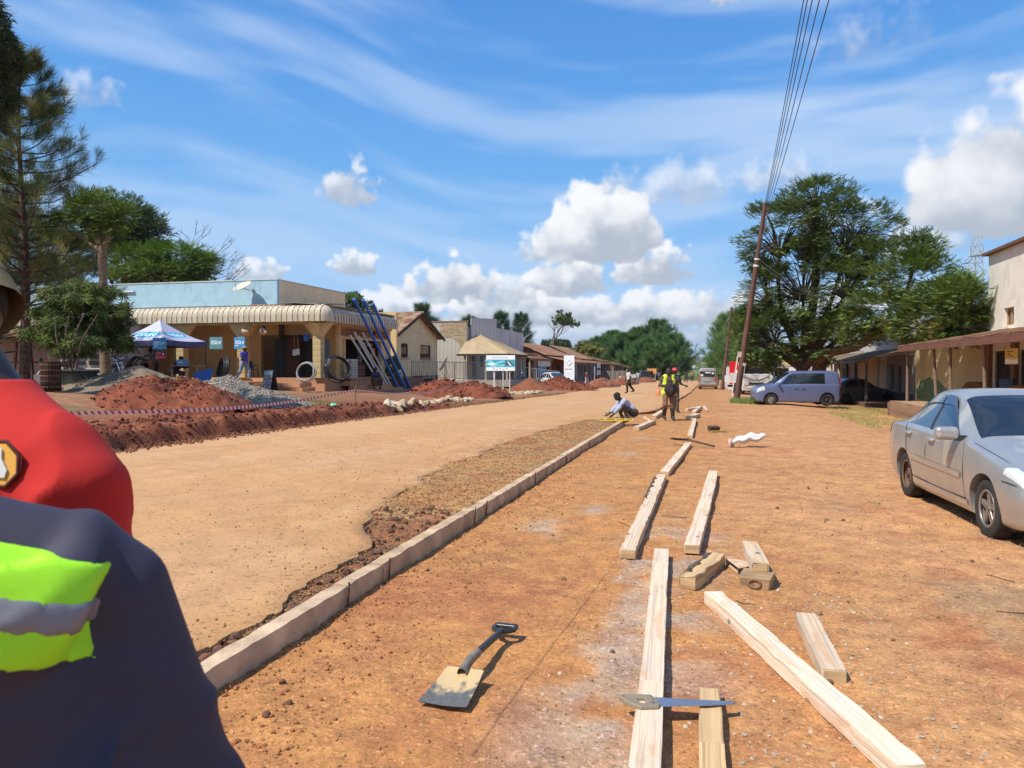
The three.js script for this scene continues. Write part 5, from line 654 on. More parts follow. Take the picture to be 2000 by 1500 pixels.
{ // hand saw lying flat across two boards
  const A = P(3.74, -0.4, 0), B = P(3.9, 0.13, 0), d = B.clone().sub(A), g = thing('hand_saw', 'hand saw with wooden grip lying across two boards', 'saw', A.clone().setY(gh(3.75, -0.25) + 0.094), Math.atan2(-d.z, d.x)); g.rotation.z = -0.045;
  const n = 46, pts = [[0.11, -0.055]]; for (let i = 0; i <= n; i++) { const k = i / n, x = 0.1 + k * 0.44; pts.push([x, 0.058 - 0.028 * k + (i % 2) * 0.004]); } pts.push([0.548, 0.022], [0.53, -0.002], [0.4, -0.022]); mesh('blade', prism(pts, 0.0016).rotateX(-PI / 2), M(L(0.5, 0.52, 0.56), { rough: 0.34, metal: 0.85, map: T.grain }), g);
  const s = new THREE.Shape([[-0.02, 0.035], [0.03, 0.06], [0.13, 0.055], [0.15, 0.02], [0.155, -0.045], [0.14, -0.075], [0.06, -0.08], [0.035, -0.06], [0.0, -0.015]].map(([x, y]) => new THREE.Vector2(x, y))); s.holes.push(new THREE.Path([[0.045, 0.022], [0.06, -0.042], [0.105, -0.048], [0.1, 0.02]].map(([x, y]) => new THREE.Vector2(x, y))));
  mesh('grip', new THREE.ExtrudeGeometry(s, { depth: 0.016, bevelEnabled: true, bevelSize: 0.005, bevelThickness: 0.005, bevelSegments: 2 }).rotateX(-PI / 2).translate(0, -0.008, 0), M(L(0.36, 0.29, 0.2), { map: T.wood, rough: 0.6 }), g); for (const [x, z] of [[0.125, 0.04], [0.135, 0.0], [0.13, -0.035]]) mesh('rivet', cyl(0.007, 0.007, 0.032, x, 0.0, z, 8), STEEL, g);
}
{ const g = thing('hoe', 'dark hoe lying across the pale plank', 'hoe', P(17.2, -0.5, 0.1), -TH); mesh('blade', [prism([[0, -0.04], [0.18, -0.1], [0.42, -0.1], [0.52, -0.03], [0.42, 0.09], [0.15, 0.07]], 0.012, 0.002).rotateX(-PI / 2 + 0.3).rotateY(PI - 0.35).translate(0.08, 0.05, 0)], M(L(0.05, 0.035, 0.03), { rough: 0.6, metal: 0.4 }), g); mesh('handle', bar(V(-0.02, 0.05, 0), V(0.55, -0.03, 0.55), 0.02, 0.024), woodM(0.14, 0.08, 0.06), g); mesh('eye', cyl(0.035, 0.035, 0.07, 0, 0.05, 0, 10, PI / 2), DARK, g); }
{ const g = thing('white_sack', 'crumpled white plastic sack blown up from the lot', 'sack', P(17.3, 0.4, gh(17.3, 0.4)), -TH); const s = new THREE.SphereGeometry(1, 40, 24), p = s.attributes.position; for (let i = 0; i < p.count; i++) { let x = p.getX(i), y = p.getY(i), z = p.getZ(i); const k = (n3(x * 3 + 5, y * 6, z * 5) - 0.5) * 0.45; const u = (x + 1) / 2; p.setXYZ(i, (u - 0.05) * 0.78, 0.06 + 0.2 * Math.sqrt(u) + y * (0.075 + 0.02 * u) * (1 + k) + 0.02 * Math.sin(x * 9), z * 0.15 * (1 + k) * (0.6 + 0.5 * u)); } s.computeVertexNormals(); mesh('sack_body', s, M(L(0.8, 0.79, 0.77), { map: T.cloth, rough: 0.6 }), g); mesh('sack_mouth', wob(new THREE.TorusGeometry(0.085, 0.03, 8, 18).rotateY(1.2).translate(0.0, 0.07, 0), 0.025, 14, 2), M(L(0.62, 0.4, 0.34), { rough: 0.7 }), g); }
{ const g = thing('float_block', 'small dark wooden float with a yellow grip on the lot', 'tool', P(21.2, 0.05, gh(21.2, 0)), -TH + 0.5); mesh('float_body', box(0.28, 0.12, 0.16, 0, 0.1, 0, 0.2), woodM(0.1, 0.06, 0.035), g); mesh('grip', box(0.45, 0.04, 0.07, 0.1, 0.03, 0.1), woodM(0.55, 0.4, 0.1), g); }
{ const pts = []; const A = P(6.85, -0.82, 0), B = P(3.2, -1.02, 0); for (let i = 0; i <= 20; i++) { const q = A.clone().lerp(B, i / 20), [s, t] = ST(q.x, q.z); pts.push(q.setY(gh(s, t) + 0.006)); } tag(mesh('string_line', new THREE.TubeGeometry(new THREE.CatmullRomCurve3(pts), 60, 0.0014, 4), M(L(0.2, 0.1, 0.05))), 'thin builder string stretched along the dirt beside the planks', 'string'); }
// traffic cone on the road
{ const g = thing('traffic_cone', 'faded orange traffic cone standing on the road', 'traffic cone', P(50.2, -3.35, fall(50) + 0.13), 0); mesh('cone_body', lathe([[0.15, 0.02], [0.03, 0.6], [0, 0.6]], 16), M(L(0.75, 0.2, 0.06), { rough: 0.7 }), g); mesh('base', box(0.4, 0.03, 0.4, 0, 0.015, 0), M(L(0.6, 0.17, 0.06)), g); mesh('pale_band', lathe([[0.108, 0.24], [0.08, 0.37]], 16), M(L(0.66, 0.36, 0.22)), g); }

// ---------------------------------------------------------------- heaps
function heap(name, label, s, t, rs, rt, h, c0, c1, { seed = 1, lump = 0.12, fine = 0.04, peaks = [[0, 0, 1]], sharp = 1 } = {}) {
  const N = 72, K = 34, p = [], uv = [], c = [], ix = [], y0 = gh(s, t);
  for (let k = 0; k <= K; k++) for (let i = 0; i <= N; i++) {
    const a = (i / N) * 2 * PI, r = (k / K) * (1 + 0.22 * (n2(Math.cos(a) * 1.6 + seed * 7, Math.sin(a) * 1.6 + 3) - 0.5)), ds = Math.cos(a) * r * rs * 1.08, dt = Math.sin(a) * r * rt * 1.08, S = s + ds, Tt = t + dt; let q = 0;
    for (const [ps, pt, ph] of peaks) q = Math.max(q, ph * Math.max(0, 1 - Math.hypot((ds / rs - ps), (dt / rt - pt)) / (1 - 0.35 * Math.hypot(ps, pt))) ** sharp);
    q = 1.12 * q / (1 + 0.12 * q) * (q > 0 ? 1 : 0); const e = sm(1.05, 0.85, k / K), nz = (fbm(S * 2.2 + seed, Tt * 2.2, 4) - 0.5) * lump + (fbm(S * 9, Tt * 9 + seed, 3) - 0.5) * fine * 2 + (n2(S * 26, Tt * 26) - 0.5) * fine * 0.7;
    const w = P(S, Tt, gh(S, Tt) * (1 - 0) + Math.max(-0.05, h * q + nz * e) - 0.06 * (1 - e)); p.push(w.x, w.y, w.z); uv.push(S, Tt + w.y); const m = mix3(c0, c1, sm(0.35, 0.68, fbm(S * 3 + seed, Tt * 3, 4))); c.push(...m);
    if (k && i) { const b = k * (N + 1) + i; ix.push(b - N - 2, b, b - 1, b - N - 2, b - N - 1, b); }
  }
  const g = new THREE.BufferGeometry(); g.setAttribute('position', new THREE.Float32BufferAttribute(p, 3)); g.setAttribute('uv', new THREE.Float32BufferAttribute(uv, 2)); g.setAttribute('color', new THREE.Float32BufferAttribute(c, 3)); g.setIndex(ix); g.computeVertexNormals();
  const pv = g.attributes.position, o = P(s, t, 0); g.translate(-o.x, 0, -o.z); const grp = new THREE.Group(); grp.name = numbered(name); scene.add(grp); grp.position.copy(o); tag(grp, label, 'heap'); mesh('heap_body', g, new THREE.MeshStandardMaterial({ vertexColors: true, map: T.dirt, bumpMap: T.dirtBump, bumpScale: 0.02, roughness: 0.98, side: THREE.DoubleSide }), grp); return [grp, g];
}
function strew(name, n, geos, m, place, parent, colors, label) {         // many small pieces nobody could count
  const o = new THREE.InstancedMesh(geos, m, n), d = new THREE.Object3D(), q = mulberry(n + name.length * 31); let k = 0;
  for (let i = 0; i < n; i++) { const w = place(q, i); if (!w) continue; d.position.copy(w.p); d.rotation.set(...(w.r ?? [q() * 6.3, q() * 6.3, q() * 6.3])); if (Array.isArray(w.s)) d.scale.set(...w.s); else d.scale.setScalar(w.s); d.updateMatrix(); o.setMatrixAt(k, d.matrix); if (colors) o.setColorAt(k, colors(q)); k++; }
  o.count = k; o.name = parent ? name : numbered(name); o.userData.kind = 'stuff'; if (label) { o.userData.label = label; } (parent ?? scene).add(o); return o;
}
const RK = [rock(3, 1, 1, 0.75), rock(8, 1, 1, 0.7), rock(15, 1, 0, 0.8)], CLODM = M(L(1, 1, 1), { map: T.dust, rough: 0.98 });
const tint = (a, b) => (q) => { const k = q(), v = 0.75 + 0.5 * q(); return L(lerp(a[0], b[0], k) * v, lerp(a[1], b[1], k) * v, lerp(a[2], b[2], k) * v); };
const R0 = [0.34, 0.092, 0.038], R1 = [0.22, 0.056, 0.025];
function onHeap(g, grp, n, name, size, cols, seed) { const p = g.attributes.position, o = grp.position; strew(name, n, RK[seed % 3], CLODM, (q) => { const i = Math.floor(q() * p.count); return { p: V(p.getX(i) + (q() - 0.5) * 0.1, p.getY(i) + 0.005, p.getZ(i) + (q() - 0.5) * 0.1), s: size[0] + (size[1] - size[0]) * q() ** 3 }; }, grp, cols); }
{
  let [a, g] = heap('red_soil_heap', 'fresh red soil heap behind the striped tape', 19.2, -15.1, 2.0, 2.15, 0.92, R0, R1, { seed: 2, lump: 0.3, fine: 0.09, sharp: 0.8, peaks: [[-0.05, -0.25, 1], [0, 0.3, 0.9], [0.2, 0, 0.95]] }); onHeap(g, a, 1500, 'clods', [0.012, 0.06], tint(R0, R1), 1);
  [a, g] = heap('grey_sand_heap', 'tall smooth grey sand heap behind the red soil heap', 21.7, -18.5, 2.2, 2.7, 0.88, [0.27, 0.205, 0.145], [0.33, 0.255, 0.185], { seed: 5, lump: 0.06, fine: 0.012, sharp: 1.1 }); heap('grey_sand_heap', 'lower grey sand heap between the tall one and the gravel', 21.9, -16.9, 1.9, 1.9, 0.75, [0.3, 0.23, 0.165], [0.4, 0.32, 0.23], { seed: 9, lump: 0.05, fine: 0.012, sharp: 1.15 });
  [a, g] = heap('gravel_heap', 'heap of pale crushed stone below the shop steps', 22.9, -15.3, 1.75, 2.35, 0.86, [0.58, 0.51, 0.42], [0.38, 0.33, 0.27], { seed: 12, lump: 0.05, fine: 0.03, sharp: 1, peaks: [[0.05, -0.28, 1], [0, 0.2, 0.66]] }); onHeap(g, a, 9000, 'crushed_stone', [0.02, 0.045], tint([0.85, 0.76, 0.62], [0.36, 0.31, 0.26]), 2);
  [a, g] = heap('red_soil_heap', 'double peaked red soil heap before the project board', 40.4, -13.4, 2.3, 2.7, 0.98, R0, R1, { seed: 17, lump: 0.25, fine: 0.07, sharp: 0.85, peaks: [[0.1, -0.35, 1], [-0.1, 0.3, 0.92]] }); onHeap(g, a, 700, 'clods', [0.02, 0.12], tint(R0, R1), 1);
  [a, g] = heap('red_soil_heap', 'pointed red soil heap below the stair railing', 56.6, -13.3, 1.7, 1.7, 1.05, [0.36, 0.13, 0.06], R0, { seed: 23, lump: 0.16, fine: 0.05 }); [a, g] = heap('red_soil_heap', 'broad red soil heap in front of the white car', 61.5, -11.6, 2.4, 2.6, 1.1, R0, R1, { seed: 29, lump: 0.3, fine: 0.08, sharp: 0.8, peaks: [[0, -0.2, 1], [0.1, 0.45, 0.6]] }); onHeap(g, a, 500, 'clods', [0.03, 0.14], tint(R0, R1), 1);
  heap('red_soil_heap', 'long low red soil heap beyond the white car', 77, -10.6, 5, 1.7, 0.8, [0.4, 0.17, 0.08], R0, { seed: 31, lump: 0.5, fine: 0.1, sharp: 0.6 }); heap('red_soil_heap', 'low red soil heap before the dark blue shop', 93, -10.2, 6, 1.6, 0.95, [0.42, 0.17, 0.08], R0, { seed: 37, lump: 0.5, fine: 0.1, sharp: 0.6 }); heap('red_soil_heap', 'low red soil ridge near the yellow board', 117, -9.6, 8, 1.5, 0.8, [0.42, 0.17, 0.08], R0, { seed: 41, lump: 0.4, fine: 0.1, sharp: 0.6 });
}
// stones set along the verge, one by one
{
  const q = mulberry(91), rm = [[0.6, 0.49, 0.3], [0.66, 0.57, 0.39], [0.5, 0.35, 0.2], [0.56, 0.4, 0.27], [0.34, 0.15, 0.09]].map(([r, g, b]) => wall(r, g, b)), shapes = [4, 9, 14, 19].map((k) => rock(k, 1, 2, 0.75)); let n = 0;
  const put = (s, t, r, label, group) => { const o = mesh('verge_stone', shapes[n % 4], rm[Math.floor(q() * (q() < 0.8 ? 4 : 5))], null, P(s, t, gh(s, t) + r * 0.3)); o.scale.set(r * (0.8 + 0.5 * q()), r * (0.8 + 0.3 * q()), r * (0.8 + 0.5 * q())); o.rotation.set(q() * 0.6, q() * 6, q() * 0.6); tag(o, label, 'stone', group); n++; };
  for (let i = 0; i < 50; i++) { const k = i / 49; put(lerp(25.4, 35.6, k) + (q() - 0.5) * 0.2, lerp(-11.1, -11.3, k) + (q() - 0.5) * 0.25 - 0.2 * Math.sin(k * 3), 0.1 + 0.07 * q(), 'pale stone in the double row along the road verge', 'stones in the double row on the verge'); }
  for (let i = 0; i < 30; i++) { const k = i / 29; put(lerp(28.0, 35.4, k) + (q() - 0.5) * 0.2, lerp(-12.2, -11.6, k) + (q() - 0.5) * 0.2, 0.1 + 0.06 * q(), 'pale stone in the double row along the road verge', 'stones in the double row on the verge'); }
  for (let i = 0; i < 30; i++) { const k = i / 29; put(lerp(37.5, 46.5, k), lerp(-13.2, -11.9, k) + (q() - 0.5) * 0.15, 0.12 + 0.08 * q(), 'pale stone in the row before the double peaked heap', 'stones in the row before the double peaked heap'); }
  for (let i = 0; i < 40; i++) { const k = q(); put(lerp(46, 52, k), lerp(-12.2, -10.9, q()) - 0.2 * k, 0.12 + 0.08 * q(), 'pale stone in the loose pile at the end of the row', 'stones in the loose pile beside the road'); }
}
// striped tape
{
  const st = canvasTex(64, 16, (x) => { x.fillStyle = '#efe6e0'; x.fillRect(0, 0, 64, 16); x.fillStyle = '#c23a44'; x.beginPath(); x.moveTo(0, 0); x.lineTo(26, 0); x.lineTo(38, 16); x.lineTo(12, 16); x.fill(); }); st.wrapS = THREE.RepeatWrapping;
  const m = new THREE.MeshStandardMaterial({ map: st, roughness: 0.5, side: THREE.DoubleSide }), tape = (label, pts, w) => { const c = new THREE.CatmullRomCurve3(pts), Ln = c.getLength(), g = sheet(120, 2, (u, v) => { const p = c.getPoint(u), tw = 0.25 * Math.sin(u * 9) + 0.4; return [p.x, p.y + (v - 0.5) * w * Math.cos(tw), p.z + (v - 0.5) * w * Math.sin(tw), u * Ln / 0.2, v]; }); tag(mesh('warning_tape', g, m), label, 'tape'); };
  tape('red and white striped warning tape along the raw red bank', [P(10.5, -12.6, 0.92), P(14, -12.7, 0.74), P(18, -12.7, 0.62), P(21.5, -12.7, 0.66), P(25.7, -12.6, 0.9)], 0.09); tape('thin striped tape running on behind the verge stones', [P(25.7, -12.6, 0.9), P(30, -12.7, 0.62), P(35, -13, 0.55), P(38.5, -13.4, 0.75)], 0.07);
  for (const [s, t, l] of [[25.7, -12.6, 'thin wooden stake holding both warning tapes'], [10.5, -12.6, 'thin wooden stake at the start of the striped tape'], [38.5, -13.4, 'thin wooden stake at the end of the thin tape']]) { const g = thing('stake', l, 'stake', P(s, t, gh(s, t)), 0); mesh('stake_shaft', box(0.04, 0.75, 0.03, 0, 0.35, 0, 0, 0.3), woodM(0.4, 0.24, 0.13), g); mesh('pointed_top', new THREE.ConeGeometry(0.025, 0.08, 4).translate(0, 0.76, 0), woodM(0.4, 0.24, 0.13), g); }
  const g = thing('green_sack', 'turquoise plastic sheet lying at the tape stake', 'sheet', P(24.6, -13.1, gh(24.6, -13.1)), 0); mesh('sheet_body', wob(new THREE.SphereGeometry(0.4, 20, 12).scale(1, 0.22, 0.6), 0.06, 5, 3), M(L(0.1, 0.42, 0.3), { rough: 0.4 }), g); mesh('fold', wob(new THREE.SphereGeometry(0.2, 14, 10).scale(1.2, 0.4, 0.7).translate(0.2, 0.06, 0), 0.04, 7, 5), M(L(0.14, 0.5, 0.36), { rough: 0.4 }), g);
}
// ---------------------------------------------------------------- loose stuff on the ground
{
  const at = (s, t, r) => P(s, t, gh(s, t) + r), PEB = tint([0.74, 0.38, 0.17], [0.62, 0.36, 0.2]);
  strew('gravel', 20000, RK[2], CLODM, (q) => { const s = 4 + 20 * q() ** 1.4, e = rightEdge(s), t = lerp(KERB_T - 0.09, e - 0.5 * q(), q()), r = 0.004 + 0.012 * q() ** 2.5; return { p: at(s, t, r * 0.3), s: r }; }, null, tint([0.66, 0.38, 0.16], [0.46, 0.22, 0.1]));
  strew('broken_asphalt', 420, RK[0], CLODM, (q) => { const s = 2.6 + 5.6 * q(), e = rightEdge(s), t = lerp(KERB_T - 0.1, e + 0.02, q()), r = 0.008 + 0.034 * q() ** 2.5; return { p: at(s, t, r * 0.3), s: r }; }, null, tint([0.4, 0.14, 0.075], [0.2, 0.12, 0.09]));
  strew('pebbles', 15000, RK[2], CLODM, (q) => { const s = 2.4 + 16 * q() ** 1.7, t = -2.5 + 8.5 * q(); if (fbm(s * 1.2, t * 1.2, 3) < 0.42 && q() < 0.7) return null; const r = 0.0025 + 0.009 * q() ** 4; return { p: at(s, t, r * 0.3), s: r }; }, null, PEB);
  strew('soil_crumbs', 2600, RK[2], CLODM, (q) => { const s = 3 + 14 * q() ** 1.5, t = KERB_T + 0.08 + 0.75 * q() ** 2, r = 0.004 + 0.012 * q() ** 3; return { p: at(s, t, r * 0.3), s: r }; }, null, tint([0.74, 0.33, 0.12], [0.6, 0.25, 0.1]));
  strew('dark_stones', 90, RK[1], CLODM, (q) => { const s = 2.6 + 10 * q() ** 1.4, t = -2.4 + 7 * q(), r = 0.012 + 0.016 * q() ** 2; return { p: at(s, t, r * 0.3), s: r }; }, null, tint([0.36, 0.15, 0.08], [0.5, 0.34, 0.22]));
  strew('pale_chips', 900, RK[2], CLODM, (q) => { const c = q(), s = c < 0.5 ? 3.3 + 3 * q() : 2.6 + 8 * q(), t = c < 0.5 ? 0.1 + 1.1 * q() : -0.9 + 1.1 * q(), r = 0.004 + 0.013 * q() ** 2.2; return { p: at(s, t, r * 0.25), s: [r, r * 0.4, r] , r: [q() * 0.5, q() * 6, q() * 0.5] }; }, null, tint([0.95, 0.78, 0.58], [0.75, 0.58, 0.42]));
  strew('bank_clods', 5200, RK[1], CLODM, (q) => { const s = 8 + 24 * q(), c = cutT(s), t = c + 0.25 - 2.6 * q() ** 1.5, r = 0.01 + 0.05 * q() ** 3; return { p: at(s, t, r * 0.2), s: r }; }, null, tint(R0, R1));
  strew('roadside_crumbs', 2600, RK[2], CLODM, (q) => { const s = 8 + 45 * q(), t = leftEdge(s) + 0.35 - 0.75 * q(), r = 0.01 + 0.035 * q() ** 3; return { p: P(s, t, Math.max(gh(s, t), fall(s) + 0.12) + r * 0.2), s: r }; }, null, tint([0.5, 0.26, 0.13], [0.32, 0.11, 0.055]));
  strew('road_grit', 1500, RK[2], CLODM, (q) => { const s = 3 + 16 * q(), t = rightEdge(s) - 3.2 * q() ** 2.2, r = 0.003 + 0.009 * q() ** 3; return { p: P(s, t, fall(s) + 0.135 + 0.02), s: r }; }, null, tint([0.56, 0.32, 0.15], [0.4, 0.2, 0.1]));
  const blade = new THREE.BufferGeometry(); blade.setAttribute('position', new THREE.Float32BufferAttribute([-0.5, 0, 0, 0.5, 0, 0, 0.35, 0.5, 0.06, -0.35, 0.5, 0.06, 0, 1, 0.25], 3)); blade.setIndex([0, 1, 2, 0, 2, 3, 3, 2, 4]); blade.computeVertexNormals(); norm(blade);
  const GM = M(L(1, 1, 1), { rough: 0.8, side: true });
  strew('dry_straw', 2600, blade, GM, (q) => { const s = 4.2 + 9 * q(), t = 0.6 + 4.6 * q(); if (fbm(s * 0.9 + 60, t * 1.4, 5) < 0.5) return null; return { p: at(s, t, 0.004), s: [0.004, 0.04 + 0.09 * q(), 0.02], r: [PI / 2 - 0.05, q() * 6.3, q() * 6.3] }; }, null, tint([0.56, 0.4, 0.2], [0.4, 0.27, 0.13]));
  const grassAt = (n, f, hgt, cols) => strew('grass', n, blade, GM, (q) => { const w = f(q); if (!w) return null; const [s, t] = w, h = hgt * (0.4 + 0.8 * q()); return { p: at(s, t, -0.01), s: [0.012, h, h * 0.8], r: [(q() - 0.5) * 0.7, q() * 6.3, (q() - 0.5) * 0.7] }; }, null, cols);
  const G1 = tint([0.13, 0.21, 0.035], [0.2, 0.24, 0.06]);
  grassAt(2600, (q) => { const a = q() * 6.3, r = Math.sqrt(q()); return [42.2 + Math.cos(a) * r * 1.8, 1.75 + Math.sin(a) * r * 0.85]; }, 0.32, G1);
  grassAt(9000, (q) => { const s = 25 + 18 * q(), t = 4.6 + 2.6 * q() + (s > 36 ? 0.6 : 0); return fbm(s * 0.7, t * 0.9, 3) > 0.45 ? [s, t] : null; }, 0.12, tint([0.22, 0.27, 0.06], [0.42, 0.34, 0.13]));
  grassAt(3000, (q) => { const s = 24 + 3.5 * q(), t = -13.8 - 2.6 * q(); return fbm(s, t, 3) > 0.48 ? [s, t] : null; }, 0.1, G1); grassAt(3600, (q) => { const s = 47 + 6 * q(), t = -16.6 + 1.7 * q(); return [s, t]; }, 0.16, G1); grassAt(700, (q) => { const s = 31 + 2.5 * q(), t = -10.7 - 0.35 * q(); return fbm(s * 2, t * 2, 3) > 0.45 ? [s, t] : null; }, 0.1, tint([0.3, 0.3, 0.1], [0.4, 0.34, 0.14]));
  grassAt(1500, (q) => [40 + 60 * q(), -14.2 - 1.5 * q()], 0.18, tint([0.2, 0.22, 0.07], [0.34, 0.28, 0.12]));
  const tw = mulberry(404); for (let i = 0; i < 12; i++) { const s = 3 + 8 * tw(), t = [-0.9, 1.6, 2.6, 3.4][i % 4] + tw() * 1.2, a = tw() * 6, l = 0.12 + 0.3 * tw(), A = P(s, t), m = [0, 0.4, 0.7, 1].map((k) => { const x = A.x + Math.cos(a) * l * k, z = A.z + Math.sin(a) * l * k + 0.03 * Math.sin(k * 5 + i), [u, v] = ST(x, z); return V(x, gh(u, v) + 0.008, z); }); tag(mesh('twig', tube(m, 0.0035, 4), woodM(0.16, 0.09, 0.05)), 'thin dry twig lying on the dirt lot', 'twig', 'twigs on the lot'); }
}

// ---------------------------------------------------------------- trees
const at3 = (px, py, d) => V((px - 1000) / 1500 * d, 1.72 - (py - 718) / 1500 * d, -d);
function taper(pts, r0, r1, seg = 8, n = pts.length * 4, seed = 0) {
  const c = new THREE.CatmullRomCurve3(pts), F = c.computeFrenetFrames(n, false), Ln = c.getLength();
  return sheet(seg, n, (u, v) => { const i = Math.round(v * n), p = c.getPointAt(v), r = lerp(r0, r1, v) * (1 + 0.18 * (n3(Math.cos(u * 6.283) + seed, Math.sin(u * 6.283), v * Ln * 1.2) - 0.5)), a = u * 2 * PI; return [p.x + (F.normals[i].x * Math.cos(a) + F.binormals[i].x * Math.sin(a)) * r, p.y + (F.normals[i].y * Math.cos(a) + F.binormals[i].y * Math.sin(a)) * r, p.z + (F.normals[i].z * Math.cos(a) + F.binormals[i].z * Math.sin(a)) * r, u * 2 * PI * r0, v * Ln]; });
}
function leafQuad(w, l, bend = 0.15) { const g = new THREE.BufferGeometry(); g.setAttribute('position', new THREE.Float32BufferAttribute([0, 0, 0, -w / 2, l * 0.45, 0.02 * l, w / 2, l * 0.45, 0.02 * l, 0, l, -bend * l], 3)); g.setIndex([0, 2, 1, 1, 2, 3]); g.computeVertexNormals(); return norm(g); }
const SPRAY = {};
{ const mk = (n, f) => { const a = []; for (let i = 0; i < n; i++) a.push(f(i / n, i)); return join(a); }, q = mulberry(3);
  SPRAY.fern = mk(22, (k, i) => leafQuad(0.05, 0.2 * (1 - 0.5 * k), 0.3).rotateZ((i % 2 ? 1 : -1) * 1.05).rotateX(0.2 * (q() - 0.5)).translate(0, 0.03 + k * 0.5, -0.18 * k * k));           // flat feathery frond
  SPRAY.broad = mk(11, (k, i) => leafQuad(0.1, 0.2 + 0.06 * q(), 0.25).rotateX(-0.4 - 0.9 * q()).rotateY(i * 2.4).translate(0, 0.04 * i * 0.4, 0));
  SPRAY.mango = mk(12, (k, i) => leafQuad(0.05, 0.24 + 0.06 * q(), 0.35).rotateX(-0.6 - 1.1 * q()).rotateY(i * 2.4).translate(0, 0.01 * i, 0));
  SPRAY.needle = mk(34, (k, i) => leafQuad(0.007, 0.2 + 0.05 * q(), 0.12).rotateX(-0.25 - 0.75 * q()).rotateY(i * 2.4).translate(0, 0.16 * k, 0));
  SPRAY.willow = mk(10, (k, i) => leafQuad(0.03, 0.22 + 0.1 * q(), 0.1).rotateX(-1.9 - 0.9 * q()).rotateY(i * 2.4).translate(0, -0.03 * i, 0));
  SPRAY.scale = mk(14, (k, i) => leafQuad(0.09, 0.26, 0.1).rotateX(-0.5 - 0.7 * q()).rotateY(i * 2.4).translate(0, 0.02 * i, 0)); }
const LEAF = new THREE.MeshPhysicalMaterial({ color: 0xffffff, roughness: 0.8, specularIntensity: 0.35, transmission: 0.28, thickness: 0, side: THREE.DoubleSide });
function crown(parent, kind, pts, cols, name = 'crown') {                 // pts: [x, y, z, tilt x, turn, tilt z, scale]
  const o = new THREE.InstancedMesh(SPRAY[kind], LEAF, pts.length), d = new THREE.Object3D(), q = mulberry(pts.length); d.rotation.order = 'YXZ';
  pts.forEach((w, i) => { d.position.set(w[0], w[1], w[2]); d.rotation.set(w[3], w[4], w[5]); d.scale.setScalar(w[6]); d.updateMatrix(); o.setMatrixAt(i, d.matrix); o.setColorAt(i, cols(q, w)); }); o.name = name; o.userData.kind = 'stuff'; parent.add(o); return o;
}
function lobeTree(name, label, base, lobes, { kind = 'fern', clumps = 26, per = 22, disc = 0.6, thick = 0.2, size = 1, cols, trunk = 0.25, bark = BARK, group, shell = 0.55, droop = 0.5, seed = 1, fork = 0.35, twigs = true }) {
  const g = thing(name, label, 'tree', base, 0, group), q = mulberry(seed * 97 + 5), pts = [], limbs = [], top = lobes.reduce((a, l) => a.add(l.c), V(0, 0, 0)).multiplyScalar(1 / lobes.length).sub(base), fk = V(top.x * 0.25, Math.max(0.8, top.y * fork), top.z * 0.25);
  mesh('trunk', taper([V(0, -0.2, 0), V(fk.x * 0.25 + 0.1 * (q() - 0.5), fk.y * 0.5, fk.z * 0.25), fk], trunk, trunk * 0.72, 10, 14, seed), bark, g);
  for (const l of lobes) {
    const c = l.c.clone().sub(base), r = l.r, m = fk.clone().lerp(c, 0.5).add(V((q() - 0.5) * r[0] * 0.5, (q() - 0.2) * r[1] * 0.35, (q() - 0.5) * r[2] * 0.5)); mesh('limb', taper([fk.clone().multiplyScalar(0.97), m, c], trunk * 0.5, trunk * 0.1, 7, 12, seed + r[0]), bark, g);
    const N = Math.round(clumps * (l.k ?? 1)); for (let i = 0; i < N; i++) {
      const a = q() * 2 * PI, z = 2 * q() - 1, rad = shell + (1 - shell) * Math.cbrt(q()), h = Math.sqrt(1 - z * z), p = V(c.x + Math.cos(a) * h * r[0] * rad, c.y + z * r[1] * rad, c.z + Math.sin(a) * h * r[2] * rad);
      if (twigs && i % 2 === 0) limbs.push(taper([c.clone().lerp(m, 0.35), c.clone().lerp(p, 0.55).add(V(0, 0.1 * r[1], 0)), p], trunk * 0.12, trunk * 0.03, 4, 5, i));
      for (let k = 0; k < per; k++) { const b = q() * 2 * PI, w = Math.sqrt(q()) * disc; if (kind === 'fern') { const o = p.clone().sub(c).divide(V(...r)).normalize(), az = Math.atan2(o.x, o.z) + (q() - 0.5) * 2.2; pts.push([p.x + Math.cos(b) * w, p.y + (q() - 0.5) * thick * 2, p.z + Math.sin(b) * w, PI / 2 - Math.asin(clamp(o.y, -1, 1)) * 0.55 + (q() - 0.3) * 0.9, az, (q() - 0.5) * 1.2, size * (0.6 + 0.6 * q())]); continue; } pts.push([p.x + Math.cos(b) * w, p.y + (q() - 0.5) * thick - w * 0.22, p.z + Math.sin(b) * w, PI / 2 * (kind === 'fern' ? 0.9 + 0.5 * q() : 0.55 + droop * 0.6 * q()), -b + PI / 2 + (q() - 0.5) * 1.2, (q() - 0.5) * 0.8, size * (0.7 + 0.6 * q()), p.y]); } }
  }
  if (limbs.length) mesh('branches', limbs, bark, g); crown(g, kind, pts, cols ?? tint([0.045, 0.1, 0.02], [0.1, 0.16, 0.035])); return g;
}
const lb = (px, py, d, rx, ry = rx, k = 1, rz = rx) => ({ c: at3(px, py, d), r: [rx * d / 1500, ry * d / 1500, rz * d / 1500], k });
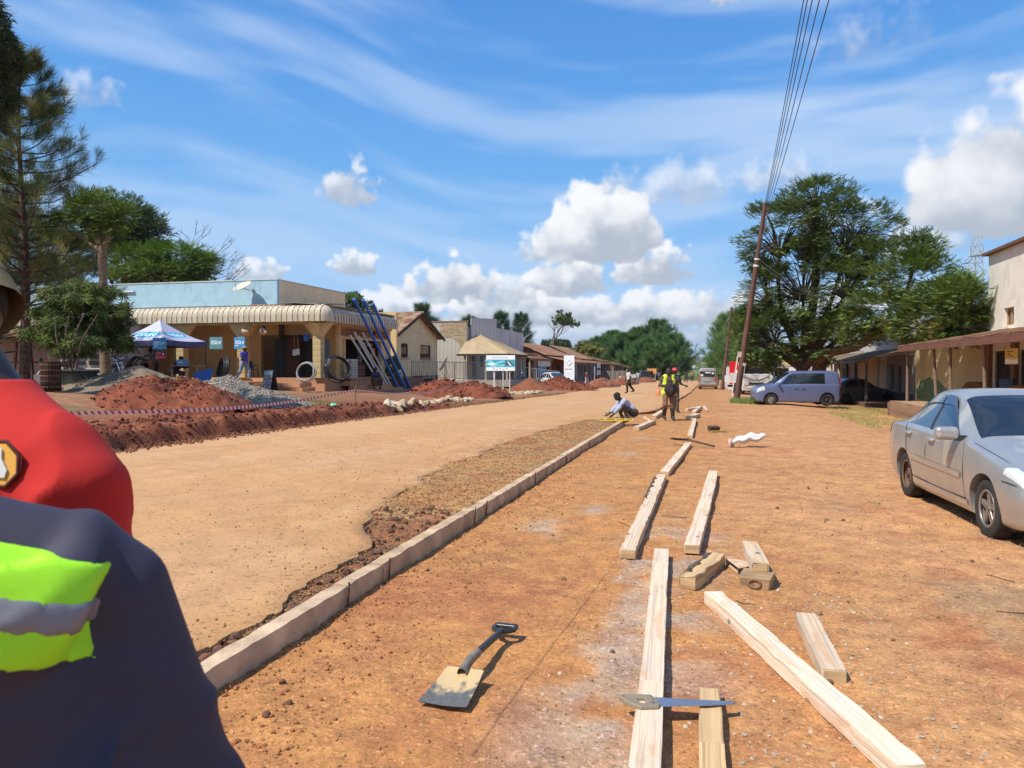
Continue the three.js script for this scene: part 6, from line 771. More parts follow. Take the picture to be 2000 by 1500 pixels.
{ // the big feathery tree on the right
  const base = at3(1562, 0, 43.5).setY(-0.45); const g = lobeTree('feathery_tree', 'huge feathery leaved tree standing over the grey shop row', base, [lb(1595, 425, 43.5, 88, 68, 1.35), lb(1520, 465, 44.3, 80, 75, 1.25, 55), lb(1660, 460, 42.7, 85, 70, 1.3), lb(1565, 560, 43.5, 105, 85, 1.4), lb(1655, 560, 41.9, 85, 65, 1.1), lb(1490, 580, 44.3, 50, 70, 0.9, 34), lb(1500, 665, 43.5, 62, 55, 1, 40), lb(1600, 660, 42.7, 70, 45, 0.8), lb(1705, 515, 41.1, 45, 45, 0.6), lb(1590, 375, 43.5, 45, 25, 0.4), lb(1660, 640, 41.1, 60, 35, 0.7), lb(1458, 660, 45.1, 24, 50, 0.4, 20)], { clumps: 62, per: 32, disc: 0.5, thick: 0.24, size: 0.62, trunk: 0.46, cols: tint([0.075, 0.135, 0.028], [0.2, 0.25, 0.05]), seed: 3, shell: 0.5, fork: 0.3 });
  mesh('trunk', taper([V(0.5, -0.2, 0.3), V(0.75, 1.3, 0.3), V(1.0, 2.6, 0.4), V(0.4, 4.4, 0.2)], 0.42, 0.3, 10, 14, 8), woodM(0.2, 0.11, 0.06), g);
  const b = at3(1590, 708, 43.2).sub(base), pts = [b, at3(1615, 690, 42), at3(1655, 681, 40.5), at3(1680, 672, 39.5), at3(1705, 650, 38), at3(1760, 622, 35), at3(1830, 590, 31.5)].map((p, i) => (i ? p.sub(base) : p)); mesh('limb', taper(pts, 0.3, 0.07, 9, 30, 12), woodM(0.17, 0.1, 0.06), g);
  const q = mulberry(8), more = []; for (const l of [lb(1785, 545, 34, 72, 52, 1.3), lb(1850, 585, 30.5, 58, 42, 1.1), lb(1720, 610, 37, 62, 38, 1), lb(1790, 490, 34.5, 34, 26, 0.4), lb(1882, 585, 29, 34, 34, 0.6), lb(1795, 635, 33, 60, 35, 0.9), lb(1690, 655, 38, 45, 24, 0.5), lb(1862, 630, 29.5, 42, 36, 0.6), lb(1800, 470, 34.5, 10, 10, 0.08)]) { const c = l.c.clone().sub(base); mesh('limb', taper([pts[5].clone().lerp(pts[4], q()), c.clone().lerp(pts[5], 0.5).add(V(0, 0.3, 0)), c], 0.1, 0.03, 6, 8, q() * 9), BARK, g);
    for (let i = 0; i < 44 * l.k; i++) { const a = q() * 6.283, z = 2 * q() - 1, h = Math.sqrt(1 - z * z), rad = 0.5 + 0.5 * Math.cbrt(q()), p = V(c.x + Math.cos(a) * h * l.r[0] * rad, c.y + z * l.r[1] * rad, c.z + Math.sin(a) * h * l.r[2] * rad); for (let k = 0; k < 32; k++) { const e = q() * 6.283, w = Math.sqrt(q()) * 0.45; const o = p.clone().sub(c).divide(V(...l.r)).normalize(); more.push([p.x + Math.cos(e) * w, p.y + (q() - 0.5) * 0.5, p.z + Math.sin(e) * w, PI / 2 - Math.asin(clamp(o.y, -1, 1)) * 0.55 + (q() - 0.3) * 0.9, Math.atan2(o.x, o.z) + (q() - 0.5) * 2.2, (q() - 0.5) * 1.2, 0.36 + 0.36 * q()]); } } }
  crown(g, 'fern', more, tint([0.08, 0.15, 0.03], [0.22, 0.28, 0.05]), 'side_crown');
}
// conifers with whorls of needle tufts
function pine(label, base, h, spread, { seed = 1, tufts = 10, whorls = 17, bare = 0.18, cols = tint([0.051, 0.102, 0.034], [0.204, 0.204, 0.06]), ts = 1.4, rise = 0.35, group, r = 0.2, name = 'pine_tree' } = {}) {
  const g = thing(name, label, 'tree', base, 0, group), q = mulberry(seed * 51), pts = [], br = []; mesh('trunk', taper([V(0, -0.2, 0), V(0.08 * h * (q() - 0.5), h * 0.4, 0), V(0.05 * h * (q() - 0.5), h * 0.75, 0.1), V(0, h, 0)], r, 0.025, 9, 20, seed), M(L(0.2, 0.12, 0.08), { map: T.bark, rough: 1, bump: T.bark, bs: 0.02 }), g);
  for (let w = 0; w < whorls; w++) { const k = bare + (1 - bare) * (w + 0.5 * q()) / whorls, y = h * k, L0 = spread * Math.pow(1 - k, 0.75) * (0.75 + 0.5 * q()) + 0.2, nb = 5; for (let b = 0; b < nb; b++) { const a = (b / nb) * 6.283 + w * 0.9 + q(), A = V(0, y, 0), B = V(Math.cos(a) * L0 * 0.55, y + L0 * rise * 0.3, Math.sin(a) * L0 * 0.55), C = V(Math.cos(a) * L0, y + L0 * rise, Math.sin(a) * L0); br.push(taper([A, B, C], 0.05 * (1 - k) + 0.018, 0.01, 5, 6, w + b)); const cv = new THREE.CatmullRomCurve3([A, B, C]); for (let i = 0; i < tufts; i++) { const f = 0.32 + 0.68 * (i + q()) / tufts, p = cv.getPoint(Math.min(1, f)), j = L0 * 0.17; pts.push([p.x + (q() - 0.5) * j, p.y + (q() - 0.35) * j, p.z + (q() - 0.5) * j, 0.35 + 0.7 * q(), -a + PI / 2 + (q() - 0.5) * 1.3, (q() - 0.5), ts * (0.7 + 0.6 * q())]); } } }
  for (let i = 0; i < 10; i++) pts.push([0, h - 0.06 * i, 0, 0.3 * q(), q() * 6, 0, ts]); mesh('branches', br, BARK, g); crown(g, 'needle', pts, cols); return g;
}
{
  const A = (px, d, y) => at3(px, 718, d).setY(y);
  pine('tall pine with a thin bare lower trunk beside the mango', A(48, 30, 0.95), 12.9, 4.2, { seed: 4, tufts: 16, whorls: 24, bare: 0.21, ts: 1.8, rise: 0.42, r: 0.21, cols: tint([0.06, 0.111, 0.034], [0.255, 0.221, 0.06]) });
  pine('dark pine crowding behind the tall pine', A(-40, 37, 0.9), 11, 4.4, { seed: 9, tufts: 9, whorls: 17, bare: 0.12, ts: 2.0, r: 0.24, cols: tint([0.043, 0.093, 0.034], [0.102, 0.153, 0.048]) });
  const mg = lobeTree('mango_tree', 'dark glossy mango growing out of the pierced drum', A(140, 23.9, 1.8), [lb(150, 615, 25.5, 72, 55, 1.4), lb(100, 640, 25, 42, 42, 0.8), lb(205, 615, 26, 42, 55, 0.9), lb(165, 575, 26, 45, 30, 0.6), lb(135, 672, 24.5, 50, 22, 0.5), lb(225, 660, 26, 25, 28, 0.4)], { kind: 'mango', clumps: 34, per: 11, disc: 0.24, thick: 0.24, size: 0.8, trunk: 0.05, cols: tint([0.055, 0.085, 0.018], [0.15, 0.18, 0.035]), seed: 6, fork: 0.25, twigs: true });
  for (let i = 0; i < 4; i++) mesh('stem', taper([V((i - 1.5) * 0.1, -0.1, 0), V((i - 1.5) * 0.25, 0.7, 0.1), V((i - 1.5) * 0.45, 1.6, -0.3)], 0.035, 0.02, 6, 8, i), BARK, mg);
  const sl = lobeTree('slim_tree', 'slim tree with a ringed pale trunk in front of the truck', A(207, 28.5, 1.0), [lb(205, 405, 29, 40, 26, 0.8), lb(165, 420, 29.5, 40, 30, 0.7), lb(238, 425, 28.5, 20, 22, 0.4), lb(220, 455, 29, 26, 18, 0.4), lb(130, 450, 30, 34, 26, 0.5)], { kind: 'fern', clumps: 40, per: 24, disc: 0.42, thick: 0.2, size: 0.42, trunk: 0.2, bark: woodM(0.3, 0.2, 0.12), cols: tint([0.07, 0.14, 0.02], [0.17, 0.25, 0.04]), seed: 7, fork: 0.82 }); for (let i = 0; i < 16; i++) mesh('trunk_ring', new THREE.TorusGeometry(0.175 - i * 0.0035, 0.014, 6, 14).rotateX(PI / 2).translate(0, 0.25 + i * 0.17, 0), woodM(0.2, 0.14, 0.09), sl);
  lobeTree('shade_tree', 'broad bright green tree spreading behind the blue parapet', A(300, 62, 0.6), [lb(350, 512, 62, 66, 34, 1.5), lb(270, 520, 62, 56, 36, 1.2), lb(385, 525, 61, 32, 26, 0.6), lb(310, 535, 60, 70, 18, 0.8)], { kind: 'fern', clumps: 62, per: 34, disc: 0.85, thick: 0.32, size: 0.8, trunk: 0.4, cols: tint([0.09, 0.17, 0.025], [0.2, 0.29, 0.04]), seed: 11, fork: 0.6 });
  lobeTree('shade_tree', 'dark round tree standing behind the bright green one', A(235, 68, 0.6), [lb(250, 440, 68, 52, 50, 1.3), lb(200, 430, 68, 50, 50, 1.2), lb(300, 455, 68, 28, 28, 0.6), lb(225, 500, 68, 60, 40, 1)], { kind: 'fern', clumps: 56, per: 34, disc: 0.95, thick: 0.4, size: 0.95, trunk: 0.4, cols: tint([0.051, 0.102, 0.027], [0.153, 0.221, 0.051]), seed: 12, fork: 0.5 });
  lobeTree('shade_tree', 'dense dark tree behind the two pines', A(60, 52, 0.6), [lb(40, 480, 52, 75, 75, 1.6), lb(110, 500, 52, 55, 50, 1), lb(10, 400, 52, 50, 60, 1)], { kind: 'fern', clumps: 56, per: 32, disc: 0.85, thick: 0.36, size: 0.85, trunk: 0.35, cols: tint([0.051, 0.102, 0.027], [0.17, 0.221, 0.051]), seed: 13, fork: 0.4 });
  lobeTree('drooping_tree', 'dark tree whose drooping twigs hang in from above', A(-170, 21.5, 0.9), [lb(-20, 60, 20.5, 45, 60, 1.1), lb(-30, 160, 20.5, 60, 60, 1.2), lb(10, 120, 20.5, 36, 40, 0.7), lb(-60, 240, 20.5, 50, 40, 0.8), lb(-120, 100, 20.5, 90, 120, 1.2), lb(-5, 205, 20.5, 22, 22, 0.3)], { kind: 'willow', clumps: 40, per: 12, disc: 0.2, thick: 0.22, size: 0.9, trunk: 0.25, cols: tint([0.034, 0.06, 0.025], [0.076, 0.102, 0.034]), seed: 14, fork: 0.75 });
  // leafless branches above the roof line
  const bareTree = (label, base, h, seed, n, sp, leaf) => { const g = thing('bare_tree', label, 'tree', base, 0), q = mulberry(seed), a = [], ends = []; const grow = (p, dir, len, r, dep) => { const e = p.clone().addScaledVector(dir, len), m = p.clone().lerp(e, 0.5).add(V((q() - 0.5) * len * 0.15, (q() - 0.5) * len * 0.1, (q() - 0.5) * len * 0.15)); a.push(taper([p, m, e], r, r * 0.6, dep > 2 ? 4 : 6, 5, dep)); if (dep > n) { ends.push(e); return; } const k = dep < 1 ? 3 : 2 + (q() < 0.4 ? 1 : 0); for (let i = 0; i < k; i++) grow(e, dir.clone().add(V((q() - 0.5) * sp, 0.15 + (q() - 0.5) * sp * 0.7, (q() - 0.5) * sp)).normalize(), len * (0.62 + 0.2 * q()), r * 0.6, dep + 1); }; grow(V(0, 0, 0), V(0.05, 1, 0), h * 0.36, h * 0.02, 0); mesh('trunk', a.slice(0, 1), BARK, g); mesh('branches', a.slice(1), M(L(0.16, 0.13, 0.12), { rough: 1 }), g); if (leaf) { const pts = []; ends.forEach((e) => { if (q() < leaf) for (let i = 0; i < 7; i++) pts.push([e.x + (q() - 0.5) * 0.9, e.y + (q() - 0.5) * 0.6, e.z + (q() - 0.5) * 0.9, 1 + q(), q() * 6, q(), 1.6]); }); crown(g, 'broad', pts, tint([0.051, 0.093, 0.031], [0.136, 0.17, 0.051])); } return g; };
  bareTree('leafless grey tree rising behind the bright green crown', A(350, 66, 0.6), 11.6, 5, 5, 1.25, 0); bareTree('leafless grey tree beside the dark round tree', A(268, 70, 0.6), 13.5, 15, 5, 1.1, 0); bareTree('sparse open tree behind the orange roofed shop', A(1068, 108, -0.4), 10, 9, 3, 1.3, 0.45);
  lobeTree('shade_tree', 'dark tree behind the end of the hardware shop', A(692, 60, 0.5), [lb(690, 605, 60, 26, 28, 0.9), lb(715, 625, 60, 24, 22, 0.6), lb(675, 620, 60, 20, 25, 0.5)], { kind: 'broad', clumps: 28, per: 14, disc: 0.5, thick: 0.5, size: 1.3, trunk: 0.25, cols: tint([0.051, 0.093, 0.027], [0.119, 0.17, 0.048]), seed: 16, fork: 0.5 });
  lobeTree('round_bush', 'clipped green bush between the blue pipes and cream house', A(763, 46.2, 0.55), [lb(763, 722, 46.2, 17, 24, 0.8)], { kind: 'broad', clumps: 60, per: 10, disc: 0.14, thick: 0.2, size: 0.5, trunk: 0.05, cols: tint([0.07, 0.12, 0.02], [0.17, 0.24, 0.05]), seed: 17, fork: 0.5, twigs: false });
  const NB = { cols: tint([0.034, 0.076, 0.037], [0.085, 0.145, 0.051]), ts: 3.2, tufts: 7, whorls: 15, r: 0.2 }; pine('pointed dark conifer behind the grey store cladding', A(978, 112, -0.3), 9.6, 2.4, { ...NB, seed: 21 }); pine('pointed dark conifer behind the pale sign panel', A(1018, 118, -0.3), 9.9, 2.7, { ...NB, seed: 22 }); pine('dark conifer top behind the brick patch', A(916, 100, 0), 7.9, 1.8, { ...NB, seed: 23 }); pine('dark conifer behind the rusty gable roof', A(824, 95, 0), 9.0, 2.2, { ...NB, seed: 24 }); pine('small dark conifer beside the gable roof ridge', A(842, 99, 0), 7.6, 1.8, { ...NB, seed: 25 });
  // the wood at the bend
  const wd = (label, px, d, h, sp, seed) => pine(label, A(px, d, fall(d) - 0.2), h, sp, { name: 'wood_tree', seed, tufts: 20, whorls: 19, bare: 0.06, ts: 3.1, rise: 0.55, r: 0.3, cols: tint([0.05, 0.115, 0.035], [0.14, 0.23, 0.06]), group: 'trees of the wood at the bend' });
  [['tallest tree of the wood, standing next to the road', 1284, 146, 11.2, 6.4], ['bushy tree of the wood, leaning over the road', 1314, 142, 8.2, 4.8], ['broad tree in the middle of the wood', 1246, 150, 9.8, 6], ['tree of the wood between the broad and the pointed one', 1222, 146, 8.6, 5.2], ['tree of the wood with a pointed top beside the broad one', 1197, 154, 9.4, 5.4], ['tree of the wood above the dark blue shop', 1172, 150, 8.0, 5], ['outermost tree of the wood behind the red roof', 1148, 158, 7.6, 5], ['low tree of the wood filling the gap by the road', 1266, 140, 7.4, 5]].forEach(([l, px, d, h, sp], i) => wd(l, px, d, h, sp, 31 + i));
  lobeTree('shade_tree', 'low yellowish tree behind the gabled shop', A(1150, 125, fall(125)), [lb(1152, 682, 125, 24, 10, 0.6)], { kind: 'broad', clumps: 30, per: 12, disc: 0.7, thick: 0.5, size: 2, trunk: 0.2, cols: tint([0.12, 0.14, 0.03], [0.26, 0.24, 0.06]), seed: 35, fork: 0.4, twigs: false });
  lobeTree('shade_tree', 'round dark tree behind the open sparse one', A(1085, 120, -0.5), [lb(1085, 678, 120, 22, 12, 0.8)], { kind: 'broad', clumps: 30, per: 12, disc: 0.7, thick: 0.5, size: 2.2, trunk: 0.2, cols: tint([0.034, 0.068, 0.025], [0.085, 0.119, 0.043]), seed: 36, fork: 0.4, twigs: false });
  // right verge
  pine('pale green conifer beside the second power pole', A(1422, 96, -0.6), 8.6, 4.0, { seed: 41, tufts: 11, whorls: 20, bare: 0.1, ts: 3, rise: 0.25, cols: tint([0.085, 0.17, 0.051], [0.204, 0.289, 0.085]) }); pine('pale green conifer behind the leaning pole', A(1458, 82, -0.5), 8.2, 4, { seed: 42, tufts: 11, whorls: 18, bare: 0.12, ts: 3, cols: tint([0.068, 0.153, 0.043], [0.17, 0.255, 0.068]) });
  lobeTree('roadside_tree', 'low yellow green tree at the slender poles', A(1400, 118, -0.7), [lb(1398, 703, 118, 18, 13, 0.8), lb(1415, 712, 116, 14, 10, 0.5)], { kind: 'broad', clumps: 30, per: 12, disc: 0.5, thick: 0.4, size: 1.7, trunk: 0.12, cols: tint([0.1, 0.14, 0.03], [0.2, 0.24, 0.06]), seed: 43, fork: 0.4, twigs: false });
  // far wooded valley: nobody could count these
  const BL = [rock(71, 1, 1, 0.8), rock(75, 1, 1, 0.75)]; strew('far_trees', 5200, BL[0], M(L(1, 1, 1), { rough: 1 }), (q) => { const d = 230 + 3200 * q() ** 1.8, a = TH + (q() - 0.5) * 0.5, x = Math.sin(a) * d, z = -Math.cos(a) * d, ahead = sm(0.1, 0.75, Math.cos(a - TH)), m = fbm(Math.cos(a) * 2.4 + 5 + d / 1500, Math.sin(a) * 2.4 + d / 900, 4), y = lerp(fall(190) - 0.02 * (d - 190), -12 - 34 * sm(200, 1300, d) + 60 * sm(2600, 5200, d) * (0.6 + 0.8 * m) + (m - 0.5) * 26 * sm(300, 1500, d), ahead * sm(150, 420, d)); if (fbm(x / 160, z / 160, 3) < 0.42) return null; const r = 2.5 + 3.5 * q(); return { p: V(x, y + r * 0.3, z), s: [r * 1.3, r, r * 1.3], r: [0, q() * 6, 0] }; }, null, tint([0.051, 0.102, 0.034], [0.119, 0.17, 0.051]));
  [[1362, 716, 420, 9, 'distant white roofed house in the valley beyond the crest'], [1346, 714, 520, 6, 'small distant house with a pale roof in the valley'], [1375, 709, 700, 8, 'faint distant house on the valley floor']].forEach(([px, py, d, w, l]) => { const p = at3(px, py, d), b = thing('distant_house', l, 'house', p.clone().setY(p.y - 4), -0.3); mesh('walls', box(w, 4, w * 0.7, 0, 1, 0), wall(0.5, 0.46, 0.4), b); mesh('roof', prism([[-w * 0.55, 0], [w * 0.55, 0], [0, w * 0.28]], w * 0.8).translate(0, 3, w * 0.4), M(L(0.62, 0.64, 0.66), { rough: 0.5 }), b); });
}

// ---------------------------------------------------------------- vehicles: a lofted shell with cut wheel arches, glass laid into it
const EV = new Evaluator(); EV.useGroups = false; EV.attributes = ['position', 'normal', 'uv'];
function shell(st, bulge = 0.03, crownY = 0.025) {                        // stations [x, bottom, belt, top, sill half width, belt half width, roof half width], front to rear
  st = [...st].sort((a, b) => a[0] - b[0]); const X = st.map((q) => q[0]);
  const par = (x, c) => { let i = 0; while (i < X.length - 2 && x > X[i + 1]) i++; const x0 = X[i], x1 = X[i + 1], k = clamp((x - x0) / (x1 - x0), 0, 1), y0 = st[i][c], y1 = st[i + 1][c], m0 = i ? (y1 - st[i - 1][c]) / (x1 - X[i - 1]) : (y1 - y0) / (x1 - x0), m1 = i < X.length - 2 ? (st[i + 2][c] - y0) / (X[i + 2] - x0) : (y1 - y0) / (x1 - x0), h = x1 - x0, lim = (m) => (y1 === y0 ? 0 : Math.abs(m) > 3 * Math.abs((y1 - y0) / h) ? 3 * (y1 - y0) / h : Math.sign(m) === Math.sign(y1 - y0) ? m : 0); const a = lim(m0), b = lim(m1), k2 = k * k, k3 = k2 * k; return (2 * k3 - 3 * k2 + 1) * y0 + (k3 - 2 * k2 + k) * h * a + (-2 * k3 + 3 * k2) * y1 + (k3 - k2) * h * b; };
  const S = (x, v) => { const y0 = par(x, 1), yb = par(x, 2), yt = par(x, 3), w0 = par(x, 4), wb = par(x, 5), wt = par(x, 6), f = (a, b) => clamp((v - a) / (b - a), 0, 1); let z, y;
    if (v < 0.1) { z = f(0, 0.1) * w0 * 0.92; y = y0; } else if (v < 0.18) { const a = f(0.1, 0.18) * PI / 2; z = w0 * 0.92 + Math.sin(a) * w0 * 0.08; y = y0 + (1 - Math.cos(a)) * 0.09; } else if (v < 0.5) { const k = f(0.18, 0.5); z = lerp(w0, wb, k) + bulge * Math.sin(k * PI); y = lerp(y0 + 0.09, yb, k); } else if (v < 0.56) { const k = f(0.5, 0.56); z = wb - 0.035 * k * k; y = yb + Math.min(0.03, (yt - yb) * 0.3) * k; } else if (v < 0.82) { const k = f(0.56, 0.82), b = yb + Math.min(0.03, (yt - yb) * 0.3); z = lerp(wb - 0.035, wt, k) + 0.012 * Math.sin(k * PI); y = lerp(b, yt - Math.min(0.06, (yt - b) * 0.5), k); } else { const k = f(0.82, 1), b = yb + Math.min(0.03, (yt - yb) * 0.3), d = Math.min(0.06, (yt - b) * 0.5); z = wt * Math.cos(k * PI / 2); y = yt - d + d * Math.sin(Math.min(1, k * 2.2) * PI / 2) + crownY * Math.sin(k * PI / 2) ** 2; }
    return V(x, y, z); };
  const N = V(0, 0, 0), normal = (x, v) => { const e = 0.004, a = S(x + e, v).sub(S(x - e, v)), b = S(x, Math.min(1, v + e)).sub(S(x, Math.max(0, v - e))); return a.cross(b).normalize(); };
  const x0 = X[0], x1 = X[X.length - 1], nv = 46, nu = 72, ring = [];
  const body = () => { const p = [], ix = []; const vs = []; for (let j = 0; j <= nv; j++) vs.push([j / nv, 1]); for (let j = nv - 1; j > 0; j--) vs.push([j / nv, -1]); const m = vs.length; for (let i = 0; i <= nu; i++) { const x = lerp(x0, x1, i / nu); for (const [v, s] of vs) { const q = S(x, v); p.push(q.x, q.y, q.z * s); } } for (let i = 0; i < nu; i++) for (let j = 0; j < m; j++) { const a = i * m + j, b = i * m + (j + 1) % m, c = a + m, d = b + m; ix.push(a, c, b, b, c, d); } for (const [i, f] of [[0, 1], [nu, -1]]) { const x = lerp(x0, x1, i / nu), yc = (par(x, 1) + par(x, 2)) / 2; p.push(x, yc, 0); const c = p.length / 3 - 1; for (let j = 0; j < m; j++) { const a = i * m + j, b = i * m + (j + 1) % m; f > 0 ? ix.push(c, a, b) : ix.push(c, b, a); } } const g = new THREE.BufferGeometry(); g.setAttribute('position', new THREE.Float32BufferAttribute(p, 3)); g.setIndex(ix); g.computeVertexNormals();
    const uv = new Float32Array(p.length / 3 * 2); for (let i = 0; i < p.length / 3; i++) { uv[2 * i] = p[3 * i]; uv[2 * i + 1] = p[3 * i + 1] * 0.6 + p[3 * i + 2]; } g.setAttribute('uv', new THREE.BufferAttribute(uv, 2)); return norm(g); };
  const patch = (xb0, xb1, xt0, xt1, v0, v1, off = 0.004, both = true, n = 10) => [1, -1].slice(0, both ? 2 : 1).map((s) => sheet(n, n, (u, k) => { const x = lerp(lerp(xb0, xb1, u), lerp(xt0, xt1, u), k), v = lerp(v0, v1, k), q = S(x, v).addScaledVector(normal(x, v), off); return [q.x, q.y, q.z * s]; }));
  const across = (xa, xb, v0, off = 0.004, n = 14) => sheet(n, 8, (u, k) => { const v = u < 0.5 ? lerp(v0, 1, u * 2) : lerp(1, v0, u * 2 - 1), s = u < 0.5 ? 1 : -1, x = lerp(xa, xb, k), q = S(x, Math.min(v, 0.9999)).addScaledVector(normal(x, Math.min(v, 0.998)), off); return [q.x, q.y, q.z * s]; });
  const line = (pts, r = 0.005, off = 0.001) => [1, -1].map((s) => tube(pts.map(([x, v]) => { const q = S(x, v).addScaledVector(normal(x, v), off); return V(q.x, q.y, q.z * s); }), r, 4, pts.length * 5));
  return { S, normal, body, patch, across, line, par };
}
function cutArches(g, wheels, R, w, depth = 0.34) { let a = new Brush(g); a.updateMatrixWorld(); for (const x of wheels) for (const s of [-1, 1]) { const c = new Brush(norm(new THREE.CylinderGeometry(R, R, depth, 28).rotateX(PI / 2).translate(x[0], x[1], s * (w - depth / 2 + 0.12)))); c.updateMatrixWorld(); a = EV.evaluate(a, c, SUBTRACTION); a.updateMatrixWorld(); } return norm(a.geometry); }
const TY = {};
function wheel(parent, x, y, z, R, w, style, side, tyreM = RUBBER) {
  const k = R + '_' + w; TY[k] ??= lathe([[R * 0.62, -w * 0.42], [R * 0.74, -w * 0.5], [R * 0.93, -w * 0.48], [R, -w * 0.36], [R * 1.004, 0], [R, w * 0.36], [R * 0.93, w * 0.48], [R * 0.74, w * 0.5], [R * 0.62, w * 0.42]], 36).rotateX(PI / 2);
  const t = mesh('wheel', TY[k], tyreM, parent, V(x, y, z)), r = R * 0.63, zz = side * w * 0.4, dusty = M(L(0.24, 0.13, 0.075), { map: T.dust, rough: 0.8 }), rimM = style === 'alloy' ? M(L(0.5, 0.46, 0.4), { map: T.dust, rough: 0.4, metal: 0.6 }) : style === 'dusty' ? dusty : M(L(0.08, 0.075, 0.075), { map: T.dust, rough: 0.6 });
  mesh('rim', [new THREE.TorusGeometry(r * 0.96, R * 0.05, 6, 30).translate(0, 0, zz), new THREE.CylinderGeometry(r, r, w * 0.75, 26, 1, true).rotateX(PI / 2)], rimM, t);
  mesh('brake_disc', cyl(r * 0.7, r * 0.7, 0.02, 0, 0, zz - side * w * 0.45, 26, PI / 2), STEEL, t);
  if (style === 'alloy' || style === 'multi') { const n = style === 'alloy' ? 5 : 10, a = []; for (let i = 0; i < n; i++) a.push(rbox(r * (n === 5 ? 0.34 : 0.12), r * 0.92, 0.035, 0.012, 0, r * 0.5, zz - side * 0.02).rotateZ(i / n * 2 * PI)); mesh('spokes', a, style === 'alloy' ? rimM : M(L(0.5, 0.46, 0.42), { rough: 0.4, metal: 0.5 }), t); } else { const a = [lathe([[0, 0.03], [r * 0.35, 0.03], [r * 0.5, 0], [r * 0.92, -0.02], [r * 0.96, 0.02]], 26).rotateX(side * PI / 2).translate(0, 0, zz - side * 0.05)]; mesh('disc', a, rimM, t); for (let i = 0; i < 8; i++) mesh('wheel_nut', cyl(R * 0.035, R * 0.035, 0.03, Math.cos(i * 0.785) * r * 0.42, Math.sin(i * 0.785) * r * 0.42, zz - side * 0.03, 6, PI / 2), STEEL, t); }
  mesh('hub_cap', cyl(r * 0.2, r * 0.2, 0.05, 0, 0, zz - side * 0.02, 14, PI / 2), rimM, t);
}
const LAMP_M = M(L(0.6, 0.62, 0.62), { rough: 0.1, clearcoat: 1 }), RED_L = M(L(0.4, 0.03, 0.02), { rough: 0.2, clearcoat: 1 }), SEAM = M(L(0.03, 0.03, 0.03), { rough: 0.8 });
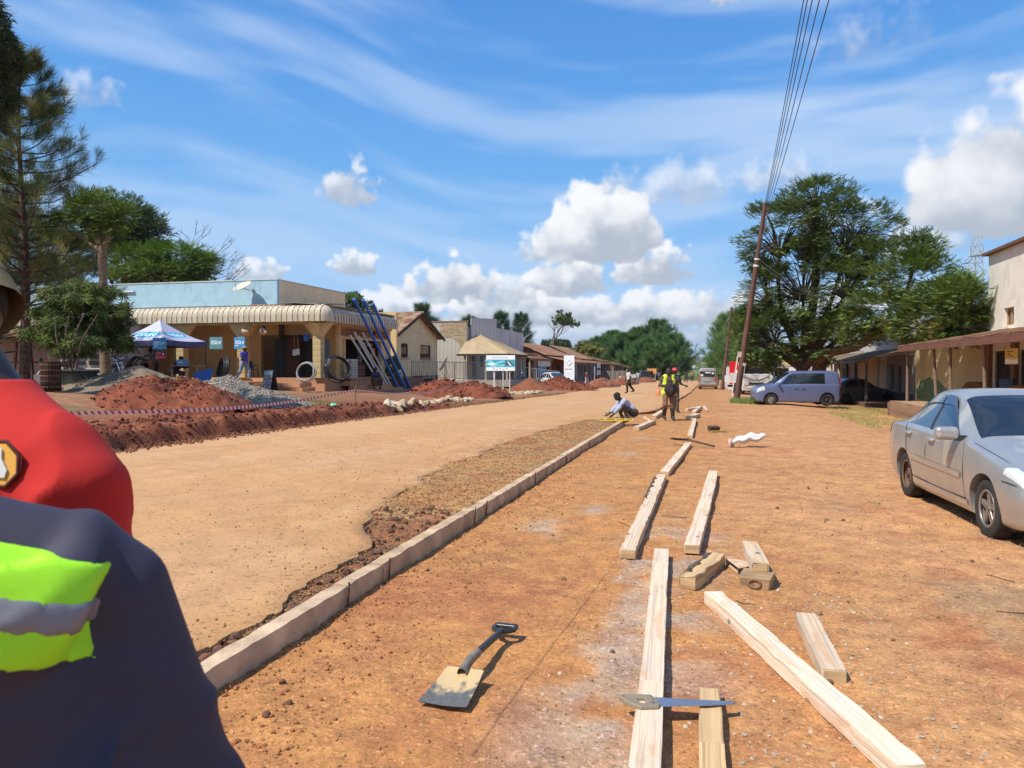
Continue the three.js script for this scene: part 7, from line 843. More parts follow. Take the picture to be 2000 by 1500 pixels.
function sedan(label, pos, turn, pm, { wheels = ['alloy', 'dusty'], category = 'car', detail = true, name = 'sedan' } = {}) {
  const st = [[2.2, 0.34, 0.52, 0.55, 0.56, 0.58, 0.45], [2.13, 0.25, 0.6, 0.64, 0.72, 0.73, 0.58], [1.95, 0.2, 0.7, 0.74, 0.8, 0.79, 0.64], [1.45, 0.18, 0.81, 0.86, 0.835, 0.825, 0.68], [1.0, 0.18, 0.88, 0.95, 0.84, 0.84, 0.7], [0.82, 0.18, 0.9, 1.0, 0.84, 0.842, 0.7], [0.1, 0.18, 0.92, 1.41, 0.84, 0.846, 0.6], [-0.4, 0.18, 0.93, 1.46, 0.84, 0.847, 0.59], [-1.0, 0.18, 0.945, 1.4, 0.84, 0.845, 0.57], [-1.62, 0.2, 0.955, 1.07, 0.835, 0.835, 0.66], [-1.85, 0.23, 0.95, 1.02, 0.82, 0.82, 0.66], [-2.12, 0.27, 0.9, 0.96, 0.77, 0.78, 0.6], [-2.2, 0.36, 0.7, 0.74, 0.68, 0.7, 0.5]], c = shell(st, 0.035);
  const g = thing(name, label, category, pos, turn), W = [[1.34, 0.3], [-1.27, 0.3]]; mesh('body', cutArches(c.body(), W, 0.36, 0.84), pm, g); mesh('wheel_housing', [box(0.75, 0.5, 1.3, 1.34, 0.42, 0), box(0.75, 0.5, 1.3, -1.27, 0.42, 0)], BLACK, g); mesh('underbody', box(3.6, 0.1, 1.5, 0, 0.21, 0), BLACK, g);
  W.forEach(([x, y], i) => { for (const s of [1, -1]) wheel(g, x, y, s * 0.74, 0.305, 0.19, wheels[i], s); });
  c.patch(0.62, -0.34, -0.02, -0.34, 0.575, 0.8).forEach((q) => mesh('front_window', q, GLASS, g)); c.patch(-0.42, -1.08, -0.42, -0.9, 0.575, 0.8).forEach((q) => mesh('rear_window', q, GLASS, g)); c.patch(-1.13, -1.38, -0.95, -1.05, 0.58, 0.78).forEach((q) => mesh('quarter_window', q, GLASS, g));
  mesh('windscreen', c.across(0.84, 0.14, 0.84, 0.004), GLASS, g); mesh('rear_screen', c.across(-1.0, -1.55, 0.84, 0.004), GLASS, g);
  if (detail) {
    mesh('pillar_trim', [c.patch(-0.34, -0.42, -0.34, -0.42, 0.57, 0.81, 0.005)].flat(), BLACK, g); mesh('rain_visor', [c.patch(0.12, -0.36, -0.08, -0.36, 0.755, 0.82, 0.022), c.patch(-0.4, -1.1, -0.4, -0.98, 0.755, 0.82, 0.022)].flat(), M(L(0.02, 0.025, 0.035), { rough: 0.15, clearcoat: 1 }), g);
    mesh('door_seam', [c.line([[0.86, 0.2], [0.84, 0.35], [0.78, 0.52]]), c.line([[-0.38, 0.2], [-0.38, 0.4], [-0.37, 0.56]]), c.line([[-1.0, 0.25], [-1.12, 0.36], [-1.24, 0.52], [-1.3, 0.56]]), c.line([[0.86, 0.21], [0, 0.205], [-0.98, 0.215]])].flat(), SEAM, g); mesh('bonnet_seam', [c.line([[0.9, 0.66], [1.5, 0.7], [2.0, 0.78]], 0.005)].flat(), SEAM, g); mesh('bumper_seam', [c.line([[1.72, 0.42], [1.95, 0.44], [2.16, 0.46]], 0.006)].flat(), SEAM, g);
    mesh('side_moulding', [c.patch(0.78, -0.94, 0.78, -0.94, 0.315, 0.345, 0.012)].flat(), pm, g); mesh('sill', [c.patch(0.92, -0.9, 0.92, -0.9, 0.17, 0.205, 0.012)].flat(), pm, g);
    for (const s of [1, -1]) { for (const x of [-0.12, -0.98]) { const q = c.S(x - 0.06, 0.47); mesh('door_handle', [rbox(0.19, 0.035, 0.035, 0.014, q.x, q.y, s * (q.z + 0.028)), rbox(0.13, 0.06, 0.012, 0.006, q.x, q.y - 0.005, s * (q.z + 0.002))], pm, g); } const m = c.S(0.62, 0.6); mesh('mirror', [rbox(0.13, 0.15, 0.24, 0.05, 0.6, m.y + 0.05, s * (m.z + 0.17))], pm, g); mesh('mirror_foot', [box(0.06, 0.06, 0.12, 0.62, m.y, s * (m.z + 0.03))], BLACK, g); mesh('mirror_glass', box(0.008, 0.11, 0.19, 0.532, m.y + 0.05, s * (m.z + 0.17)), CHROME, g); }
    mesh('headlight', [c.patch(1.72, 2.13, 1.78, 2.1, 0.465, 0.7, 0.006)].flat(), LAMP_M, g); mesh('tail_light', [c.patch(-2.02, -2.19, -1.95, -2.17, 0.44, 0.6, 0.006)].flat(), RED_L, g); mesh('grille', box(0.04, 0.12, 0.6, 2.18, 0.56, 0), BLACK, g); mesh('number_plate', box(0.02, 0.12, 0.5, 2.215, 0.42, 0), WHITE, g); mesh('wiper', [beam(V(0.87, 0.985, -0.3), V(0.5, 1.2, 0.1), 0.012, 0.012)], BLACK, g);
  } else { mesh('headlight', [c.patch(1.72, 2.13, 1.78, 2.1, 0.465, 0.7, 0.006)].flat(), LAMP_M, g); mesh('tail_light', [c.patch(-2.02, -2.19, -1.95, -2.17, 0.44, 0.6, 0.006)].flat(), RED_L, g); }
  return g;
}
T.paintwork = tex(512, 512, (u, v, x, y) => { const peel = sm(0.66, 0.7, fbm(u * 5 + 2, v * 5, 5, 5)) * sm(0.3, 0.6, n2(u * 3, v * 3, 3)), k = 0.8 + 0.06 * fbm(u * 8, v * 8, 3, 8) + 0.03 * hash(x, y); return [lerp(k, 0.98, peel), lerp(k, 0.96, peel), lerp(k, 0.9, peel)]; }, true, 2.2);
const SILVER = M(L(0.62, 0.61, 0.58), { map: T.paintwork, rough: 0.3, metal: 0.5, clearcoat: 0.7, clearcoatRoughness: 0.25, key: 'silver' });
sedan('dusty silver sedan parked on the open dirt lot', V(5.9, gh(...ST(5.9, -8.95)) - 0.02, -8.95), -1.764, SILVER);
{ // dust thrown up on the silver car's lower half belongs to it: see the dusty map of its paint
  sedan('dark grey sedan half hidden under the mossy veranda', at3(1672, 0, 44).setY(gh(...ST(19.7, -44))), 0.25, M(L(0.2, 0.2, 0.2), { map: T.dust, rough: 0.45 }), { wheels: ['steel', 'steel'], detail: false });
  sedan('white car parked behind the broad red soil heap', P(67.5, -13.6, fall(67) + 0.1), -1.0, M(L(0.6, 0.6, 0.6), { rough: 0.35, clearcoat: 0.6 }), { wheels: ['steel', 'steel'], detail: false });
}
function van(name, label, pos, turn, st, pm, W, R, wins, scr, rear, { wheels = ['steel', 'steel'], bulge = 0.02, lamps, w = 0.83, scale = 1, category = 'van', tail } = {}) {
  const c = shell(st, bulge), g = thing(name, label, category, pos, turn); g.scale.setScalar(scale); mesh('body', cutArches(c.body(), W.map((x) => [x, R]), R + 0.06, w), pm, g); mesh('wheel_housing', W.map((x) => box(R * 2.4, R * 1.6, w * 1.5, x, R * 1.3, 0)), BLACK, g); W.forEach((x, i) => { for (const s of [1, -1]) wheel(g, x, R, s * (w - 0.11), R, 0.19, wheels[i], s); });
  wins.forEach((a) => c.patch(...a).forEach((q) => mesh('side_window', q, GLASS, g))); mesh('windscreen', c.across(scr[0], scr[1], scr[2] ?? 0.84, 0.005), GLASS, g); if (rear) mesh('rear_window', rear, GLASS, g); mesh('headlight', [c.patch(...lamps)].flat(), LAMP_M, g); if (tail) mesh('tail_light', tail, RED_L, g); return [g, c];
}
{ // the lavender blue boxy minivan
  const LAV = M(L(0.17, 0.215, 0.4), { map: T.grain, rough: 0.3, metal: 0.3, clearcoat: 0.7, clearcoatRoughness: 0.15, key: 'lav' });
  const st = [[2.03, 0.34, 0.62, 0.66, 0.6, 0.62, 0.5], [1.97, 0.25, 0.78, 0.84, 0.74, 0.75, 0.6], [1.8, 0.2, 0.9, 0.97, 0.82, 0.82, 0.68], [1.35, 0.18, 0.98, 1.08, 0.84, 0.84, 0.7], [1.15, 0.18, 1.0, 1.14, 0.84, 0.845, 0.7], [0.35, 0.18, 1.02, 1.66, 0.84, 0.845, 0.66], [-0.1, 0.18, 1.02, 1.72, 0.84, 0.845, 0.66], [-1.4, 0.18, 1.02, 1.73, 0.84, 0.845, 0.68], [-1.85, 0.2, 1.02, 1.7, 0.83, 0.84, 0.69], [-1.98, 0.26, 1.02, 1.6, 0.8, 0.82, 0.68], [-2.03, 0.36, 0.98, 1.45, 0.74, 0.78, 0.62]];
  const [g, c] = van('minivan', 'lavender blue boxy minivan parked below the feathery tree', at3(1551, 0, 38.2).setY(gh(...ST(14.0, -38.2)) - 0.015), PI - 0.1, st, LAV, [1.32, -1.38], 0.31, [[0.98, 0.3, 0.5, 0.3, 0.58, 0.8], [0.24, -0.3, 0.24, -0.3, 0.58, 0.8], [-0.34, -1.28, -0.34, -1.28, 0.58, 0.8]], [1.18, 0.4], null, { wheels: ['multi', 'steel'], lamps: [1.62, 2.0, 1.66, 1.96, 0.42, 0.6, 0.006], scale: 0.98, tail: [box(0.03, 0.5, 0.12, -2.03, 1.1, 0.72), box(0.03, 0.5, 0.12, -2.03, 1.1, -0.72)] });
  mesh('door_seam', [c.line([[1.02, 0.2], [1.04, 0.4], [1.05, 0.55]]), c.line([[0.0, 0.2], [0.0, 0.55]]), c.line([[-1.05, 0.24], [-1.32, 0.4], [-1.34, 0.56], [-1.34, 0.8]]), c.line([[-1.3, 0.36], [-1.95, 0.36]])].flat(), SEAM, g); for (const s of [1, -1]) { for (const x of [0.12, -0.2]) { const q = c.S(x, 0.44); mesh('door_handle', rbox(0.18, 0.04, 0.03, 0.012, q.x, q.y, s * (q.z + 0.025)), LAV, g); } mesh('mirror', rbox(0.1, 0.15, 0.2, 0.04, 0.98, 1.1, s * 0.95), LAV, g); } mesh('window_trim', [c.patch(0.3, 0.24, 0.3, 0.24, 0.575, 0.81, 0.006), c.patch(-0.3, -0.34, -0.3, -0.34, 0.575, 0.81, 0.006)].flat(), BLACK, g); mesh('rear_window', box(0.02, 0.5, 1.2, -2.02, 1.3, 0, 0, 0, -0.14), GLASS, g);
  const SV = M(L(0.52, 0.5, 0.49), { map: T.dust, rough: 0.4, metal: 0.2, clearcoat: 0.4, key: 'hi' }), s2 = [[2.3, 0.4, 0.75, 0.8, 0.6, 0.64, 0.5], [2.2, 0.26, 0.95, 1.05, 0.78, 0.8, 0.66], [2.0, 0.22, 1.05, 1.2, 0.84, 0.84, 0.7], [1.3, 0.2, 1.1, 1.88, 0.85, 0.85, 0.68], [0.8, 0.2, 1.1, 1.96, 0.85, 0.85, 0.7], [-1.9, 0.2, 1.1, 1.96, 0.85, 0.85, 0.72], [-2.25, 0.24, 1.1, 1.93, 0.84, 0.84, 0.72], [-2.34, 0.36, 1.08, 1.84, 0.8, 0.8, 0.66]];
  const [h, hc] = van('minibus', 'silver minibus parked with its rear doors towards the workers', P(76.5, -0.35, fall(76.5) + 0.02), PI / 2 - TH - 0.03, s2, SV, [1.55, -1.35], 0.33, [[1.7, 0.9, 1.35, 0.9, 0.58, 0.8], [0.84, -0.5, 0.84, -0.5, 0.58, 0.8], [-0.55, -2.0, -0.55, -1.95, 0.58, 0.8]], [1.95, 1.35], box(0.02, 0.52, 1.36, -2.345, 1.42, 0), { lamps: [1.95, 2.28, 2.0, 2.2, 0.42, 0.6, 0.006], w: 0.85, category: 'minibus', tail: [box(0.04, 0.5, 0.14, -2.34, 0.95, 0.74), box(0.04, 0.5, 0.14, -2.34, 0.95, -0.74)] });
  mesh('bumper', rbox(0.12, 0.22, 1.66, 0.05, -2.36, 0.5, 0), SV, h); mesh('plate_recess', box(0.02, 0.16, 0.7, -2.36, 0.86, 0), paint(0.4, 0.4, 0.38), h); mesh('window_sticker', [box(0.006, 0.16, 0.22, -2.36, 1.5, 0.5), box(0.006, 0.2, 0.24, -2.36, 1.32, -0.5), box(0.006, 0.12, 0.5, -2.36, 1.56, 0.05)], WHITE, h); mesh('mirror', [rbox(0.1, 0.24, 0.16, 0.04, 1.75, 1.3, -1.02), rbox(0.1, 0.24, 0.16, 0.04, 1.75, 1.3, 1.02)], BLACK, h); mesh('plate_slot', box(0.012, 0.1, 0.66, -2.37, 0.6, 0), BLACK, h);
}
function truck(label, pos, turn, sc, cabM, { W = 1.9, H = 2.25, big = false } = {}) {
  const g = thing('truck', label, 'truck', pos, turn); g.scale.setScalar(sc); const hw = W / 2, y0 = big ? 0.55 : 0.45; // front looks along +z
  mesh('cab', [rbox(W, H - y0 - 0.75, 1.6, 0.1, 0, y0 + (H - y0 - 0.75) / 2, -0.8), prism([[-hw, 0], [hw, 0], [hw - 0.1, 0.86], [-hw + 0.1, 0.86]], 1.45, 0.03).translate(0, H - 0.9, -0.12)], cabM, g); const sl = Math.atan(0.1 / 0.86);
  mesh('windscreen', prism([[-hw + 0.12, 0.06], [hw - 0.12, 0.06], [hw - 0.2, 0.74], [-hw + 0.2, 0.74]], 0.02).translate(0, H - 0.9, -0.06), GLASS, g); for (const s of [1, -1]) { mesh('side_window', box(0.02, 0.5, 0.8, s * (hw - 0.03), H - 0.48, -0.75), GLASS, g); mesh('mirror', [rbox(0.16, 0.34, 0.12, 0.04, s * (hw + 0.18), H - 0.5, -0.05), bar(V(s * hw, H - 0.4, -0.1), V(s * (hw + 0.16), H - 0.42, -0.06), 0.015)], BLACK, g); mesh('headlight', rbox(0.34, big ? 0.4 : 0.2, 0.06, 0.03, s * (hw - 0.26), y0 + 0.32, 0.02), M(L(0.6, 0.48, 0.38), { rough: 0.15, clearcoat: 1 }), g); mesh('wiper', beam(V(s * 0.15, H - 0.82, -0.02), V(s * 0.62, H - 0.62, -0.04), 0.02, 0.02), BLACK, g); mesh('fender', rbox(0.3, 0.3, 0.9, 0.06, s * (hw - 0.15), y0 + 0.05, -0.75), cabM, g); }
  if (big) for (const y of [0.3, 0.62, 1.0]) for (const x of [-0.48, 0.48]) mesh('grille_slot', rbox(0.8, y > 0.9 ? 0.3 : 0.2, 0.05, 0.02, x * (y > 0.9 ? 0 : 1), y0 + 0.1 + y, 0.03), BLACK, g); else { mesh('grille', box(1.1, 0.16, 0.04, 0, y0 + 0.34, 0.02), BLACK, g); mesh('badge', new THREE.TorusGeometry(0.08, 0.018, 6, 18).translate(0, y0 + 0.68, 0.02), CHROME, g); for (const s of [1, -1]) mesh('bonnet_stripe', beam(V(s * 0.1, y0 + 0.55, 0.012), V(s * 0.88, y0 + 0.86, 0.012), 0.02, 0.035), BLACK, g); }
  mesh('bumper', [rbox(W + 0.04, 0.32, 0.2, 0.05, 0, y0 - 0.02, 0.02)], cabM, g); mesh('number_plate', box(0.4, 0.14, 0.02, -0.1, y0 - 0.02, 0.13), big ? WHITE : BLACK, g); mesh('chassis', box(0.8, 0.2, 5.2, 0, 0.62, -3.2), BLACK, g); for (const z of [-0.8, -4.2]) for (const s of [1, -1]) wheel(g, s * (hw - 0.15), big ? 0.5 : 0.38, z, big ? 0.5 : 0.38, 0.24, 'steel', s); g.children.filter((o) => o.name === 'wheel').forEach((o) => (o.rotation.y = PI / 2));
  mesh('cargo_bed', [box(W, 0.12, 3.8, 0, 0.98, -3.7), box(0.06, big ? 1.9 : 0.5, 3.8, hw - 0.03, big ? 1.95 : 1.28, -3.7), box(0.06, big ? 1.9 : 0.5, 3.8, -hw + 0.03, big ? 1.95 : 1.28, -3.7), box(W, big ? 1.9 : 1.3, 0.06, 0, big ? 1.95 : 1.65, -1.85)], big ? paint(0.6, 0.58, 0.54) : M(L(0.5, 0.5, 0.48)), g); mesh('roof_visor', rbox(W * 0.86, 0.07, 0.2, 0.03, 0, H - 0.03, -0.12), cabM, g); return g;
}
const WTR = M(L(0.84, 0.83, 0.8), { map: T.dust, rough: 0.4, clearcoat: 0.3, key: 'wtr' });
truck('white light truck parked head-on behind the leaning power pole', at3(1477, 0, 55).setY(gh(...ST(17.5, -55))), -0.12, 1, WTR); truck('second white light truck beside the feathery tree trunk', at3(1528, 0, 60).setY(gh(...ST(21.1, -60))), 0.5, 0.95, WTR);
truck('dusty white heavy truck parked behind the mango tree', P(30.2, -28.7, 1.0), 0.12, 1.0, M(L(0.56, 0.5, 0.45), { map: T.dust, rough: 0.5, key: 'btr' }), { W: 2.45, H: 3.1, big: true });
{ const b = truck('dark pickup truck parked before the wood', P(121, -9.3, fall(121)), 0.6, 0.8, M(L(0.03, 0.035, 0.045), { rough: 0.4, clearcoat: 0.6 })); dup(b, P(112, -11.6, fall(112)), 1.2, 'dark pickup truck parked at the dark blue shop'); }
function motorbike(label, pos, turn) { // front wheel towards +x
  const g = thing('motorcycle', label, 'motorcycle', pos, turn); for (const [x, n] of [[0.66, 'front'], [-0.62, 'rear']]) { const w = mesh('wheel', new THREE.TorusGeometry(0.27, 0.05, 8, 26).translate(0, 0, 0), RUBBER, g, V(x, 0.32, 0)); mesh('rim', new THREE.TorusGeometry(0.225, 0.014, 6, 26), CHROME, w); mesh('spokes', [0, 1, 2, 3, 4, 5].map((i) => bar(V(0, 0, 0), V(Math.cos(i * 1.047) * 0.22, Math.sin(i * 1.047) * 0.22, 0), 0.006, 0.006, 4)), STEEL, w); mesh('hub', cyl(0.05, 0.05, 0.12, 0, 0, 0, 12, PI / 2), STEEL, w); }
  mesh('fork', [0.09, -0.09].map((z) => bar(V(0.66, 0.32, z), V(0.38, 0.95, z), 0.022)), CHROME, g); mesh('handlebar', tube([V(0.2, 1.12, 0.38), V(0.3, 1.08, 0.2), V(0.36, 0.98, 0), V(0.3, 1.08, -0.2), V(0.2, 1.12, -0.38)], 0.016, 6), CHROME, g); mesh('grip', [0.34, -0.34].map((z) => cyl(0.024, 0.024, 0.12, 0.21, 1.115, z, 8, PI / 2)), BLACK, g); mesh('mirror', [1, -1].map((s) => join([bar(V(0.26, 1.08, s * 0.24), V(0.28, 1.28, s * 0.32), 0.007), rbox(0.02, 0.09, 0.13, 0.01, 0.28, 1.31, s * 0.34)])), BLACK, g); mesh('headlamp', [lathe([[0, 0.07], [0.06, 0.06], [0.085, 0], [0.05, -0.08], [0, -0.09]], 16).rotateZ(-PI / 2).translate(0.5, 0.9, 0)], M(L(0.4, 0.4, 0.4), { rough: 0.2, clearcoat: 1 }), g); mesh('front_fairing', rbox(0.16, 0.26, 0.2, 0.05, 0.44, 0.96, 0, 0, 0, -0.3), M(L(0.04, 0.05, 0.12), { rough: 0.3, clearcoat: 1 }), g);
  mesh('tank', [new THREE.SphereGeometry(0.2, 18, 12).scale(1.35, 0.75, 0.75).translate(0.14, 0.86, 0)], M(L(0.03, 0.03, 0.035), { rough: 0.25, clearcoat: 1 }), g); mesh('seat', rbox(0.68, 0.09, 0.26, 0.04, -0.35, 0.82, 0, 0, 0, -0.05), M(L(0.03, 0.035, 0.05), { rough: 0.7 }), g); mesh('engine', [rbox(0.32, 0.26, 0.24, 0.04, 0.08, 0.47, 0), ...[0, 1, 2, 3].map((i) => box(0.2, 0.02, 0.26, 0.14, 0.6 + i * 0.04, 0))], metalM(0.16, 0.16, 0.16), g); mesh('frame', [bar(V(0.38, 0.9, 0), V(0.2, 0.35, 0), 0.022), bar(V(0.36, 0.88, 0), V(-0.6, 0.74, 0), 0.02), bar(V(0.0, 0.35, 0), V(-0.62, 0.32, 0.09), 0.02), bar(V(-0.62, 0.32, -0.09), V(-0.4, 0.78, -0.09), 0.024), bar(V(-0.62, 0.32, 0.09), V(-0.4, 0.78, 0.09), 0.024)], BLACK, g); mesh('exhaust', [bar(V(0.1, 0.36, 0.14), V(-0.2, 0.3, 0.16), 0.02), bar(V(-0.2, 0.3, 0.16), V(-0.82, 0.42, 0.17), 0.045)], CHROME, g); mesh('mudguard', [0.66, -0.62].map((x) => new THREE.TorusGeometry(0.33, 0.045, 6, 14, PI * 0.75).rotateZ(0.5).translate(x, 0.33, 0)), paint(0.5, 0.5, 0.5), g); mesh('rack', [box(0.3, 0.02, 0.2, -0.75, 0.92, 0), rbox(0.14, 0.26, 0.2, 0.03, -0.8, 1.05, 0)], BLACK, g); mesh('leg_guard', tube([V(0.3, 0.3, 0.25), V(0.36, 0.55, 0.28), V(0.3, 0.7, 0.1), V(0.3, 0.7, -0.1), V(0.36, 0.55, -0.28), V(0.3, 0.3, -0.25)], 0.014, 6), CHROME, g); return g;
}
{ const m = motorbike('black and silver motorcycle parked before the yellow doorway', P(25.8, -23.2, 1.02), -0.55); m.rotation.x = 0.08; dup(m, P(27.3, -27.2, 1.02), 0.7, 'motorcycle with red parts half hidden by the mango stems'); }

// ---------------------------------------------------------------- people: one smooth skin over a posed skeleton, clothes laid over it
function nets(f, lo, hi, h) {                                             // surface of f = 0 on a grid of cell h
  const n = [0, 1, 2].map((k) => Math.ceil((hi.getComponent(k) - lo.getComponent(k)) / h) + 1), [a, b, c] = n, F = new Float32Array(a * b * c), id = new Int32Array(a * b * c).fill(-1), p = [], ix = [], at = (i, j, k) => (k * b + j) * a + i;
  const Q = 6, far = Q * h * 0.87 * 1.25 + 0.035;                         // whole blocks far from the surface need one look only
  for (let k0 = 0; k0 < c; k0 += Q) for (let j0 = 0; j0 < b; j0 += Q) for (let i0 = 0; i0 < a; i0 += Q) { const m = f(lo.x + (i0 + Q / 2) * h, lo.y + (j0 + Q / 2) * h, lo.z + (k0 + Q / 2) * h), skip = Math.abs(m) > far; for (let k = k0; k < Math.min(c, k0 + Q); k++) for (let j = j0; j < Math.min(b, j0 + Q); j++) for (let i = i0; i < Math.min(a, i0 + Q); i++) F[at(i, j, k)] = skip ? m : f(lo.x + i * h, lo.y + j * h, lo.z + k * h); }
  for (let k = 0; k < c - 1; k++) for (let j = 0; j < b - 1; j++) for (let i = 0; i < a - 1; i++) { let m = 0, x = 0, y = 0, z = 0, cnt = 0; const v = []; for (let q = 0; q < 8; q++) { const w = F[at(i + (q & 1), j + ((q >> 1) & 1), k + (q >> 2))]; v.push(w); if (w < 0) m++; } if (m === 0 || m === 8) continue; for (let e = 0; e < 3; e++) for (let q = 0; q < 8; q++) if (!(q & (1 << e))) { const r = q | (1 << e); if ((v[q] < 0) !== (v[r] < 0)) { const t = v[q] / (v[q] - v[r]); x += (q & 1) + (e === 0 ? t : 0); y += ((q >> 1) & 1) + (e === 1 ? t : 0); z += (q >> 2) + (e === 2 ? t : 0); cnt++; } } id[at(i, j, k)] = p.length / 3; p.push(lo.x + (i + x / cnt) * h, lo.y + (j + y / cnt) * h, lo.z + (k + z / cnt) * h); }
  for (let k = 1; k < c - 1; k++) for (let j = 1; j < b - 1; j++) for (let i = 1; i < a - 1; i++) { const o = F[at(i, j, k)] < 0; const quad = (A, B, C, D, fl) => { if (A < 0 || B < 0 || C < 0 || D < 0) return; fl ? ix.push(A, B, C, A, C, D) : ix.push(A, C, B, A, D, C); };
    if (o !== F[at(i + 1, j, k)] < 0) quad(id[at(i, j - 1, k - 1)], id[at(i, j, k - 1)], id[at(i, j, k)], id[at(i, j - 1, k)], o); if (o !== F[at(i, j + 1, k)] < 0) quad(id[at(i - 1, j, k - 1)], id[at(i - 1, j, k)], id[at(i, j, k)], id[at(i, j, k - 1)], o); if (o !== F[at(i, j, k + 1)] < 0) quad(id[at(i - 1, j - 1, k)], id[at(i, j - 1, k)], id[at(i, j, k)], id[at(i - 1, j, k)], o); }
  const g = new THREE.BufferGeometry(); g.setAttribute('position', new THREE.Float32BufferAttribute(p, 3)); g.setIndex(ix); g.computeVertexNormals(); const uv = new Float32Array(p.length / 3 * 2); for (let i = 0; i < p.length / 3; i++) { uv[2 * i] = p[3 * i] + p[3 * i + 2] * 0.6; uv[2 * i + 1] = p[3 * i + 1]; } g.setAttribute('uv', new THREE.BufferAttribute(uv, 2)); return norm(g);
}
const smin = (a, b, k) => { const h = Math.max(k - Math.abs(a - b), 0) / k; return Math.min(a, b) - h * h * k * 0.25; };
function field(bones, k, inflate = 0, fold = 0, seed = 0) {
  const B = bones.map(({ a, b, r, s, cut }) => ({ ax: a.x, ay: a.y, az: a.z, dx: b.x - a.x, dy: b.y - a.y, dz: b.z - a.z, l2: Math.max(1e-9, a.distanceToSquared(b)), r, s: s ?? r, cut }));
  return (x, y, z) => { let d = 1e3; for (const q of B) { const px = x - q.ax, py = y - q.ay, pz = z - q.az; const tt = (px * q.dx + py * q.dy + pz * q.dz) / q.l2, t = tt < 0 ? 0 : tt > 1 ? 1 : tt; let e = Math.hypot(px - q.dx * t, py - q.dy * t, pz - q.dz * t) - (q.r + (q.s - q.r) * t) - inflate; if (q.cut) e = Math.max(e, (tt - 1) * Math.sqrt(q.l2)); if (e < d + k) d = smin(d, e, k); } if (fold < 0 && d < 0.06) { const wx = 0.12 * n3(x * 6 + seed, y * 6, z * 6), v = y * 0.75 + x * 0.6 + wx, u = x * 0.75 - y * 0.6, q1 = 1 - Math.abs(2 * n3(u * 3.5 + seed, v * 9, z * 4) - 1), q2 = 1 - Math.abs(2 * n3(u * 7, v * 19 + seed, z * 8) - 1); d += fold * (q1 ** 3 * sm(0.3, 0.62, n3(x * 4.5 + seed, y * 4.5, z * 4.5)) + 0.2 * q2 ** 3 * sm(0.4, 0.7, n3(x * 7, y * 7 + seed, z * 7)) - 0.3); } else if (fold > 0 && d < 0.06) d += fold * ((n3(x * 9 + seed, y * 14, z * 9) - 0.5) + 0.7 * Math.abs(n3(x * 17 + seed, y * 7, z * 17) - 0.5) + 0.35 * (n3(x * 34, y * 30 + seed, z * 34) - 0.5)); return d; };
}
function skinOf(bones, k, inflate, h, fold, seed, clip) { const lo = V(9, 9, 9), hi = V(-9, -9, -9); for (const b of bones) for (const [q, r] of [[b.a, b.r], [b.b, b.s ?? b.r]]) { const m = r + inflate + 0.05; lo.min(V(q.x - m, q.y - m, q.z - m)); hi.max(V(q.x + m, q.y + m, q.z + m)); } const f = field(bones, k, inflate, fold, seed); return nets(clip ? (x, y, z) => Math.max(f(x, y, z), clip(x, y, z)) : f, lo.subScalar(2 * h), hi.addScalar(2 * h), h); }
const bn = (a, b, r, s, cut) => ({ a, b, r, s, cut });
const HEAD = skinOf([bn(V(0, 0.02, -0.015), V(0, 0.03, 0.012), 0.088), bn(V(0, -0.055, 0.03), V(0, -0.085, 0.055), 0.05, 0.032), bn(V(0, 0.012, 0.085), V(0, -0.028, 0.108), 0.012, 0.019), bn(V(-0.018, -0.03, 0.096), V(0.018, -0.03, 0.096), 0.012), bn(V(-0.04, 0.03, 0.078), V(0.04, 0.03, 0.078), 0.015), bn(V(-0.026, -0.06, 0.088), V(0.026, -0.06, 0.088), 0.012), bn(V(-0.022, -0.074, 0.084), V(0.022, -0.074, 0.084), 0.011), bn(V(-0.088, 0.012, -0.01), V(-0.09, -0.028, -0.002), 0.018, 0.013), bn(V(0.088, 0.012, -0.01), V(0.09, -0.028, -0.002), 0.018, 0.013), bn(V(-0.045, -0.025, 0.06), V(-0.04, -0.04, 0.055), 0.028), bn(V(0.045, -0.025, 0.06), V(0.04, -0.04, 0.055), 0.028)], 0.022, 0, 0.007);
const HAIRG = skinOf([bn(V(0, 0.028, -0.02), V(0, 0.038, 0.004), 0.094)], 0.02, 0, 0.009, 0.006, 3, (x, y, z) => (0.035 + Math.max(0, z) * 0.45 - Math.max(0, -z) * 0.9) - y);
const fing = (x, z, l, c) => [bn(V(x, -0.085, z), V(x * 1.12, -0.085 - l * 0.5, z + c * 0.012), 0.0095, 0.009), bn(V(x * 1.12, -0.085 - l * 0.5, z + c * 0.012), V(x * 1.12, -0.085 - l * 0.95, z + c * 0.045), 0.009, 0.0075)];
const HAND = skinOf([bn(V(0, 0, 0), V(0, -0.03, 0), 0.026, 0.026), bn(V(-0.022, -0.045, 0), V(-0.028, -0.085, 0.003), 0.016, 0.014), bn(V(0.022, -0.045, 0), V(0.028, -0.085, 0.003), 0.016, 0.014), bn(V(0, -0.04, 0), V(0, -0.085, 0), 0.017, 0.014), bn(V(0.03, -0.03, 0.01), V(0.05, -0.065, 0.03), 0.014, 0.011), bn(V(0.05, -0.065, 0.03), V(0.048, -0.095, 0.04), 0.011, 0.009), ...fing(-0.03, 0.003, 0.062, 1), ...fing(-0.011, 0.003, 0.08, 1), ...fing(0.009, 0.003, 0.085, 0.8), ...fing(0.028, 0.003, 0.075, 0.6)], 0.008, 0, 0.0052);
const EYE = [-1, 1].map((s) => [norm(new THREE.SphereGeometry(0.013, 10, 8).translate(s * 0.032, 0.008, 0.079)), norm(new THREE.SphereGeometry(0.007, 8, 6).translate(s * 0.032, 0.008, 0.0865))]);
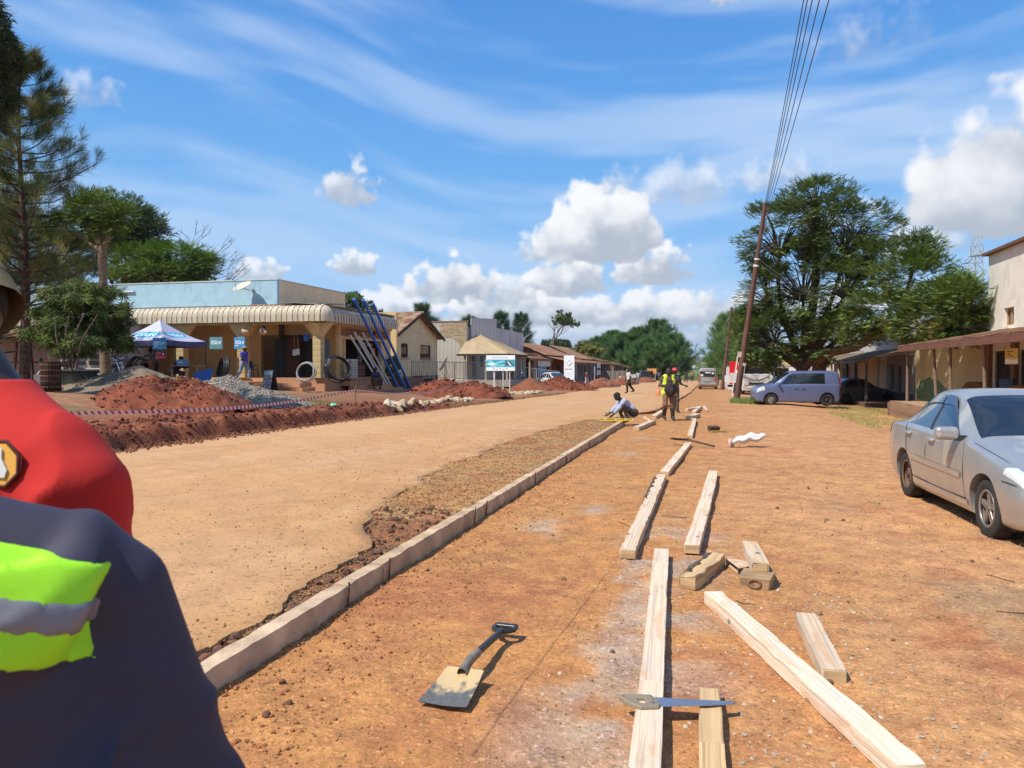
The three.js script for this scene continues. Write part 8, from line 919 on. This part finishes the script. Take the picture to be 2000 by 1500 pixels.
function placeG(g, at, y, z, sc = 1) { const Y = y.clone().normalize(), X = Y.clone().cross(z).normalize(), Z = X.clone().cross(Y); return g.clone().applyMatrix4(new THREE.Matrix4().makeBasis(X.multiplyScalar(sc), Y.multiplyScalar(sc), Z.multiplyScalar(sc)).setPosition(at)); }
// limbs are given as directions; the figure faces +z and stands with its lower foot at y = 0
function human(label, pos, turn, { h = 1.74, up = [0, 1, 0], face = [0, 0, 1], headUp = [0, 1, 0], legs = [[[0.06, -1, 0], [0.02, -1, -0.03]], [[-0.06, -1, 0], [-0.02, -1, -0.03]]], arms = [[[0.22, -1, 0], [0.05, -1, 0.15]], [[-0.22, -1, 0], [-0.05, -1, 0.15]]], shirt, sleeve = 0.45, trousers, shoes, hat, hair = true, skirt, extra, cell = 0.022, fold = 0.02, group, seated = 0, barefoot, girth = 1, loose = 0.016, name = 'person', shW = 0.175, shDrop = 0.055, crease = 0, armR = 1, fill } = {}) {
  const k = h / 1.74, D = (a) => V(...a).normalize(), U = D(up), J = {}, g = thing(name, label, 'person', pos, turn, group); J.pel = V(0, 0, 0); const R = V(1, 0, 0), Fw = R.clone().cross(U).normalize();
  const on = (p, d, l) => p.clone().addScaledVector(d, l * k); J.waist = on(J.pel, U, 0.16); J.chest = on(J.pel, U, 0.36); J.neck = on(J.pel, U, 0.53); const HU = D(headUp); J.head = on(on(J.neck, HU, 0.155), D(face), 0.02);
  const S = [1, -1].map((s) => on(on(J.neck, R, s * shW), U, -shDrop)), Hp = [1, -1].map((s) => on(J.pel, R, s * 0.09)); const E = S.map((p, i) => on(p, D(arms[i][0]), 0.28)), Wr = E.map((p, i) => on(p, D(arms[i][1]), 0.25)), K = Hp.map((p, i) => on(p, D(legs[i][0]), 0.43)), A = K.map((p, i) => on(p, D(legs[i][1]), 0.41)), To = A.map((p, i) => on(p, D([legs[i][1][0] * 0.2, -0.35 , 1]).multiplyScalar(1), 0.17));
  const low = Math.min(...To.map((p) => p.y), ...A.map((p) => p.y)) - 0.045 * k, lift = seated ? seated : -low; for (const p of [J.pel, J.waist, J.chest, J.neck, J.head, ...S, ...E, ...Wr, ...Hp, ...K, ...A, ...To]) p.y += lift;
  const r = (x) => x * k * girth, off = (p, s, x) => p.clone().addScaledVector(R, s * x * k);
  const torso = [bn(off(J.pel, 1, 0.055), off(J.pel, -1, 0.055), r(0.115)), bn(off(J.waist, 1, 0.04), off(J.waist, -1, 0.04), r(0.108)), bn(off(J.chest, 1, 0.07), off(J.chest, -1, 0.07), r(0.112)), ...(shDrop > 0.06 ? [1, -1].map((s, i) => bn(on(J.neck, U, -0.045), S[i].clone().lerp(J.neck, 0.25), r(0.062), r(0.066))) : []), bn(off(on(J.neck, U, -0.02 - shDrop), 1, 0.11), off(on(J.neck, U, -0.02 - shDrop), -1, 0.11), r(0.07)), bn(J.waist, J.chest, r(0.115)), bn(J.pel, J.waist, r(0.12))], neck = bn(on(J.neck, U, -0.04), on(J.head, HU, -0.06), 0.058 * k, 0.054 * k);
  const arm = [0, 1].map((i) => [bn(S[i], E[i], r(0.058), r(0.045)), bn(E[i], Wr[i], r(0.044), r(0.03))]), leg = [0, 1].map((i) => [bn(Hp[i], K[i], r(0.09), r(0.06)), bn(K[i], A[i], r(0.062), r(0.04)), bn(on(A[i], V(0, -1, 0), 0.015), To[i], 0.042 * k, 0.03 * k)]);
  const bodyG = [skinOf([...torso, neck, ...arm.flat(), ...leg.flat()], crease ? 0.02 : 0.05 * k, 0, Math.max(cell, 0.013)), placeG(HEAD, J.head, HU, D(face), k), ...[0, 1].map((i) => placeG(i ? HAND.clone().scale(-1, 1, 1) : HAND, Wr[i], D(arms[i][1]).negate(), V(0, 0.2, 1).addScaledVector(R, i ? 0.5 : -0.5), 1.02 * k))]; { const q = bodyG[3].index; for (let i = 0; i < q.count; i += 3) { const a = q.getX(i + 1); q.setX(i + 1, q.getX(i + 2)); q.setX(i + 2, a); } }
  const body = mesh('body', bodyG, SKIN, g); for (const [e, i] of EYE) mesh('iris', placeG(i, J.head, HU, D(face), k), BLACK, mesh('eye', placeG(e, J.head, HU, D(face), k), M(L(0.55, 0.5, 0.45), { rough: 0.3 }), g)); if (hair) mesh('hair', placeG(HAIRG, J.head, HU, D(face), k), HAIR, g);
  const cutArm = (i, f) => (f <= 1 ? [bn(S[i], S[i].clone().lerp(E[i], f), r(0.064), r(0.055), true)] : [bn(S[i], E[i], r(0.062) * armR, r(0.052) * armR), bn(E[i], E[i].clone().lerp(Wr[i], f - 1), r(0.05) * armR, r(0.038), true)]);
  const neckCut = (x, y, z) => { const q = V(x, y, z).sub(J.neck).dot(U); return q - 0.012; };
  if (shirt) mesh(shirt.name ?? 'shirt', skinOf([...torso, ...cutArm(0, sleeve), ...cutArm(1, sleeve), ...(fill ? fill({ S, E, J }) : [])], crease || 0.06 * k, loose, cell * 0.9, fold, seated + h * 7, (x, y, z) => { const q = V(x, y, z).sub(J.pel).dot(U); return Math.max(neckCut(x, y, z), (shirt.tuck ? 0.02 : -0.12) - q - 0.0); }), shirt.m, g);
  if (trousers) mesh('trousers', skinOf([torso[0], torso[torso.length - 1], ...[0, 1].flatMap((i) => [bn(Hp[i], K[i], r(0.094), r(0.07)), bn(K[i], K[i].clone().lerp(A[i], trousers.len ?? 0.97), r(0.068), r(0.056), true)])], 0.045 * k, loose * 0.9, Math.max(cell * 0.9, 0.013), fold * 0.8, 5, (x, y, z) => V(x, y, z).sub(J.pel).dot(U) - 0.1 * k), trousers.m, g);
  if (skirt) mesh('skirt', skinOf([torso[0], ...[0, 1].flatMap((i) => [bn(Hp[i], K[i], r(0.11), r(0.12)), bn(K[i], K[i].clone().lerp(A[i], 0.75), r(0.12), r(0.12), true)])], 0.14 * k, 0.02, cell, fold, 9), skirt, g);
  for (const i of [0, 1]) if (!barefoot) mesh(shoes?.boot ? 'boot' : 'shoe', skinOf([...(shoes?.boot ? [bn(K[i].clone().lerp(A[i], 0.3), A[i], r(0.07), 0.05 * k)] : []), bn(on(A[i], V(0, -1, 0), 0.012), To[i], 0.046 * k, 0.036 * k)], 0.03, 0.008, cell * 0.8), shoes?.m ?? BLACK, g);
  if (hat === 'cap' || hat === 'helmet') { const m = hat === 'cap' ? M(L(0.36, 0.29, 0.19), { map: T.cloth }) : M(L(0.6, 0.02, 0.015), { rough: 0.3, clearcoat: 0.6 }), big = hat === 'helmet' ? 0.016 : 0.006; const hg = mesh(hat, placeG(join([new THREE.SphereGeometry(0.104 + big, 22, 12, 0, 2 * PI, 0, PI / 2).scale(0.95, 0.95, 1.05).translate(0, 0.035, -0.005), new THREE.CylinderGeometry(0.11, 0.112, 0.012, 20, 1, false, -0.95, 1.9).scale(1, 1, 1.45).translate(0, 0.04, 0.03)]), J.head, HU, D(face), k), m, g); hg.material.side = THREE.DoubleSide; }
  if (extra) extra(g, { J, S, E, Wr, Hp, K, A, k, torso, r, U }); return g;
}
const fab = (r, g, b, rough = 0.9) => M(L(r, g, b), { map: T.cloth, rough });
const gy = (x, z) => gh(...ST(x, z));
// the squatting man with the level
human('squatting man in pale blue shirt working at the end of the kerb', V(3.62, gy(3.62, -22.9) + 0.03, -22.9), -PI / 2 + 0.12, { h: 1.74, up: [0, 0.62, 0.6], face: [0, -0.75, 0.75], headUp: [0, 0.7, 0.62], legs: [[[0.26, 0.42, 0.85], [0.02, -1, -0.42]], [[-0.26, 0.3, 0.85], [-0.02, -1, -0.36]]], arms: [[[0.1, -0.7, 0.62], [-0.1, -0.75, 0.62]], [[-0.12, -0.75, 0.55], [0.12, -0.6, 0.78]]], shirt: { m: fab(0.42, 0.46, 0.62) }, sleeve: 1.75, trousers: { m: fab(0.06, 0.05, 0.042) }, shoes: { m: fab(0.16, 0.1, 0.07) }, hair: true, cell: 0.016, fold: 0.024 });
{ const g = thing('spirit_level', 'long yellow spirit level resting across the kerb end', 'spirit level', P(22.45, -2.72, 0.196), 0.05); mesh('rail', [box(1.0, 0.012, 0.045, 0, 0.035, 0), box(1.0, 0.012, 0.045, 0, -0.022, 0), box(1.0, 0.05, 0.014, 0, 0.006, 0)], M(L(0.8, 0.6, 0.02), { rough: 0.4 }), g); for (const x of [-0.3, 0, 0.3]) mesh('vial', rbox(0.09, 0.04, 0.03, 0.008, x, 0.006, 0.005), M(L(0.65, 0.68, 0.5), { rough: 0.2 }), g); mesh('end_cap', [box(0.02, 0.075, 0.052, 0.505, 0.006, 0), box(0.02, 0.075, 0.052, -0.505, 0.006, 0)], WHITE, g); }
// the worker in the yellow vest, hands busy at his belt
const VEST = M(L(0.66, 0.82, 0.06), { rough: 0.7, map: T.cloth });
human('worker in open yellow vest and gumboots holding a bundled dark jacket', V(5.2, gy(5.2, -25.5), -25.5), 0.08, { h: 1.76, face: [-0.12, -0.35, 1], legs: [[[0.1, -1, 0.06], [0.02, -1, -0.04]], [[-0.1, -1, 0.16], [0.0, -1, -0.35]]], arms: [[[0.42, -0.9, 0.05], [-0.72, -0.05, 0.75]], [[-0.42, -0.9, 0.05], [0.72, -0.05, 0.75]]], shirt: { m: fab(0.11, 0.062, 0.04) }, sleeve: 0.6, trousers: { m: fab(0.26, 0.135, 0.08), len: 0.6 }, shoes: { boot: true, m: M(L(0.025, 0.025, 0.025), { rough: 0.4 }) }, cell: 0.016, fold: 0.022, extra: (g, { S, J, k, torso, U }) => {
  const side = (s) => skinOf([bn(S[s > 0 ? 0 : 1].clone().add(V(-s * 0.06, 0.02, 0.02)), J.pel.clone().add(V(s * 0.13, -0.02, 0.02)), 0.065, 0.085), bn(J.chest.clone().add(V(s * 0.1, 0, 0.0)), J.pel.clone().add(V(s * 0.14, -0.08, 0)), 0.085, 0.08)], 0.05, 0.028, 0.014, 0.025, s * 4, (x, y, z) => Math.max(0.085 + (J.chest.y - y) * 0.1 - s * x, (J.pel.y - 0.12) - y)); mesh('vest_panel', side(1), VEST, g); mesh('vest_panel', side(-1), VEST, g); mesh('bundled_jacket', wob(new THREE.SphereGeometry(0.19, 28, 20).scale(1, 1.15, 0.8).translate(0, J.pel.y + 0.1, 0.24), 0.05, 9, 2), fab(0.045, 0.028, 0.04), g); } });
human('worker with a red helmet standing behind the yellow vest', V(6.35, gy(6.35, -30), -30), 0.25, { h: 1.74, shirt: { m: fab(0.12, 0.11, 0.11) }, sleeve: 0.6, trousers: { m: fab(0.13, 0.1, 0.09) }, hat: 'helmet', arms: [[[0.3, -1, 0.05], [0.3, -0.3, 0.8]], [[-0.25, -1, 0], [-0.1, -1, 0.2]]] });
const walk = (f = 1) => [[[0.05, -1, 0.42 * f], [0.02, -1, -0.05]], [[-0.05, -1, -0.3 * f], [0, -0.82, -0.62]]], swing = (f = 1) => [[[0.12, -1, -0.3 * f], [0, -1, 0.1]], [[-0.12, -1, 0.3 * f], [0, -0.9, 0.45]]];
human('man in white shirt and dark trousers walking across the road', V(8.05, fall(53) + 0.145, -52.8), -PI / 2 + 0.1, { h: 1.74, legs: walk(), arms: swing(), up: [0, 1, 0.06], shirt: { m: fab(0.72, 0.7, 0.68) }, sleeve: 0.75, trousers: { m: fab(0.025, 0.022, 0.025) }, cell: 0.024 });
human('man in violet blue shirt and tan cap walking along the terrace', P(33.0, -22.1, 1.06), PI / 2 - TH - 0.1, { h: 1.74, legs: walk(1.25), arms: swing(0.5), shirt: { m: fab(0.08, 0.07, 0.42) }, sleeve: 0.6, trousers: { m: fab(0.24, 0.34, 0.46) }, hat: 'cap', cell: 0.022 });
human('man in grey shirt leaning over the brown work table', P(32.0, -26.3, 1.04), -PI / 2 - TH + 0.3, { h: 1.72, up: [0, 0.86, 0.5], face: [0, -0.4, 1], arms: [[[0.1, -0.3, 0.9], [0, 0.5, 0.8]], [[-0.2, -0.8, 0.5], [0, -0.4, 0.9]]], legs: [[[0.08, -1, -0.1], [0, -1, -0.1]], [[-0.08, -1, 0.2], [0, -1, -0.2]]], shirt: { m: fab(0.2, 0.24, 0.28) }, trousers: { m: fab(0.04, 0.04, 0.045) }, cell: 0.026 });
human('seated man in dark jacket bent over the pale table', P(29.7, -23.55, 1.02), PI / 2 - TH + 0.2, { h: 1.74, seated: 0.52, up: [0, 0.85, 0.52], face: [0, -0.7, 0.75], headUp: [0, 0.85, 0.5], legs: [[[0.15, -0.1, 1], [0, -1, 0.0]], [[-0.15, -0.1, 1], [0, -1, 0.1]]], arms: [[[0.2, -0.75, 0.6], [-0.2, 0.1, 0.9]], [[-0.2, -0.75, 0.6], [0.3, 0.1, 0.9]]], shirt: { m: fab(0.05, 0.055, 0.075), name: 'jacket' }, sleeve: 1.8, trousers: { m: fab(0.03, 0.045, 0.1) }, cell: 0.024 });
human('seated woman in purple top and patterned skirt on the shop steps', P(37.5, -17.25, 0.62), PI / 2 - TH - 0.9, { h: 1.64, seated: 0.38, up: [0, 0.95, 0.2], face: [0, -0.3, 0.9], legs: [[[0.18, 0.15, 1], [0, -1, 0.1]], [[-0.18, 0.15, 1], [0, -1, 0.1]]], arms: [[[0.25, -0.9, 0.3], [-0.4, 0.2, 0.8]], [[-0.25, -0.9, 0.3], [0.4, 0.1, 0.8]]], shirt: { m: fab(0.07, 0.04, 0.11), name: 'blouse' }, sleeve: 0.6, skirt: M(L(0.14, 0.13, 0.15), { map: T.rust, rough: 0.9 }), cell: 0.024 });
[['person in white standing at the far heap', 1246, 96, -10.1, [0.7, 0.7, 0.68], [0.35, 0.33, 0.4], 0.4], ['person in red top bending by the white car', 1146, 70, -11.2, [0.45, 0.12, 0.1], [0.5, 0.48, 0.46], 1.2], ['person in orange top far down the road', 1352, 128, 0, [0.5, 0.2, 0.06], [0.06, 0.06, 0.08], 0], ['person in dark clothes at the wood', 1268, 126, 0, [0.08, 0.08, 0.1], [0.05, 0.05, 0.06], 0.5], ['person in blue beside the pickup truck', 1287, 128, 0, [0.05, 0.2, 0.4], [0.08, 0.07, 0.07], 0], ['person in grey standing behind the second pole', 1422, 76, 0, [0.16, 0.17, 0.2], [0.1, 0.1, 0.12], 0.2], ['person in pale shirt behind the leaning pole', 1431, 78, 0, [0.6, 0.58, 0.55], [0.1, 0.1, 0.12], -0.4], ['person in a dark jacket walking beyond the workers', 1340, 110, 0, [0.1, 0.06, 0.05], [0.06, 0.05, 0.05], 0.3]].forEach(([l, px, d, tt, c, c2, a], i) => { const x = (px - 1000) / 1500 * d, y = gy(x, -d); human(l, V(x, y, -d), a, { h: 1.7, shirt: { m: fab(...c) }, trousers: { m: fab(...c2) }, legs: i % 2 ? walk(0.6) : undefined, cell: 0.035, group: 'people in the distance' }); });

// ---------------------------------------------------------------- the two men close by
{
  const RED = M(L(0.56, 0.018, 0.013), { map: T.cloth, rough: 0.92 }), x = -1.01, z = -1.5;
  human('man in red T-shirt and olive cap standing close by', V(x, gy(x, z), z), -0.42, { h: 1.985, girth: 0.9, shW: 0.195, shDrop: 0.17, crease: 0.024, headUp: [-0.62, 0.8, 0.05], face: [-0.55, -0.1, 0.85], arms: [[[0.2, -1, 0.02], [0.12, -1, 0.12]], [[-0.3, -1, 0.1], [-0.1, -1, 0.3]]], shirt: { m: RED, name: 't_shirt' }, sleeve: 0.38, loose: 0.025, fold: -0.017, trousers: { m: fab(0.05, 0.05, 0.06) }, cell: 0.0095, extra: (g, { J, U, S, E, k, r }) => {
    const hem = S[0].clone().lerp(E[0], 0.375), ax = E[0].clone().sub(S[0]).normalize(); mesh('sleeve_hem', new THREE.TorusGeometry(r(0.058) + 0.019, 0.0035, 6, 40).applyQuaternion(new THREE.Quaternion().setFromUnitVectors(V(0, 0, 1), ax)).translate(hem.x, hem.y, hem.z), RED, g);
    const b = mesh('emblem', new THREE.CylinderGeometry(0.042, 0.042, 0.008, 8).rotateX(PI / 2).rotateZ(0.39), M(L(0.8, 0.42, 0.07), { rough: 0.7 }), g); { const sh = g.children.find((o) => o.name === 't_shirt'), hit = new THREE.Raycaster(V(0.165, J.neck.y - 0.135, 1), V(0, 0, -1)).intersectObject(new THREE.Mesh(sh.geometry, new THREE.MeshBasicMaterial({ side: THREE.DoubleSide })))[0]; b.position.copy(hit.point).addScaledVector(hit.face.normal, 0.004); b.quaternion.setFromUnitVectors(V(0, 0, 1), V(0.28, 0.05, 0.95).normalize()); } mesh('emblem_border', new THREE.TorusGeometry(0.042, 0.004, 5, 8).rotateZ(0.39).translate(0, 0, 0.002), M(L(0.1, 0.015, 0.015)), b); mesh('emblem_bird', prism([[-0.028, -0.025], [0.02, -0.028], [0.026, -0.012], [0.012, 0.012], [0.012, 0.03], [0.004, 0.036], [-0.002, 0.026], [-0.004, 0.006], [-0.02, -0.008]].map(([p, q]) => [p * 0.8, q * 0.85]), 0.003).translate(0, 0, 0.0075), M(L(0.7, 0.7, 0.68)), b);
    const H0 = J.head, cg = (ge) => placeG(ge, H0, V(-0.62, 0.8, 0.05).normalize(), V(-0.55, -0.1, 0.85).normalize(), k); mesh('cap', [cg(new THREE.SphereGeometry(0.114, 26, 14, 0, 2 * PI, 0, PI / 2).scale(0.95, 0.95, 1.08).translate(0, 0.03, -0.005)), cg(new THREE.CylinderGeometry(0.112, 0.113, 0.06, 24, 1, true).scale(0.96, 1, 1.08).translate(0, 0.008, -0.005)), cg(new THREE.CylinderGeometry(0.11, 0.112, 0.012, 20, 1, false, -0.95, 1.9).scale(1, 1, 1.45).translate(0, 0.0, 0.03))], M(L(0.32, 0.24, 0.1), { map: T.cloth, rough: 0.95, side: true }), g); } });
}
{
  const NAVY = M(L(0.04, 0.036, 0.066), { map: T.cloth, rough: 0.75 }), x = -0.665, z = -0.93, turn = PI + 0.42;
  human('man in navy work jacket with lime and silver reflective bands', V(x, gy(x, z), z), turn, { h: 1.855, shW: 0.205, shDrop: 0.13, up: [0.14, 1, 0], headUp: [0.9, 0.42, 0.1], face: [0.3, -0.6, 0.7], arms: [[[0.2, -1, 0.1], [0.05, -1, 0.3]], [[-0.34, -1, -0.02], [-0.12, -1, 0.2]]], crease: 0.028, shirt: { m: NAVY, name: 'jacket' }, sleeve: 1.85, loose: 0.026, fold: -0.06, armR: 0.92, fill: ({ S, E, J }) => [bn(S[1].clone().lerp(J.chest, 0.5).add(V(0, -0.06, 0)), E[1].clone().lerp(J.pel, 0.3).add(V(0, 0.02, 0)), 0.09, 0.1), bn(J.chest.clone().add(V(-0.05, 0, 0)), E[1].clone().lerp(J.pel, 0.55), 0.11, 0.12)], trousers: { m: NAVY }, cell: 0.0085, hat: 'cap', extra: (g, { J, S, E, torso, k, r }) => {
    const arm2 = bn(S[1], E[1], r(0.062), r(0.052)), band = (y0, y1, infl, m, nm) => mesh(nm, skinOf([...torso, bn(S[1].clone().lerp(J.chest, 0.5).add(V(0, -0.06, 0)), E[1].clone().lerp(J.pel, 0.3).add(V(0, 0.02, 0)), 0.09, 0.1), bn(J.chest.clone().add(V(-0.05, 0, 0)), E[1].clone().lerp(J.pel, 0.55), 0.11, 0.12)], 0.028, 0.032 + infl, 0.0075, -0.06, 1.855 * 7, (a, b, c) => Math.max(y0 - b + a * 0.3, b - y1 - a * 0.3, -0.235 - a, a - 0.19)), m, g), LIME = M(L(0.42, 0.95, 0.02), { rough: 0.7, map: T.cloth }), GREY = M(L(0.2, 0.195, 0.215), { rough: 0.5, metal: 0.2 }), y = J.neck.y - 0.09; band(y - 0.06, y + 0.06, 0, LIME, 'lime_band'); band(y - 0.018, y + 0.02, 0.004, GREY, 'silver_band'); } });
}
scene.traverse((o) => { if (o.isMesh) { o.castShadow = true; o.receiveShadow = true; } });
renderer.render(scene, camera);
